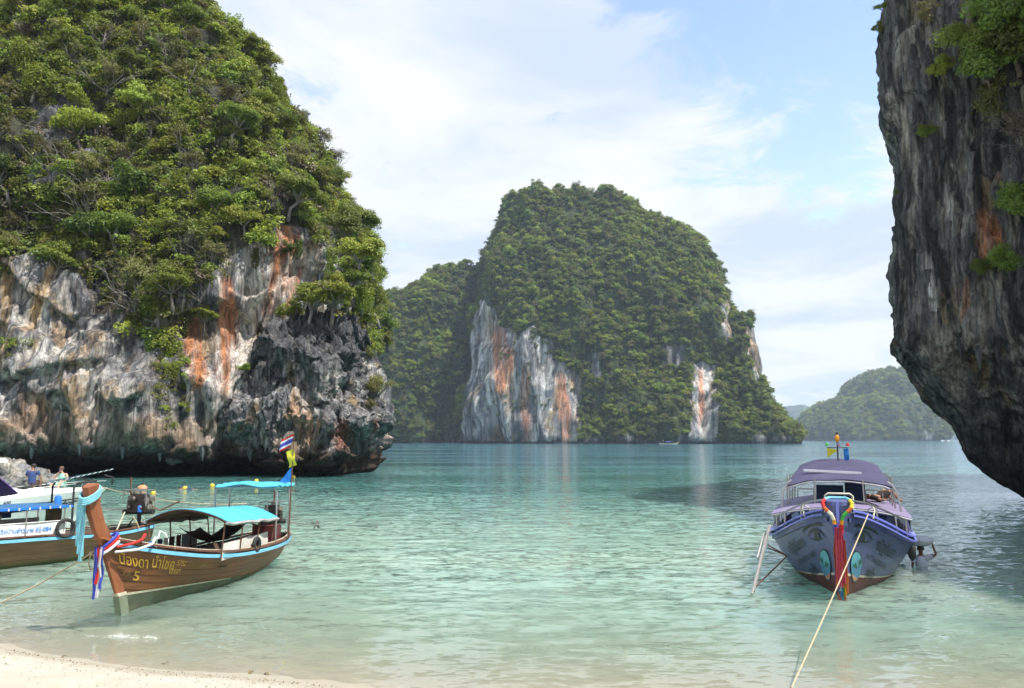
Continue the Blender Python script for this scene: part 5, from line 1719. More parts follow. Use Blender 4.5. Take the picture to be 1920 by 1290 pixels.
# bottom paint and the cream line above it
for side in (1, -1):
    P, Q = [], []
    for t in np.linspace(0.012, 0.62, 34):
        zt_ = 0.34 * max(0.0, 1 - t / 0.66) ** 0.8 - 0.02
        vt = H1.vz(t, zt_)
        P.append([H1.out(t, v, side, 0.016) for v in np.linspace(0.0, vt, 6)])
        if t < 0.47:
            hh = 0.05 * (1 - t / 0.55) + 0.008
            Q.append([H1.out(t, vt, side, 0.019), H1.out(t, H1.vz(t, zt_ + hh), side, 0.019)])
    MB().grid(P).build('bottom_paint', M['bottom'], boat)
    MB().grid(Q).build('waterline_stripe', M['cream'], boat)
MB().add([Vector((x, y, z)) for x, z in ((-0.12, -0.13), (0.16, -0.13), (0.31, 0.34), (0.02, 0.34)) for y in (-0.076, 0.076)], [(0, 2, 3, 1), (2, 4, 5, 3), (4, 6, 7, 5), (6, 0, 1, 7), (0, 6, 4, 2), (1, 3, 5, 7)]).build('stem_foot_paint', simple('worn_pale_green_paint', (.20, .23, .17), .7, var=.2, vscale=6, dirt=(.10, .17, .05), dirt_amt=.9), boat)
MB().add([Vector((x, y, z)) for x, z in ((0.02, 0.335), (0.318, 0.335), (0.355, 0.40), (0.05, 0.40)) for y in (-0.079, 0.079)], [(0, 2, 3, 1), (2, 4, 5, 3), (4, 6, 7, 5), (6, 0, 1, 7), (0, 6, 4, 2), (1, 3, 5, 7)]).build('stem_stripe', M['cream'], boat)
# writing on the bow
for body_, size_, tb_, te_, drop_, mt_, sh_ in (('น้องดา', 0.37, .022, .094, .51, 'gold', .15), ('นำโชค', 0.37, .104, .170, .46, 'gold', .15), ('KA', .22, .024, .046, .80, 'faded', .1), ('5', .34, .050, .072, .85, 'gold', .25),
                                                ('5752', .18, .176, .208, .34, 'gold', .3), ('03937', .18, .158, .196, .55, 'gold', .3), ('\'บ้านเกาะพีพี', .17, .214, .290, .33, 'faded', .2)):
    H1.write_span(body_, size_, 1, tb_, te_, drop_, M[mt_], boat, sh_)
# canopy
def canopy1(x, y):
    return 1.70 + 0.30 * (1 - (y / 1.12) ** 2) - (-2.55 - x) * 0.055 - 0.035 * abs(math.sin((x + 2.5) * math.pi)) + 0.012 * math.sin(x * 9 + y * 4)


ys_ = [(-1.12 + 2.24 * j / 14) for j in range(15)]
xs_ = [-2.45 - 3.1 * i / 14 for i in range(15)]
MB().sheet([[(x, y, canopy1(x, y) + 0.012) for y in ys_] for x in xs_], 0.012).build('canopy', M['bluetarp'], boat, True)
MB().sheet([[(x, y, canopy1(x, y) - 0.006) for y in ys_] for x in [-2.43 - 3.1 * i / 14 for i in range(15)]], 0.012).build('canopy_lining', M['lining'], boat, True)
for x in (-2.5, -3.5, -4.5, -5.5):
    MB().tube([(x, y, canopy1(x, y) - 0.04) for y in ys_], 0.018, 6).build('canopy_rib', M['rust'], boat)
    for sd in (1, -1):
        yb_ = 0.98 if x > -5 else 0.95
        MB().tube([(x, sd * 1.06, canopy1(x, 1.06) - 0.03), (x, sd * yb_, 0.70)], 0.022, 6).build('canopy_post', M['rust'], boat)
MB().tube([(x, 1.13, canopy1(x, 1.12) - 0.03) for x in xs_], 0.045, 7).build('rolled_curtain', M['greycanvas'], boat, True)
MB().tube([(x, -1.13, canopy1(x, 1.12) - 0.03) for x in xs_], 0.045, 7).build('rolled_curtain', M['greycanvas'], boat, True)
# white side cloth with tyre
P = [[(x, 1.0 - 0.02 * math.sin(x * 5 + z * 3) - 0.004 * i, z) for z in np.linspace(0.72, 1.14, 5)] for i, x in enumerate(np.linspace(-2.55, -5.4, 22))]
MB().sheet(P, 0.01).build('side_cloth', M['canvas'], boat, True)
tm = MB(); torus(tm, (-4.35, 1.06, 0.90), 0.17, 0.055, 8, (1, 0, 0), (0, 0, 1)); tm.build('tyre', M['tyre'], boat, True)
# benches
for x in (-2.9, -3.9, -4.9):
    MB().box((x, 0, 0.52), (0.30, 1.75, 0.04)).build('bench', M['inside'], boat)
MB().box((-1.4, 0, 0.86), (1.3, 0.85, 0.04), M=Matrix.Rotation(-0.13, 3, 'Y')).build('foredeck', M['inside'], boat)
# rear shade on its pipe frame
fr = MB()
for x in (-5.75, -6.65):
    fr.tube([(x, -0.98, 0.75), (x, -0.98, 2.25), (x, -0.88, 2.38), (x, 0.88, 2.38), (x, 0.98, 2.25), (x, 0.98, 0.75)], 0.03, 8)
fr.build('shade_frame', M['steel'], boat, True)
P = [[(x, y, 2.45 + 0.03 * math.sin(5 * y + x * 3) - 0.05 * abs(y) + (0.05 if i % 2 else 0)) for y in np.linspace(-0.92, 1.05, 12)] for i, x in enumerate(np.linspace(-5.6, -6.9, 8))]
MB().sheet(P, 0.014).build('rear_shade', M['bluetarp'], boat, True)
longtail_engine(boat, (-7.05, 0.25, 1.42), 0.95, (-0.93, 0.42, -0.17), 1.55, (0.9, -0.1, -0.1), 3)
MB().box((-6.5, 0.35, 0.98), (0.5, 0.7, 0.45)).build('battery_box', M['redbottom'], boat)
MB().add([(-7.45, -0.03, 0.42), (-7.45, 0.03, 0.42), (-8.55, 0.03, 0.22), (-8.55, -0.03, 0.22), (-7.2, -0.03, -0.12), (-7.2, 0.03, -0.12), (-8.2, 0.03, 0.02), (-8.2, -0.03, 0.02)], [(0, 1, 2, 3), (7, 6, 5, 4), (0, 4, 5, 1), (1, 5, 6, 2), (2, 6, 7, 3), (3, 7, 4, 0)]).build('rudder', M['oldwood'], boat)
fp = MB().tube([(-6.6, 1.02, 0.8), (-6.65, 1.03, 2.4), (-6.7, 1.05, 4.0)], [0.024, 0.02, 0.012], 6); fp.build('flag_pole', M['rust'], boat)
BW = boat.matrix_world.copy()
bpy.context.view_layer.update()
BW = boat.matrix_world.copy()


def place(o, base):
    """Stand a thing, modelled in a boat's own coordinates, at that boat (it stays top-level)."""
    o.matrix_world = base
    return o


# hammock, towels: things that hang in the boat
hm = MB().sheet([[(x, y, 1.42 - 0.42 * (1 - ((x + 4.1) / 1.45) ** 2) + 0.12 * (y / 0.3) ** 2) for y in np.linspace(-0.3, 0.3, 5)] for x in np.linspace(-2.65, -5.55, 14)], 0.012).build('hammock', M['darkcloth'], None, True)
tag(place(hm, BW), 'dark hammock slung under the blue canopy of the brown longtail', 'hammock')
for i, (x, w, mt, dz, lb) in enumerate([(-2.6, .30, 'flagblue', .48, 'blue towel nearest the bow on the far side line'), (-2.95, .26, 'navy', .44, 'navy towel beside the blue one on the line'), (-3.25, .24, 'cream', .40, 'narrow cream cloth between dark towels'), (-3.55, .3, 'inside', .46, 'dark brown cloth in the middle of the line'), (-3.9, .2, 'redbottom', .5, 'dark red cloth on the far side line'), (-4.45, .75, 'greycanvas', .5, 'grey tarpaulin at the stern end of the line')]):
    t_ = MB().sheet([[(x - w * (j / 5 - .5), -1.0 + 0.025 * math.sin(j * 1.7 + i), 1.18 - dz * k / 5) for j in range(6)] for k in range(6)], 0.01).build('towel', M[mt], None, True)
    tag(place(t_, BW), lb + ' of the brown longtail', 'towel', 'towels on the brown longtail')
# sash on the prow
sash = empty('ribbon'); place(sash, BW)
tag(sash, 'red, white and blue ribbons tied round the brown prow', 'ribbon')
for nm, mt, zo, r0 in (('red_ribbon', 'red', 0.0, .25), ('white_ribbon', 'cloth_white', -0.07, .27), ('blue_ribbon', 'blue', 0.07, .24)):
    rb = MB()
    pts = [Vector((0.70 + (zo * 0.3) + r0 * math.cos(a) * 1.0, r0 * 0.72 * math.sin(a), 1.52 + zo + 0.16 * math.cos(a + 0.6) * (-1))) for a in np.linspace(0, 2 * math.pi, 19)]
    rb.tube(pts, 0.034, 6, False)
    rb.build(nm, M[mt], sash, True)
for nm, mt, y0, ln in (('ribbon_tail', 'red', -0.03, .78), ('ribbon_tail', 'cloth_white', 0.03, 1.06), ('ribbon_tail', 'blue', 0.08, .88), ('ribbon_tail', 'blue', -0.07, 1.10)):
    cloth_strip([(0.98 + 0.02 * math.sin(k), y0 + 0.015 * math.sin(k * 1.3 + y0 * 20), 1.50 - ln * k / 8) for k in range(9)], 0.085, (0.3, 1, 0), M[mt], nm, sash, int(50 * y0) + 9, 0.012)
MB().tube([(0.66, 0.18, 1.46), (0.35, 0.36, 1.50), (0.12, 0.44, 1.56), (-0.02, 0.42, 1.66)], [0.03, 0.032, 0.028, 0.04], 6).build('red_ribbon', M['red'], sash, True)
MB().tube([(0.70, 0.18, 1.36), (0.25, 0.44, 1.36), (-0.10, 0.56, 1.44), (-0.25, 0.54, 1.56)], [0.03, 0.032, 0.028, 0.035], 6).build('white_ribbon', M['cloth_white'], sash, True)
scarf = empty('scarf'); place(scarf, BW)
tag(scarf, 'light blue scarf tied round the top of the brown prow', 'scarf')
for k in range(4):
    MB().tube([Vector((1.40 + 0.22 * math.cos(a), 0.17 * math.sin(a), 2.58 + 0.04 * k - 0.13 * math.cos(a))) for a in np.linspace(0, 2 * math.pi, 17)], 0.028, 5, False).build('scarf_wrap', M['palecyan'], scarf, True)
for k, (y0, ln) in enumerate([(-0.10, 1.05), (-0.05, 1.2), (-0.14, 0.9), (-0.02, 1.1)]):
    cloth_strip([(1.53 + 0.015 * math.sin(j + k), y0 + 0.012 * math.sin(j * 1.1 + k), 2.48 - ln * j / 8) for j in range(9)], 0.10, (0.3, 1, 0), M['palecyan'], 'scarf_tail', scarf, k, 0.014)


# flags
def flag_at(base, name, label, stripes, origin, along, drop, w, h, mats, wave=0.05, group='flags on the boats', tri=False):
    o = empty(name); place(o, base)
    tag(o, label, 'flag', group)
    al, dr = Vector(along).normalized(), Vector(drop).normalized()
    n = al.cross(dr).normalized()
    tot = sum(stripes); acc = 0
    for k, s_ in enumerate(stripes):
        P = []
        for j in range(9):
            u = j / 8
            row = []
            for i in range(4):
                v = (acc + s_ * i / 3) / tot
                if tri: v *= (1 - u * 0.96)
                row.append(Vector(origin) + al * w * u + dr * h * v + n * wave * math.sin(u * 7 + v * 2.5) * u + dr * 0.10 * h * u * u * 2)
            P.append(row)
        MB().sheet(P, 0.004).build('stripe' if len(stripes) > 1 else 'cloth', M[mats[k]], o, True)
        acc += s_
    return o


flag_at(BW, 'flag', 'red, white and blue striped flag flying over the brown longtail', (1, 1, 2, 1, 1), (-6.70, 1.04, 3.98), (-0.15, -1, -0.28), (-0.1, -0.28, -1), 0.40, 0.42, ('red', 'cloth_white', 'blue', 'cloth_white', 'red'))
flag_at(BW, 'flag', 'yellow flag hanging below the striped one on the brown longtail', (1,), (-6.70, 1.04, 3.52), (0.1, 0.35, -0.94), (-0.1, -0.9, -0.35), 0.50, 0.26, ('flagyellow',), 0.06)
flag_at(BW, 'flag', 'blue pennant lowest on the flag pole of the brown longtail', (1,), (-6.68, 1.04, 2.98), (0, -0.72, -0.70), (0.05, -0.1, -1), 0.56, 0.50, ('flagblue',), 0.05, tri=True)

# ropes
def rope(name, label, pts, r=0.016):
    mb = MB().tube(pts, r, 6)
    o = mb.build(name, M['rope'], None, True)
    return tag(o, label, 'rope', 'mooring ropes')


a = BW @ Vector((0.86, -0.16, 1.42))
b = onz(-40, 1148, 0.25)
rp = empty('mooring_rope')
tag(rp, 'pale mooring rope running from the brown prow to the beach at left', 'rope', 'mooring ropes')
MB().tube(arc_pts(a, b, 0.08), 0.017, 6).build('line', M['rope'], rp, True)
k0 = a.lerp(b, 0.04) - Vector((0, 0, 0.02))
MB().tube([k0, k0 + Vector((-0.05, 0, -0.2)), k0 + Vector((0.0, 0, -0.36)), k0 + Vector((0.09, 0, -0.3)), k0 + Vector((0.08, 0, -0.12)), k0 + Vector((0.03, 0, 0.0))], 0.016, 6).build('loop', M['rope'], rp, True)
MB().ball(k0, 0.05, 8, 5).build('knot', M['rope'], rp, True)

# ------------------------------------------------------------------ the second longtail behind it
d2 = Vector((-0.62, -0.78, 0)).normalized()
stern2 = Vector((-12.9, 29.0, 0))
L2 = 10.0
bow2 = stern2 + d2 * L2
boat2 = empty('longtail_boat', bow2, math.atan2(d2.y, d2.x))
tag(boat2, 'weathered longtail boat with white side panel, cut by the left border', 'boat', 'longtail boats')
bpy.context.view_layer.update()
BW2 = boat2.matrix_world.copy()
H2 = Hull(L2, 1.1, [(0, .06), (.08, .4), (.2, .78), (.35, 1.0), (.55, 1.08), (.75, 1.0), (.9, .72), (1, .36)],
          [(0, -.1), (.15, -.25), (.5, -.32), (.8, -.2), (.93, .0), (1, .22)],
          [(0, 1.7), (.1, 1.38), (.25, 1.05), (.4, .94), (.6, .90), (.85, .82), (1, .90)], [(0, 1.05), (.1, .85), (.3, .55), (.5, .42), (1, .5)])
H2.body(boat2, M['oldwood'], [0, .3, .44, .58, .72, .86, 1.0], M['inside'], 0.25)
H2.rail(boat2, 'rubbing_strip', M['skyblue'], 0.955, 0.045, 0.09, 0.004, 0.015)
H2.rail(boat2, 'gunwale', M['gunwale'], 1.0, 0.10, 0.04, -0.07, 0.02, dz=0.03)
sweep_box([(-0.04, -0.30), (0.02, -0.02), (0.3, 0.5), (0.65, 1.08), (0.95, 1.62), (1.1, 2.45), (1.15, 2.9)], [.24, .26, .26, .28, .34, .36, .36], [.10, .12, .12, .14, .18, .2, .26]).build('prow', M['prow'], boat2)
xs2 = np.linspace(-3.2, -6.75, 24)
P = [[(x, 0.99 - 0.012 * math.sin(x * 4), z) for z in np.linspace(0.93, 1.34, 4)] for x in xs2]
MB().sheet(P, 0.02).build('side_panel', M['white'], boat2)
P = [[(x, -0.99, z) for z in np.linspace(0.93, 1.34, 4)] for x in xs2]
MB().sheet(P, 0.02).build('side_panel', M['white'], boat2)
MB().tube([(x, 1.0, 1.36) for x in xs2], 0.018, 6).build('panel_rail', M['steel'], boat2)
g, f = text_geo('ท่าเรือบ้านอ่าวนาง 02-084', 0.185)
wmax = max(p[0] for p in g)
sx = 1.62 / wmax
MB().add([(-4.72 - u * sx, 1.004 + 0.0, 1.08 + w_) for u, w_ in g], f).build('lettering', M['bluetext'], boat2)
MB().box((-4.9, 0, 1.80), (4.0, 2.2, 0.03)).build('canopy', M['navytarp'], boat2)
MB().box((-4.9, 1.11, 1.80), (4.0, 0.03, 0.07)).build('canopy_edge', M['brightblue'], boat2)
for x in np.linspace(-3.0, -6.8, 14):
    MB().box((x, 1.128, 1.795), (0.035, 0.01, 0.075)).build('canopy_tie', M['white'], boat2)
for x in (-3.2, -4.4, -5.6, -6.7):
    for sd in (1, -1):
        MB().tube([(x, sd * 1.02, 1.79), (x, sd * 0.98, 0.9)], 0.022, 6).build('canopy_post', M['steel'], boat2)
# tarpaulin hanging loose under the roof
MB().sheet([[(x, y, 1.74 - 0.22 * (0.5 + 0.5 * math.sin(x * 2.3 + y)) * (1 - abs(y))) for y in np.linspace(-0.95, 0.95, 9)] for x in np.linspace(-3.1, -6.8, 18)], 0.012).build('canopy_lining', M['navy'], boat2, True)
MB().sheet([[(x, -1.0, z) for z in np.linspace(1.38, 1.78, 4)] for x in np.linspace(-3.2, -5.9, 8)], 0.012).build('far_side_curtain', M['navytarp'], boat2)
MB().sheet([[(-6.2 - 0.55 * k, 0.8 - 0.18 * k + 0.05 * math.sin(5 * v), 1.78 - 0.72 * v) for v in np.linspace(0, 1 - 0.25 * k, 5)] for k in np.linspace(0, 1, 5)], 0.012).build('loose_curtain', M['lining'], boat2, True)
tm = MB(); torus(tm, (-6.72, 1.10, 1.12), 0.26, 0.055, 8, (1, 0, 0), (0, 0, 1)); tm.build('tyre', M['tyre'], boat2, True)
# rear shade, tilted, on a black pipe
fr = MB()
fr.tube([(-7.0, 0.85, 0.95), (-7.0, 0.85, 2.35), (-7.1, 0.85, 2.50), (-7.7, 0.85, 2.55)], 0.035, 8)
fr.tube([(-7.0, -0.75, 0.95), (-7.0, -0.75, 2.35), (-7.1, -0.75, 2.52), (-7.7, -0.75, 2.62)], 0.035, 8)
fr.tube([(-7.6, 0.85, 2.56), (-7.6, -0.75, 2.62)], 0.03, 8)
fr.tube([(-8.35, 0.55, 2.40), (-8.35, 0.60, 2.62), (-8.2, 0.3, 2.70)], 0.03, 8)
fr.build('shade_frame', M['black'], boat2, True)
a0, a1, a2_, a3 = [at(*q) for q in ((86, 908, 26.6), (214, 880, 28.2), (206, 882, 29.6), (92, 903, 28.6))]
inv2 = BW2.inverted()
P = [[inv2 @ (a0.lerp(a1, i / 8).lerp(a3.lerp(a2_, i / 8), j / 3)) for j in range(4)] for i in range(9)]
MB().sheet(P, -0.03).build('rear_shade', simple('dark_teal_sheet', (0.045, 0.10, 0.115), 0.5, var=0.2), boat2)
for i in range(12):
    q = a0.lerp(a1, (i + 0.5) / 12)
    MB().tube([inv2 @ (q + Vector((-0.06, -0.02, -0.02))), inv2 @ (q + Vector((0.05, -0.02, 0.035)))], 0.014, 5).build('shade_lashing', M['white'], boat2)
eng = at(262, 948, 28.4)
le = inv2 @ eng
longtail_engine(boat2, le, 1.15, inv2.to_3x3() @ Vector((-0.95, 0.25, 0.02)), 1.3, inv2.to_3x3() @ Vector((0.97, 0.2, 0.12)), 5, ('engine', 'enginegrey'))
MB().lathe([(0.075, 0), (0.08, 0.02), (0.08, 0.18), (0.05, 0.22)], 10, None, le + (inv2.to_3x3() @ Vector((0.12, -0.24, -0.20)))).build('oil_bottle', M['brightblue'], boat2, True)
MB().tube([inv2 @ at(234, 960, 28.2), inv2 @ at(218, 996, 27.9)], 0.025, 6).build('prop_stick', M['cream'], boat2)
MB().tube([inv2 @ at(250, 972, 28.2), inv2 @ at(233, 996, 28.3)], 0.022, 6).build('engine_brace', M['black'], boat2)
MB().tube([inv2 @ at(249, 968, 28.0), inv2 @ at(256, 978, 28.0), inv2 @ at(261, 991, 28.0)], 0.018, 6).build('engine_lashing', M['rope'], boat2, True)
MB().tube([inv2 @ q for q in (at(296, 1010, 28.6), at(300, 996, 28.8), at(310, 1000, 28.9), at(317, 1018, 28.9))], 0.026, 6).build('stern_hoop', M['white'], boat2, True)
rope('rope', 'long rope stretched from behind the brown prow out over the swimmers', arc_pts(at(172, 908, 27.5), at(462, 944, 33), 0.25), 0.017)

# ------------------------------------------------------------------ the white speedboat
d3 = Vector((0.74, 0.67, 0)).normalized()
bow3 = at(158, 918, 38.0); bow3.z = 0
boat3 = empty('speedboat', bow3 - d3 * 0.5, math.atan2(d3.y, d3.x))
tag(boat3, 'white speedboat with dark windscreen behind the longtails at left', 'boat')
bpy.context.view_layer.update()
BW3 = boat3.matrix_world.copy(); inv3 = BW3.inverted()
H3 = Hull(9.0, 1.5, [(0, .05), (.06, .55), (.14, .92), (.28, 1.2), (.45, 1.3), (1, 1.25)], [(0, -.1), (.3, -.45), (1, -.4)], [(0, 1.62), (.1, 1.55), (.25, 1.42), (.5, 1.22), (1, 1.1)], [(0, .9), (.15, .62), (.4, .38), (1, .25)])
ts = np.linspace(0, 1, 40)
hb = MB()
for side in (1, -1):
    hb.grid([[H3.pt(t, v, side) for v in np.linspace(0, 1, 10)] for t in ts])
hb.grid([[H3.pt(1, v, 1) for v in np.linspace(0, 1, 10)], [H3.pt(1, v, -1) for v in np.linspace(0, 1, 10)]])
hb.build('hull', M['gel'], boat3, True)
H3.rail(boat3, 'rubbing_strip', M['black'], 0.80, 0.03, 0.05, 0.003, 0.0)
H3.rail(boat3, 'pinstripe', M['navytext'], 0.72, 0.012, 0.03, 0.003, 0.0)
dk = []
for t in np.linspace(0.0, 1.0, 30):
    a, b = H3.pt(t, 1, 1), H3.pt(t, 1, -1)
    crown = 0.24 * math.sin(min(t / 0.28, 1) * math.pi / 2) * (1 if t < 0.5 else 0.3)
    dk.append([a.lerp(b, u) + Vector((0, 0, crown * (1 - (2 * u - 1) ** 4))) for u in np.linspace(0, 1, 11)])
MB().grid(dk).build('deck', M['gel'], boat3, True)
cab = MB()
P = []
for x, zt_, hw in ((-2.0, 1.66, .5), (-2.7, 1.85, .8), (-3.4, 2.15, .92), (-6.5, 2.2, .95)):
    P.append([(x, -hw - .1, 1.25), (x, -hw, zt_ - .12), (x, -hw * .8, zt_), (x, hw * .8, zt_), (x, hw, zt_ - .12), (x, hw + .1, 1.25)])
cab.grid(P); cab.build('cabin', M['gel'], boat3)
for sd in (1, -1):
    MB().sheet([[Vector((-2.35, sd * .93, 1.50)), Vector((-2.40, sd * .90, 1.58))], [Vector((-3.2, sd * 1.08, 1.48)), Vector((-3.2, sd * 1.05, 2.30))], [Vector((-6.2, sd * 1.1, 1.46)), Vector((-6.2, sd * 1.08, 2.36))]], 0.02 * sd).build('windscreen', M['glass'], boat3)
    MB().tube([(-2.36, sd * .92, 1.56), (-3.2, sd * 1.07, 2.34), (-6.2, sd * 1.10, 2.4)], 0.03, 6).build('screen_frame', M['plum'], boat3)
MB().sheet([[(x, y, 2.80 + 0.10 * (1 - (y / 1.1) ** 2) + 0.10 * math.sin((x + 5) * 0.8)) for y in np.linspace(-1.1, 1.1, 9)] for x in np.linspace(-2.85, -6.5, 10)], 0.09).build('hardtop', M['gel'], boat3, True)
for sd in (1, -1):
    for x in (-3.3, -3.7, -6.0):
        MB().tube([(x, sd * 0.95, 2.15), (x + 0.15, sd * 0.95, 2.78)], 0.025, 6).build('hardtop_post', M['steel'], boat3)
    pts = [H3.pt(t, 1, sd) + Vector((0, -sd * 0.06, 0.34)) for t in (0.005, .06, .13, .2, .26)]
    MB().tube([H3.pt(0.30, 1, sd) + Vector((0, -sd * 0.06, 0.0))][:0] + pts + [H3.pt(0.33, 1, sd) + Vector((0, -sd * 0.06, 0.02))], 0.018, 6).build('bow_rail', M['steel'], boat3, True)
    for t in (.06, .13, .2):
        q = H3.pt(t, 1, sd)
        MB().tube([q + Vector((-0.1, -sd * .06, 0)), q + Vector((0, -sd * .06, 0.34))], 0.014, 6).build('rail_stanchion', M['steel'], boat3)
MB().lathe([(0.03, 0), (0.13, 0.06), (0.15, 0.15), (0.15, 0.62), (0.12, 0.72), (0.04, 0.76)], 12, None, inv3 @ at(107, 962, 35.2)).build('fender', M['brightblue'], boat3, True)
H3.write('Marine', 0.75, -1, 0.60, 0.98, -1, M['navytext'], boat3, shear=0.2)
H3.write('630', 0.16, -1, 0.345, 0.20, -1, M['navytext'], boat3, shear=0.1)
H3.write('ซ่าส์', 0.34, -1, 0.135, 0.70, -1, M['navytext'], boat3, shear=0.25)

# ------------------------------------------------------------------ the violet tour boat on the right
d4 = Vector((-0.381, -0.925, 0)).normalized()
bow4 = onz(1579, 1124)
boat4 = empty('tour_boat', (bow4.x, bow4.y, 0), math.atan2(d4.y, d4.x))
tag(boat4, 'violet tour boat with painted eyes, lettering and garlanded prow', 'boat')
bpy.context.view_layer.update()
BW4 = boat4.matrix_world.copy(); inv4 = BW4.inverted()
H4 = Hull(13.0, 0.7, [(0, .10), (.03, .40), (.07, .76), (.12, 1.12), (.19, 1.50), (.27, 1.80), (.36, 1.98), (.6, 2.02), (1, 1.7)],
          [(0, -.10), (.1, -.3), (.3, -.45), (1, -.3)], [(0, 2.18), (.04, 2.07), (.10, 1.80), (.19, 1.42), (.28, 1.16), (.36, 1.06), (.6, 1.0), (1, 1.1)],
          [(0, .85), (.08, .62), (.18, .48), (.3, .36), (1, .28)])
H4.body(boat4, M['purple'], [0, .22, .38, .53, .67, .80, .91, 1.0], M['navy'], 0.5, 56, smooth_skin=True)
H4.rail(boat4, 'rubbing_strip', M['purple'], 0.92, 0.05, 0.10, 0.004, 0.012)
H4.rail(boat4, 'gunwale', M['purplerail'], 1.0, 0.16, 0.05, -0.10, 0.02, dz=0.03)
H4.rail(boat4, 'capping', M['purplerail'], 1.0, 0.05, 0.04, 0.03, 0.02, dz=-0.05)
for side in (1, -1):
    P, Q = [], []
    for t in np.linspace(0.010, 0.55, 40):
        zt_ = 0.12 + 0.50 * max(0.0, 1 - t / 0.30) ** 1.6
        vt = H4.vz(t, zt_)
        P.append([H4.out(t, v, side, 0.016) for v in np.linspace(0, vt, 7)])
        Q.append([H4.out(t, vt, side, 0.018), H4.out(t, H4.vz(t, zt_ + 0.07 - 0.05 * min(t / 0.3, 1)), side, 0.018)])
    MB().grid(P).build('bottom_paint', M['redbottom'], boat4)
    MB().grid(Q).build('waterline_stripe', M['cream'], boat4)
stem4 = sweep_box([(-0.02, -0.3), (0.06, 0.0), (0.2, 0.6), (0.42, 1.3), (0.60, 1.9), (0.68, 2.2)], [.26] * 6, [.15, .17, .16, .16, .17, .18])
stem4.build('stem', M['purple'], boat4)
MB().add([Vector((x, y, z)) for x, z in ((-0.20, -0.35), (0.165, -0.3), (0.225, 0.18), (-0.02, 0.18)) for y in (-0.098, 0.098)], [(0, 2, 3, 1), (2, 4, 5, 3), (4, 6, 7, 5), (6, 0, 1, 7), (0, 6, 4, 2), (1, 3, 5, 7)]).build('stem_foot', M['prow'], boat4)
# flaring prow block
P = []
for z, hw, x0, x1 in ((1.85, .21, .50, .76), (2.05, .19, .46, .82), (2.20, .24, .42, .86), (2.33, .31, .40, .88), (2.42, .31, .40, .86), (2.46, .23, .46, .80)):
    P.append([(x1 - 0.12, hw, z), (x1, hw * .35, z), (x1, -hw * .35, z), (x1 - .12, -hw, z), (x0, -hw, z), (x0, hw, z), (x1 - 0.12, hw, z)])
pb = MB().grid(P); pb.add(P[-1][:6], [(0, 1, 2, 3, 4, 5)]); pb.build('prow', M['purple'], boat4)
MB().box((0.87, 0, 2.12), (0.05, 0.07, 0.62)).build('prow_ridge', M['purplerail'], boat4)
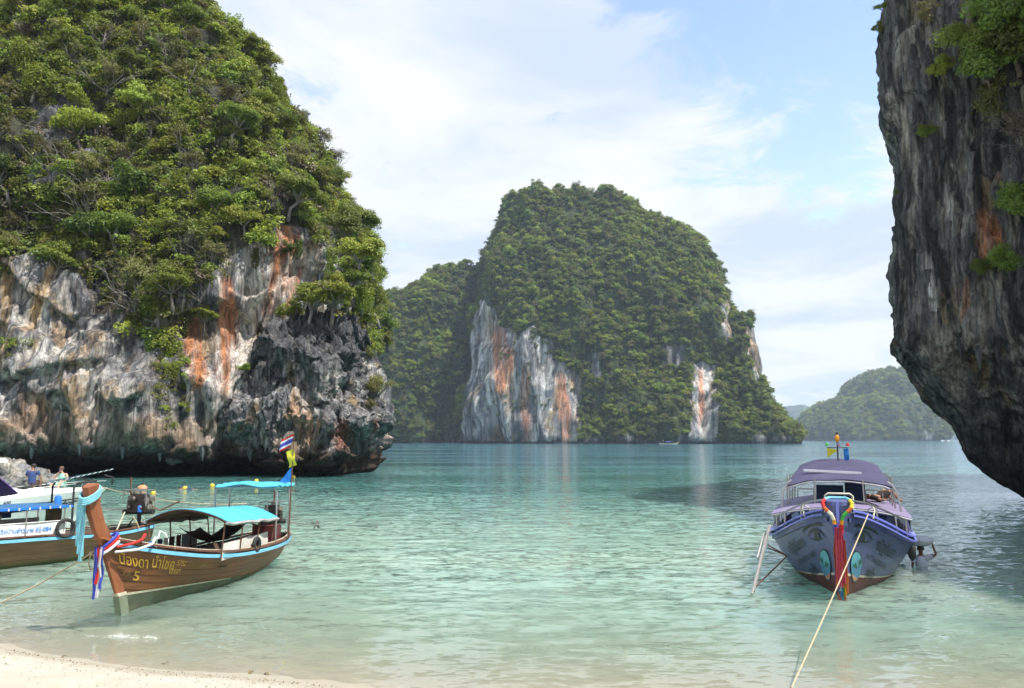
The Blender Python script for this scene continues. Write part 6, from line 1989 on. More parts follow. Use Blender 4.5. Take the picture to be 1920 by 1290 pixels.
# writing, eyes and emblem, the same on both bows
DIRS = {1: 1, -1: -1}
for side in (1, -1):
    k = side       # on the viewer's right side words run bow to stern, on the left stern to bow
    def W(body, size, tb, te, drop, mat, shear=0.0, off=0.030):
        g, f = text_geo(body, size, shear, 0.008)
        wmax = max(p[0] for p in g)
        vs = []
        for u, w_ in g:
            q = u / wmax
            t = (tb + (te - tb) * q) if side == 1 else (te - (te - tb) * q)
            vs.append(H4.on(side, t, H4.f(H4.S, t) - drop + w_, off))
        MB().add(vs, f).build('lettering', mat, boat4)
    def poly(pts, mat, name, off=0.028):
        """pts in (t, height below the sheer)"""
        vs = [H4.on(side, t, H4.f(H4.S, t) - dp, off) for t, dp in pts]
        MB().add(vs, [tuple(range(len(vs)))]).build(name, mat, boat4)
    W('ณัฐธันยา', 0.40, 0.105, 0.200, 0.66, M['darkpaint'])
    W('PHATTANA DON CHAISRI', 0.20, 0.078, 0.190, 0.98, M['darkpaint'])
    W('ภูเก็ต', 0.34, 0.100, 0.150, 1.36, M['darkpaint'], 0.1)
    W('กข 2518 ภก', 0.13, 0.225, 0.290, 0.62, M['greytext'])
    br = [(0.030 + 0.068 * q, 0.30 - 0.16 * math.sin(q * 3.0) + 0.02 * q) for q in np.linspace(0, 1, 12)] + [(0.030 + 0.068 * q, 0.34 - 0.04 * math.sin(q * 3.0) - 0.02 * q) for q in np.linspace(1, 0, 12)]
    poly(br, M['darkpaint'], 'painted_brow')
    lid = [(0.026 + 0.058 * q, 0.62 - 0.24 * math.sin(q * 2.9) - 0.10 * q) for q in np.linspace(0, 1, 12)] + [(0.026 + 0.058 * q, 0.64 - 0.17 * math.sin(q * 2.9) - 0.10 * q) for q in np.linspace(1, 0, 12)]
    poly(lid, M['darkpaint'], 'painted_eyelid')
    low_ = [(0.030 + 0.050 * q, 0.62 + 0.09 * math.sin(q * 3.0) - 0.10 * q) for q in np.linspace(0, 1, 12)] + [(0.030 + 0.050 * q, 0.61 + 0.055 * math.sin(q * 3.0) - 0.10 * q) for q in np.linspace(1, 0, 12)]
    poly(low_, M['darkpaint'], 'painted_eye_line')
    poly([(0.053 + 0.0085 * math.cos(a), 0.545 + 0.125 * math.sin(a)) for a in np.linspace(0, 6.28, 18)[:-1]], M['darkpaint'], 'painted_iris')
    # oval emblem: sky, sea, sand, hill, palm
    def ell(sc_, q0=0.0, q1=2 * math.pi, n_=28):
        out_ = []
        for a in np.linspace(q0, q1, n_):
            u, w_ = math.cos(a) * 0.021 * sc_, math.sin(a) * 0.36 * sc_
            out_.append((0.052 + u - 0.030 * w_ * 0.6, 1.28 - w_))
        return out_
    poly(ell(1.08)[:-1], M['darkpaint'], 'emblem_border', 0.026)
    poly(ell(1.0)[:-1], M['teal'], 'emblem_sky', 0.029)
    poly(ell(0.97, math.pi * 1.02, math.pi * 2.04), M['tealsea'], 'emblem_sea', 0.032)
    poly(ell(0.95, math.pi * 1.20, math.pi * 1.74), M['coral'], 'emblem_sand', 0.035)
    hx = 0.0462
    poly([(hx - .010, 1.30), (hx - .008, 1.25), (hx - .004, 1.24), (hx - .001, 1.19), (hx + .003, 1.22), (hx + .006, 1.26), (hx + .010, 1.31), (hx, 1.33)], M['palm'], 'emblem_hill', 0.035)
    qx = 0.0600
    poly([(qx, 1.38), (qx + .0015, 1.38), (qx + .0022, 1.16), (qx + .0008, 1.16)], M['palm'], 'emblem_palm_trunk', 0.035)
    star = []
    for j in range(14):
        r_ = 1.0 if j % 2 == 0 else 0.35
        star.append((qx + .001 + 0.0085 * r_ * math.cos(j * math.pi / 7), 1.13 - 0.11 * r_ * math.sin(j * math.pi / 7)))
    poly(star, M['palm'], 'emblem_palm_leaf', 0.036)
# bow rails
for sd in (1, -1):
    top = [H4.pt(t, 1, sd) + Vector((0, -sd * 0.02, h)) for t, h in ((0.015, .30), (.06, .34), (.12, .38), (.18, .42), (.25, .46), (.29, .20))]
    MB().tube(top, 0.025, 7).build('bow_rail', M['steel'], boat4, True)
    for t, h in ((.02, .3), (.09, .36), (.17, .41), (.24, .45)):
        q = H4.pt(t, 1, sd)
        MB().tube([q, q + Vector((0, -sd * .02, h))], 0.022, 6).build('rail_stanchion', M['steel'], boat4)
    q = H4.pt(.075, 1, sd)
    MB().tube([q + Vector((0.1, 0, .02)), q + Vector((0.05, sd * .05, .22)), q + Vector((0, sd * .02, .3)), q + Vector((-.05, -sd * .08, .25)), q + Vector((-.25, -sd * .15, .05))], 0.02, 6).build('cleat_hook', M['cream'], boat4, True)
    # lower canopy posts
    for x in (-4.9, -5.4, -6.0, -7.2, -8.4, -9.6):
        MB().tube([(x, sd * 1.86, 1.0), (x, sd * 1.84, 1.54)], 0.024, 6).build('canopy_post', M['steel'], boat4)
    # upper frame posts
    MB().tube([(-5.6, sd * 1.74, 1.6), (-5.62, sd * 1.66, 2.25), (-5.7, sd * 1.52, 2.52), (-5.75, sd * 1.40, 2.60)], 0.03, 7).build('canopy_post', M['steel'], boat4, True)
    for x, y in ((-6.4, 1.62), (-7.4, 1.60), (-8.6, 1.58), (-9.8, 1.56)):
        MB().tube([(x, sd * y, 1.6), (x, sd * (y - .06), 2.72)], 0.024, 6).build('canopy_post', M['steel'], boat4)
    MB().tube([(-5.65, sd * .72, 1.72), (-5.7, sd * .70, 2.66)], 0.024, 6).build('canopy_post', M['steel'], boat4)
    MB().sheet([[(-4.75 - 0.9 * i / 5, sd * (1.90 + .02 * math.sin(i)), 1.56 - 0.42 * j / 4 * (1 - .5 * i / 5)) for j in range(5)] for i in range(6)], 0.012 * sd).build('rolled_curtain', M['navy'], boat4, True)
yy = np.linspace(-1, 1, 17)
def low_roof(x, u):
    return (x, u * 1.95, 1.56 + 0.26 * (1 - abs(u) ** 2.2) + 0.05 * min(1, (-4.6 - x)))
MB().sheet([[low_roof(x, u) for u in yy] for x in np.linspace(-4.6, -10.2, 14)], 0.05).build('lower_canopy', M['lavender'], boat4, True)
MB().tube([low_roof(-4.6, u) for u in yy], 0.035, 6).build('canopy_edge', M['steel'], boat4, True)
def up_roof(k, u):
    x = (-5.7, -6.4, -7.2, -7.9, -8.6, -11.0)[k]
    z = (2.50, 2.72, 2.92, 3.08, 3.14, 3.10)[k]
    hw = (1.52, 1.46, 1.34, 1.26, 1.24, 1.22)[k]
    dz = (0.10, 0.12, 0.15, 0.17, 0.17, 0.17)[k]
    return (x, u * hw, z + dz * (1 - abs(u) ** 4) - dz + (0.12 if k == 0 else 0.05) * (1 - u * u) + 0.012 * math.sin(9 * u + 3 * k))
MB().sheet([[up_roof(k, u) for u in yy] for k in range(6)], 0.03).build('upper_canopy', M['violetcanvas'], boat4, True)
MB().tube([Vector(up_roof(0, u)) - Vector((0, 0, 0.04)) for u in yy], 0.026, 6).build('canopy_edge', M['steel'], boat4, True)
MB().box((-6.5, -0.18, 2.86), (0.10, 1.75, 0.07), M=Matrix.Rotation(-0.04, 3, 'X')).build('light_tube', M['white'], boat4)
# helm seats and console under the canopy
st = MB(); st.box((-7.6, -0.30, 2.06), (0.25, 0.85, 0.62)); st.build('seat_back', M['navy'], boat4)
st = MB(); st.box((-7.5, 0.48, 2.16), (0.25, 0.62, 0.62)); st.lathe([(0.28, 0), (0.27, .16), (.2, .26), (.08, .3)], 12, None, (-7.5, .45, 2.46)); st.build('seat_back', M['navy'], boat4)
MB().tube([(-4.2, -0.38, 1.5), (-4.2, -0.38, 2.24), (-4.2, -0.30, 2.30), (-4.2, 0.30, 2.30), (-4.2, 0.38, 2.24), (-4.2, 0.38, 1.5)], 0.035, 7).build('grab_rail', M['cream'], boat4, True)
MB().box((-4.2, 0, 1.35), (0.5, 0.9, 0.6)).build('console', M['purple'], boat4)
for sd in (1, -1):
    MB().tube([(-7.2, sd * 0.8, 1.95), (-7.2, sd * 0.8, 2.25), (-7.2, sd * 1.3, 2.25), (-7.2, sd * 1.3, 1.95)], 0.02, 6).build('seat_rail', M['steel'], boat4)
# mast with lamps
mast = MB().tube([(-8.2, 0, 3.1), (-8.2, 0, 3.95)], 0.024, 6)
mast.tube([(-8.2, -.34, 3.62), (-8.2, .34, 3.62)], 0.014, 6)
mst = mast.build('mast', M['black'], boat4)
MB().lathe([(.05, 0), (.07, .03), (.075, .16), (.06, .2), (.03, .24)], 10, None, (-8.2, 0, 3.82)).build('mast_lamp', M['amber'], mst, True)
MB().lathe([(.02, 0), (.05, .04), (.05, .05), (.01, .08)], 10, None, (-8.2, 0, 4.08)).build('lamp_cap', M['black'], mst, True)
MB().lathe([(.06, 0), (.06, .05), (.03, .10), (.01, .11)], 10, None, (-8.2, -.33, 3.68)).build('mast_lamp', M['green'], mst, True)
MB().lathe([(.06, 0), (.06, .05), (.03, .10), (.01, .11)], 10, None, (-8.2, .33, 3.68)).build('mast_lamp', M['red'], mst, True)
flag_at(BW4, 'flag', 'yellow pennant under the mast crossbar of the violet boat', (1,), (-8.2, -.34, 3.6), (0, 1, 0), (0, 0.02, -1), 0.36, 0.34, ('flagyellow',), 0.02, tri=True)
flag_at(BW4, 'flag', 'blue flag hanging right of the mast on the violet boat', (1,), (-8.2, .34, 3.6), (0, .12, -1), (0, -1, -.1), 0.40, 0.16, ('flagblue',), 0.03)
flag_at(BW4, 'flag', 'furled striped flag wound round the mast of the violet boat', (1, 1, 2, 1, 1), (-8.17, -.03, 3.85), (0, .2, -1), (0, 1, .1), 0.24, 0.07, ('red', 'cloth_white', 'blue', 'cloth_white', 'red'), 0.01)
# boarding ladder hung at the viewer's left
lad = MB()
A, B_ = inv4 @ at(1444, 985, 23.4), inv4 @ at(1413, 1108, 21.2)
lad.tube([A, B_], 0.035, 7)
lad.tube([A + Vector((.45, 0, 0)), B_ + Vector((.45, 0, 0))], 0.035, 7)
for k in range(1, 6):
    q = A.lerp(B_, k / 6); lad.tube([q, q + Vector((.45, 0, 0))], 0.025, 6)
h0, h1, h2, h3 = [inv4 @ at(*q) for q in ((1447, 995, 23.2), (1433, 1000, 23), (1420, 1046, 22.2), (1428, 1056, 22.2))]
lad.tube([h0, h1, h2, h3], 0.028, 7)
lad.build('boarding_ladder', M['steel'], boat4, True)
J = inv4 @ at(1476, 1042, 22.2)
br_ = MB().tube([inv4 @ at(1440, 1022, 22.6), J], 0.02, 6).tube([inv4 @ at(1439, 1027, 22.6), J], 0.02, 6).tube([inv4 @ at(1417, 1100, 21.4), J], 0.02, 6)
br_.build('ladder_brace', M['rust'], boat4)
for px_, Y_ in ((1703, 24.0), (1711, 24.3)):
    q = inv4 @ at(px_, 1052 if px_ > 1705 else 1040, Y_)
    MB().lathe([(.02, 0), (.07, .06), (.11, .12), (.11, .42), (.07, .48), (.03, .52)], 10, None, q).build('fender', M['black'], boat4, True)
rope('mooring_rope', 'straight pale rope from the violet boat down to the beach', arc_pts(BW4 @ (H4.pt(.05, 1, 1) + Vector((.1, .1, .05))), onz(1484, 1290, 0.05), 0.04), 0.0135)
# garland on the prow
gar = empty('garland'); place(gar, BW4)
tag(gar, 'bright pink, orange and rainbow cloths hung on the violet prow', 'garland')
def ring_chain(pts, mats_, r=0.043):
    for i in range(len(pts) - 1):
        MB().tube([pts[i], pts[i].lerp(pts[i + 1], .5), pts[i + 1]], r, 7).build('garland_bead', M[mats_[i % len(mats_)]], gar, True)
for sd, ms in ((1, ('yellow', 'yellow', 'orange', 'green', 'green', 'amber', 'red', 'pink')), (-1, ('red', 'red', 'orange', 'cream', 'cream', 'amber', 'blue', 'blue'))):
    pts = [Vector((.76, sd * .28, 2.46)), Vector((.84, sd * .33, 2.38)), Vector((.89, sd * .30, 2.28)), Vector((.93, sd * .21, 2.19)), Vector((.94, sd * .13, 2.11)), Vector((.94, sd * .09, 2.0)), Vector((.92, sd * .08, 1.90)), Vector((.88, sd * .08, 1.78)), Vector((.84, sd * .08, 1.68))]
    ring_chain(pts, ms)
MB().tube([(.76, -.28, 2.46), (.52, -.18, 2.49), (.48, .18, 2.49), (.76, .28, 2.46)], 0.04, 6).build('garland_bead', M['palecyan'], gar, True)
for i, (y0, mt, z0, ln, w_, dx) in enumerate([(-.02, 'pink', 1.80, 1.32, .17, .06), (.08, 'pink', 1.78, 1.22, .14, .05), (-.10, 'orange', 1.74, 1.26, .15, .0), (.17, 'orange', 1.62, 1.28, .10, -.02), (-.06, 'pink', 1.92, 1.2, .14, .09), (.12, 'amber', 1.2, .95, .06, .03), (-.15, 'blue', 1.3, .8, .06, -.05), (.02, 'cyan', .9, .72, .06, .02), (.08, 'green', .9, .65, .05, .03), (-.01, 'cloth_white', .9, .52, .05, .04), (.15, 'amber', 1.0, .68, .05, 0.0), (.05, 'pink', 2.0, 1.1, .08, .12)]):
    pts = []
    for k in range(9):
        z = z0 - 0.1 - ln * k / 8
        xx = max(0.16 + 0.36 * z, 0.34) + 0.13 + dx * 0.6
        pts.append((xx + 0.01 * math.sin(k + i), y0 * .68 + 0.008 * math.sin(k * .9 + i), z))
    cloth_strip(pts, w_ * .72, (0, 1, 0), M[mt], 'garland_cloth', gar, i, 0.022, taper=[.6, .8, .95, 1, 1, 1.05, 1.1, 1.1, 1.1])

# ------------------------------------------------------------------ people
def person(name, label, loc, rz, J, skin, top_mat, hair, short=None, sleeve=True, group=None):
    """J: joint positions (own coordinates, metres). One continuous skinned body, clothing and hair as children."""
    root = empty(name, loc, rz)
    tag(root, label, 'person', group)
    V_, E_, Rr = [], [], []
    def add(p, r, parent=None):
        V_.append(Vector(p)); Rr.append(r)
        if parent is not None: E_.append((parent, len(V_) - 1))
        return len(V_) - 1
    pel = add(J['pelvis'], .13)
    wst = add(Vector(J['pelvis']).lerp(Vector(J['chest']), .5), .115, pel)
    ch = add(J['chest'], .135, wst)
    nk = add(J['neck'], .055, ch)
    hd = Vector(J['head'])
    h1 = add(Vector(J['neck']).lerp(hd, .45), .062, nk)
    h2_ = add(hd, .088, h1); h3_ = add(hd + Vector((0, 0, .085)), .062, h2_)
    fx = Vector(J.get('look', (1, 0, 0))).normalized()
    add(hd + fx * .098 + Vector((0, 0, -.012)), .013, h2_)
    for s_ in ('l', 'r'):
        sh = add(J['sho_' + s_], .06, ch); el = add(J['elb_' + s_], .042, sh); wr = add(J['wri_' + s_], .030, el)
        w0 = Vector(J['wri_' + s_]); e0 = Vector(J['elb_' + s_]); dr = (w0 - e0).normalized()
        pm = add(w0 + dr * .05, .034, wr)
        sdv = dr.orthogonal().normalized(); bend = Vector(J.get('bend_' + s_, (0, 0, -1))).normalized()
        sdv = dr.cross(bend).normalized() if dr.cross(bend).length > .1 else sdv
        for q, ln in ((-.03, .062), (-.01, .075), (.01, .072), (.03, .055)):
            f0 = add(w0 + dr * .085 + sdv * q, .011, pm); f1 = add(w0 + dr * (.085 + ln * .6) + sdv * q * 1.1 + bend * .012, .009, f0)
            add(w0 + dr * (.085 + ln) + sdv * q * 1.1 + bend * .035, .008, f1)
        t0_ = add(w0 + dr * .04 - sdv * .042, .012, pm); add(w0 + dr * .075 - sdv * .062 + bend * .01, .010, t0_)
        hp = add(J['hip_' + s_], .085, pel); kn = add(J['kne_' + s_], .058, hp); an = add(J['ank_' + s_], .040, kn)
        add(Vector(J['ank_' + s_]) + Vector(J.get('foot', (.17, 0, -.05))), .036, an)
    me_ = bpy.data.meshes.new('body'); me_.from_pydata(V_, E_, [])
    o_ = bpy.data.objects.new('body', me_); COL.objects.link(o_)
    o_.modifiers.new('skin', 'SKIN'); me_.skin_vertices or None
    lay = me_.skin_vertices[0] if len(me_.skin_vertices) else None
    if lay is None:
        bpy.context.view_layer.objects.active = o_
        lay = me_.skin_vertices[0]
    for i, r in enumerate(Rr):
        lay.data[i].radius = (r, r); lay.data[i].use_root = (i == 0)
    ss = o_.modifiers.new('sub', 'SUBSURF'); ss.levels = 2; ss.render_levels = 2
    bpy.context.view_layer.update()
    bm_ = bpy.data.meshes.new_from_object(o_.evaluated_get(bpy.context.evaluated_depsgraph_get()))
    bpy.data.objects.remove(o_)
    for p_ in bm_.polygons: p_.use_smooth = True
    bm_.materials.clear()
    link('body', bm_, skin, root)
    # shirt: a shell just outside torso (and upper arms)
    sh_ = MB()
    pz, cz, nz = Vector(J['pelvis']), Vector(J['chest']), Vector(J['neck'])
    ax_ = (Vector(J['sho_l']) - Vector(J['sho_r'])).normalized()
    fwd = ax_.cross(Vector((0, 0, 1))).normalized()
    rings = [(pz + (pz - cz) * .12, .165, .125), (pz, .165, .125), (pz.lerp(cz, .5), .155, .12), (cz, .185, .135), (cz.lerp(nz, .62), .165, .105), (cz.lerp(nz, .86), .085, .075)]
    sh_.grid([[c_ + ax_ * a_ * math.cos(t) + fwd * b_ * math.sin(t) for t in np.linspace(0, 2 * math.pi, 17)] for c_, a_, b_ in rings])
    if sleeve:
        for s_ in ('l', 'r'):
            s0_, e0 = Vector(J['sho_' + s_]), Vector(J['elb_' + s_])
            sh_.tube([s0_ + (cz - s0_) * .25, s0_, s0_.lerp(e0, .65)], [.095, .080, .072], 10, False)
    sh_.build('shirt', top_mat, root, True)
    if short is not None:
        p_ = MB()
        for s_ in ('l', 'r'):
            p_.tube([pz, Vector(J['hip_' + s_]), Vector(J['hip_' + s_]).lerp(Vector(J['kne_' + s_]), .75)], [.14, .115, .09], 10)
        p_.build('shorts', short, root, True)
    hr = MB()
    Mh = Matrix((fx.cross(Vector((0, 0, 1))).normalized(), fx, Vector((0, 0, 1)))).transposed()
    prof = [(.001, .175), (.055, .165), (.088, .13), (.102, .08), (.104, .045)]
    hr.grid([[hd + Mh @ Vector((r_ * math.cos(t), r_ * 1.08 * math.sin(t) - .012, z_ - .0 - (.05 if math.sin(t) < -.2 and z_ < .06 else 0))) for t in np.linspace(0, 2 * math.pi, 15)] for r_, z_ in prof])
    hr.build('hair', hair, root, True)
    ey = MB()
    for s_ in (-1, 1):
        ey.ball(hd + fx * .088 + Mh @ Vector((s_ * .034, 0, .012)), .011, 6, 4)
    ey.build('eyes', M['hair'], root)
    return root, Mh, fx


g0 = float(ground_z(12.6, 24.7))
man_xy = onz(1728, 1063, 0.0)
mz = float(ground_z(man_xy.x, man_xy.y))
face = Vector((-man_xy.x, -man_xy.y, 0)).normalized()
top_ = 0.62
JM = dict(pelvis=(0, 0, top_ - .80), chest=(0, 0, top_ - .44), neck=(0, 0, top_ - .26), head=(0.02, 0, top_ - .13), look=(1, 0, -.1),
          sho_l=(0, .19, top_ - .32), elb_l=(.06, .42, top_ - .22), wri_l=(.04, .34, top_ + .05), bend_l=(0, -1, 0),
          sho_r=(0, -.19, top_ - .32), elb_r=(.05, -.25, top_ - .58), wri_r=(.14, -.22, top_ - .80), bend_r=(1, 0, 0),
          hip_l=(0, .09, top_ - .86), kne_l=(.06, .11, top_ - 1.27), ank_l=(-.02, .11, max(mz + .07, top_ - 1.66)), hip_r=(0, -.09, top_ - .86), kne_r=(-.02, -.1, top_ - 1.27), ank_r=(-.1, -.1, max(mz + .07, top_ - 1.66)))
person('person', 'wading person in a pale t-shirt carrying a white sack on the head', (man_xy.x, man_xy.y, 0), math.atan2(face.y, face.x), JM, M['skin_dark'], M['tshirt_white'], M['hair'], M['navy'])
bag = MB()
P = []
for i, th in enumerate(np.linspace(0, math.pi, 12)):
    row = []
    for ph in np.linspace(0, 2 * math.pi, 19):
        n_ = Vector((math.sin(th) * math.cos(ph), math.sin(th) * math.sin(ph), math.cos(th)))
        rr = 1 + .12 * float(perlin(n_.x * 2.2, n_.y * 2.2, n_.z * 2.2)) + .07 * float(perlin(n_.x * 6, n_.y * 6, n_.z * 5))
        row.append(Vector((n_.x * .22, n_.y * .36, n_.z * .17)) * rr)
    P.append(row)
bag.grid(P)
bo = bag.build('sack', M['plastic_bag'], None, True)
bo.location = (man_xy.x, man_xy.y, top_ + .17); bo.rotation_euler = (0, 0, math.atan2(face.y, face.x))
tag(bo, 'bulging white plastic sack balanced on the wading person\'s head', 'sack')

# two people on the speedboat's bow
pA = at(60, 906, 37.2)
JS = dict(pelvis=(0, 0, .10), chest=(-.02, 0, .46), neck=(0, 0, .64), head=(.03, 0, .77), look=(-.5, .85, 0),
          sho_l=(0, .19, .58), elb_l=(.16, .32, .36), wri_l=(.36, .30, .30), sho_r=(0, -.19, .58), elb_r=(.12, -.30, .34), wri_r=(.30, -.28, .16),
          hip_l=(.05, .1, .08), kne_l=(.45, .16, .10), ank_l=(.62, .16, -.28), hip_r=(.05, -.1, .08), kne_r=(.46, -.14, .12), ank_r=(.64, -.14, -.26))
person('person', 'seated person in a navy t-shirt looking left on the speedboat', pA - Vector((0, 0, .05)), R(100), JS, M['skin_tan'], M['tshirt_navy'], M['hair'], M['inside'], group='people on the speedboat')
pB = at(117, 910, 37.6)
JB = dict(pelvis=(0, 0, .06), chest=(.06, 0, .42), neck=(.10, 0, .60), head=(.14, 0, .73), look=(1, -.1, -.15),
          sho_l=(.05, .22, .54), elb_l=(.16, .36, .30), wri_l=(.34, .20, .20), bend_l=(0, -1, 0), sho_r=(.05, -.22, .54), elb_r=(.24, -.32, .32), wri_r=(.26, -.08, .56), bend_r=(0, 1, 0),
          hip_l=(.05, .1, .06), kne_l=(.46, .2, .16), ank_l=(.60, .18, -.25), hip_r=(.05, -.1, .06), kne_r=(.46, -.2, .16), ank_r=(.62, -.18, -.25))
rB, MhB, fxB = person('person', 'bearded person in a mint vest and sunglasses on the speedboat bow', pB - Vector((0, 0, .02)), R(-98), JB, M['skin_fair'], M['mint'], M['hair_brown'], M['mint'], sleeve=False, group='people on the speedboat')
hdB = Vector(JB['head'])
sg = MB()
for s_ in (-1, 1):
    sg.box(hdB + fxB * .102 + MhB @ Vector((s_ * .034, 0, .014)), (.055, .015, .034), M=MhB)
sg.box(hdB + fxB * .104 + Vector((0, 0, .022)), (.03, .01, .01), M=MhB)
sg.build('sunglasses', M['plum'], rB)
bd = MB().ball(hdB + fxB * .055 + Vector((0, 0, -.085)), .06, 10, 6, (1, 1, .8)); bd.build('beard', M['hair_brown'], rB, True)

# swimmers
def swimmer(px, py, label, vest, lying):
    q = onz(px, py, 0)
    J_ = dict(pelvis=(0, 0, -.5), chest=(0, 0, -.12), neck=(0, 0, .1), head=(.02, 0, .24), look=(-1, 0, 0), sho_l=(0, .18, 0), elb_l=(.2, .42, -.05), wri_l=(.42, .4, -.04), sho_r=(0, -.18, 0), elb_r=(.2, -.42, -.05), wri_r=(.42, -.4, -.04),
              hip_l=(0, .09, -.56), kne_l=(.1, .1, -.95), ank_l=(-.1, .1, -1.3), hip_r=(0, -.09, -.56), kne_r=(.05, -.1, -.95), ank_r=(-.15, -.1, -1.3))
    if lying:
        J_ = dict(pelvis=(-.45, 0, .03), chest=(-.05, 0, .06), neck=(.12, 0, .03), head=(.26, 0, .02), look=(1, 0, -.3), sho_l=(.02, .18, .02), elb_l=(.3, .35, -.08), wri_l=(.55, .25, -.1), sho_r=(.02, -.18, .02), elb_r=(.3, -.35, -.08), wri_r=(.55, -.25, -.1),
                  hip_l=(-.52, .09, 0), kne_l=(-.95, .12, -.04), ank_l=(-1.35, .14, -.02), hip_r=(-.52, -.09, 0), kne_r=(-.95, -.12, -.08), ank_r=(-1.35, -.14, -.1))
    return person('person', label, q, R(175) if lying else R(90), J_, M['skin_tan'], vest, M['hair'], M['navy'], sleeve=False, group='swimmers off the left headland')[0]


sw = swimmer(267, 914, 'swimmer in an orange life vest beyond the second longtail', M['lifevest'], False)
sv = MB()
sv.grid([[Vector((r_ * 1.0 * math.cos(t), r_ * 1.25 * math.sin(t), z_)) for t in np.linspace(0, 2 * math.pi, 17)] for r_, z_ in ((.20, -.42), (.30, -.2), (.32, -.02), (.25, .10), (.12, .20))])
sv.build('life_vest', M['lifevest'], sw, True)
swimmer(343, 917, 'snorkeller in a white shirt lying face down near the buoys', M['cloth_white'], True)
ps = at(1648, 944, 27.0)
lieJ = dict(pelvis=(0, 0, .15), chest=(-.3, 0, .2), neck=(-.48, 0, .24), head=(-.62, 0, .28), look=(0, 0, 1), sho_l=(-.36, .18, .2), elb_l=(-.2, .36, .12), wri_l=(.0, .3, .12), sho_r=(-.36, -.18, .2), elb_r=(-.2, -.36, .12), wri_r=(.0, -.3, .12),
            hip_l=(.05, .1, .15), kne_l=(.35, .16, .42), ank_l=(.6, .16, .1), hip_r=(.05, -.1, .15), kne_r=(.38, -.14, .40), ank_r=(.66, -.14, .1))
ps.z = 1.82
person('person', 'person in dark clothes lying on the roof deck of the violet boat', ps, R(15), lieJ, M['skin_tan'], M['darkcloth'], M['hair'], M['darkcloth'])

# ------------------------------------------------------------------ buoys
for i, (px, py, lb) in enumerate([(288, 927, 'yellow ball buoy nearest, just above the long rope'), (347, 917, 'yellow ball buoy in front of the snorkeller'), (398, 912, 'yellow ball buoy beside the rear shade frame of the brown longtail'), (481, 903, 'yellow ball buoy peeping over the rear shade'), (550, 895, 'yellow ball buoy right of the flag pole under the outcrop')]):
    q = onz(px, py, 0)
    b_ = empty('buoy', q); tag(b_, lb, 'buoy', 'yellow buoys')
    MB().ball((0, 0, .06), .19, 16, 10).build('float_ball', M['buoy'], b_, True)
    MB().lathe([(.05, -.0), (.05, .06), (.02, .08)], 8, None, (0, 0, .23)).build('eyelet', M['black'], b_)

# ------------------------------------------------------------------ boats far across the bay
def far_boat(px, py, L, rz, label, canopy):
    q = onz(px, py, 0)
    o = empty('longtail_boat', q, rz); tag(o, label, 'boat', 'boats across the bay')
    hl = Hull(L, L * .12, [(0, .05), (.2, .7), (.5, 1.05), (.8, .9), (1, .5)], [(0, 0), (.5, -.3), (1, .1)], [(0, 2.0), (.2, 1.2), (.5, .9), (1, 1.2)], [(0, 1), (.3, .6), (1, .5)])
    b = MB()
    for sd in (1, -1):
        b.grid([[hl.pt(t, v, sd) for v in (0, .4, .7, 1)] for t in np.linspace(0, 1, 14)])
    b.grid([[hl.pt(t, .6, 1), hl.pt(t, .6, -1)] for t in np.linspace(0.02, 1, 10)])
    b.build('hull', M['cream'], o, True)
    hl.rail(o, 'rail', M['gunwale'], 1, .06, .1, 0, .02, n=14)
    MB().tube([(L * .06, 0, 1.6), (L * .13, 0, 2.8), (L * .14, 0, 3.6)], [.2, .16, .14], 6).build('prow', M['prow'], o)
    if canopy:
        MB().box((-L * .5, 0, 2.1), (L * .25, 1.6, .5)).build('cargo_cover', M['purplerail'], o)
        MB().tube([(-L * .9, 0, 1.3), (-L * 1.2, 0, .3)], .09, 6).build('tail_shaft', M['black'], o)
        MB().box((-L * .88, 0, 1.6), (.9, .8, .9)).build('engine_block', M['engine'], o)
    return o, q


ob, q = far_boat(1270, 833.2, 15, R(8), 'small pale longtail boat passing below the big island', True)
far_p = dict(pelvis=(0, 0, .95), chest=(0, 0, 1.32), neck=(0, 0, 1.5), head=(0, 0, 1.64), sho_l=(0, .19, 1.44), elb_l=(.1, .3, 1.2), wri_l=(.25, .2, 1.1), sho_r=(0, -.19, 1.44), elb_r=(.1, -.3, 1.2), wri_r=(.25, -.2, 1.1),
             hip_l=(0, .1, .9), kne_l=(.02, .1, .5), ank_l=(0, .1, .08), hip_r=(0, -.1, .9), kne_r=(.02, -.1, .5), ank_r=(0, -.1, .08))
fp_, _, _ = person('person', 'tiny standing person steering the longtail below the big island', q + Vector((-11.5, -1.6, .9)), R(8), far_p, M['skin_tan'], M['cloth_white'], M['hair'], M['navy'])
fp_.scale = (1.5, 1.5, 1.5)
far_boat(876, 828.6, 7, R(170), 'tiny boat below the left end of the pale cliff', False)
for px, lb in ((1768, 'white speck of a boat off the far island, left one'), (1779, 'white speck of a boat off the far island, right one')):
    q = onz(px, 827.3, 0)
    o = empty('motor_boat', q, R(10)); tag(o, lb, 'boat', 'boats off the far island')
    MB().add([(-5, -1.4, 0), (4, -1.2, 0), (6.5, 0, 1.6), (4, 1.2, 0), (-5, 1.4, 0), (-5, -1.6, 1.4), (4, -1.5, 1.5), (4, 1.5, 1.5), (-5, 1.6, 1.4)], [(0, 1, 6, 5), (1, 2, 6), (2, 3, 7), (3, 4, 8, 7), (4, 0, 5, 8), (5, 6, 2, 7, 8), (0, 4, 3, 2, 1)]).build('hull', M['gel'], o)
    MB().box((-1, 0, 2.1), (3.5, 2.0, 1.3), taper=.8).build('cabin', M['gel'], o)

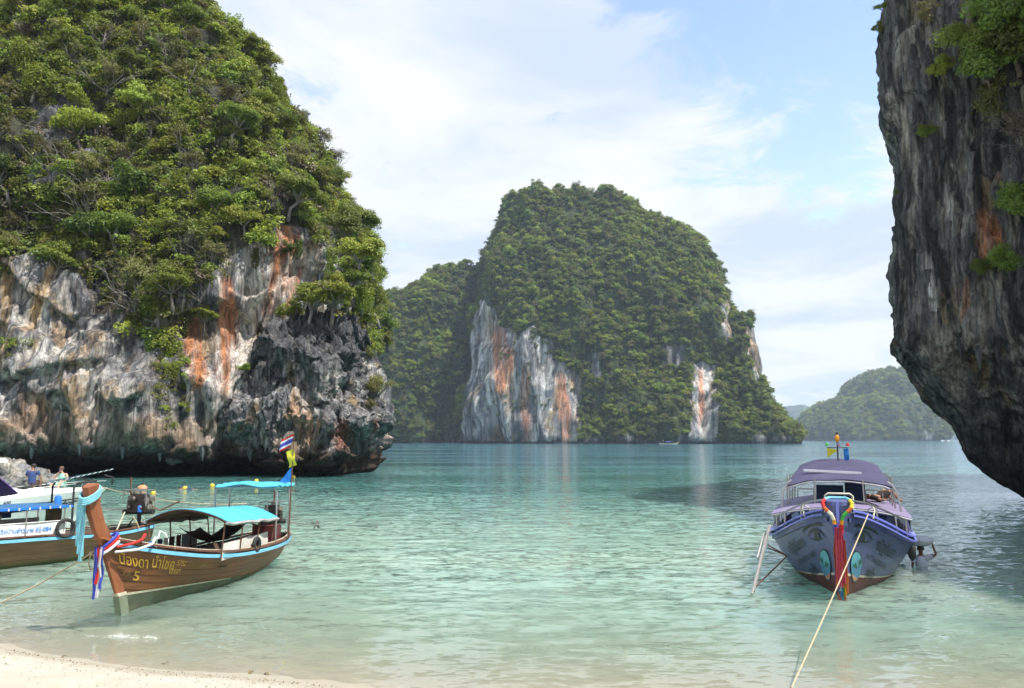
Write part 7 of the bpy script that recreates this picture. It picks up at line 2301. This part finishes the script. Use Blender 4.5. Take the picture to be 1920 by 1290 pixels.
# ------------------------------------------------------------------ rocks at the cliff foot, hanging line, foam, beach litter
def boulder(name, label, c, r, seed, mat=None):
    P = []
    for th in np.linspace(0, math.pi, 22):
        row = []
        for ph in np.linspace(0, 2 * math.pi, 37):
            n_ = np.array((math.sin(th) * math.cos(ph), math.sin(th) * math.sin(ph), math.cos(th)))
            k = 1 + .35 * float(fbm(n_[0] * 1.7 + seed, n_[1] * 1.7, n_[2] * 1.7, 4, .6))
            row.append(Vector((n_[0] * r[0], n_[1] * r[1], n_[2] * r[2])) * k)
        P.append(row)
    mb = MB().grid(P)
    me_ = mesh_from(name, mb.v, mb.f, True)
    V_ = np.array([tuple(v) for v in mb.v]) + np.array(c)
    color_attr(me_, 'tint', lerp3(np.tile(np.array((.34, .31, .26)), (len(V_), 1)), np.tile(GREY, (len(V_), 1)), sstep(-.2, .4, fbm(V_[:, 0], V_[:, 1], V_[:, 2], 3))))
    o = link(name, me_, mat or ROCK); o.location = c
    return tag(o, label, 'rock', 'rocks at the cliff foot')


q = at(22, 905, 66)
boulder('boulder', 'pale rough boulder behind the speedboat, left of the seated person', (q.x, 66, 0.3), (2.6, 2.0, 1.75), 1.0)
q = at(78, 908, 66)
boulder('boulder', 'pale boulder behind the speedboat, between the two people', (q.x, 66, 0.1), (1.6, 1.5, 1.35), 5.0)
q = at(318, 864, 84)
boulder('boulder', 'small pale knob of rock jutting from the dark cliff notch', (q.x, 85.2, q.z), (.75, 1.2, .38), 9.0)
lit_rs = np.random.RandomState(3)
# foam of the little breaker
fv, ff = [], []
def fleck(p, r):
    b = len(fv)
    a = lit_rs.uniform(0, 6.28)
    for dx, dy, dz in ((1, 0, 0), (-.5, .85, 0), (-.5, -.85, 0), (0, 0, .9), (0, 0, -.4)):
        ca, sa = math.cos(a), math.sin(a)
        fv.append((p[0] + r * (dx * ca - dy * sa), p[1] + r * (dx * sa + dy * ca), p[2] + r * dz))
    ff.extend([(b, b + 1, b + 3), (b + 1, b + 2, b + 3), (b + 2, b, b + 3), (b + 1, b, b + 4), (b + 2, b + 1, b + 4), (b, b + 2, b + 4)])
A, B_ = onz(196, 1194), onz(300, 1200)
for i in range(620):
    t = lit_rs.beta(1.6, 1.8)
    p = A.lerp(B_, t) + Vector((0, .05 * math.sin(t * 9), 0))
    if perlin(p.x * 5.0, 1.0, 3.0) < -0.25: continue
    hgt = 0.045 * math.sin(math.pi * t) ** .7
    w_ = lit_rs.normal() * 0.035
    fleck((p.x + lit_rs.normal() * .02, p.y + w_, 0.01 + abs(lit_rs.normal()) * hgt * math.exp(-abs(w_) * 8)), lit_rs.uniform(.0025, .0085))
C0 = [onz(60, 1181), onz(196, 1194), onz(300, 1200), onz(420, 1216), onz(540, 1222)]
for i in range(700):
    t = lit_rs.rand() * 4; k = min(int(t), 3)
    p = C0[k].lerp(C0[k + 1], t - k)
    if perlin(p.x * 2.2, p.y * 0.5, 3.0) < 0.08: continue
    fleck((p.x + lit_rs.normal() * .03, p.y + lit_rs.normal() * .05 + .05 * math.sin(p.x * 4), 0.004), lit_rs.uniform(.002, .006))
foam = link('foam', mesh_from('foam', fv, ff), simple('sea_foam', (.80, .82, .82), .5, var=.05))
tag(foam, 'white foam of a small wave breaking on the beach', kind='stuff')
# bits of shell, leaf and coral on the sand
fv, ff = [], []
for i in range(1500):
    x = lit_rs.uniform(-11, 1.5)
    y = float(shore_y(x)) - 0.25 - abs(lit_rs.normal()) * .9
    if lit_rs.rand() < .35: y = float(shore_y(x)) - .32 + lit_rs.normal() * .07
    fleck((x, y, float(ground_z(x, y)) + .003), lit_rs.uniform(.004, .014) * (2.2 if lit_rs.rand() < .04 else 1))
lit = link('beach_litter', mesh_from('beach_litter', fv, ff), simple('shell_and_leaf_bits', (.20, .15, .09), .8, var=.7, vscale=3))
tag(lit, 'scattered bits of shell, coral and leaf on the sand', kind='stuff')
for i, (px, py, r, lb) in enumerate([(310, 1235, .045, 'largest brown leaf scrap on the sand near the water\'s edge'), (470, 1257, .05, 'brown leaf scrap on the sand right of the splash'), (500, 1259, .04, 'yellowish leaf scrap beside the right-hand brown one'), (118, 1230, .04, 'greenish leaf scrap on the sand at left')]):
    q = onz(px, py, .05)
    z_ = float(ground_z(q.x, q.y))
    P = [[(r * (u * 1.6), r * v * (1 - u * u * .9), .018 + .02 * math.sin(3 * u + i) + .012 * v * v) for v in (-.6, 0, .6)] for u in np.linspace(-1, 1, 7)]
    o = MB().sheet(P, .003).build('leaf_scrap', simple('dead_leaf', (.14, .09, .04) if i % 3 == 0 else (.17, .13, .05), .8, var=.3), None, True)
    o.location = (q.x, q.y, z_); o.rotation_euler = (0, 0, i * 1.3)
    tag(o, lb, 'leaf', 'leaf scraps on the sand')
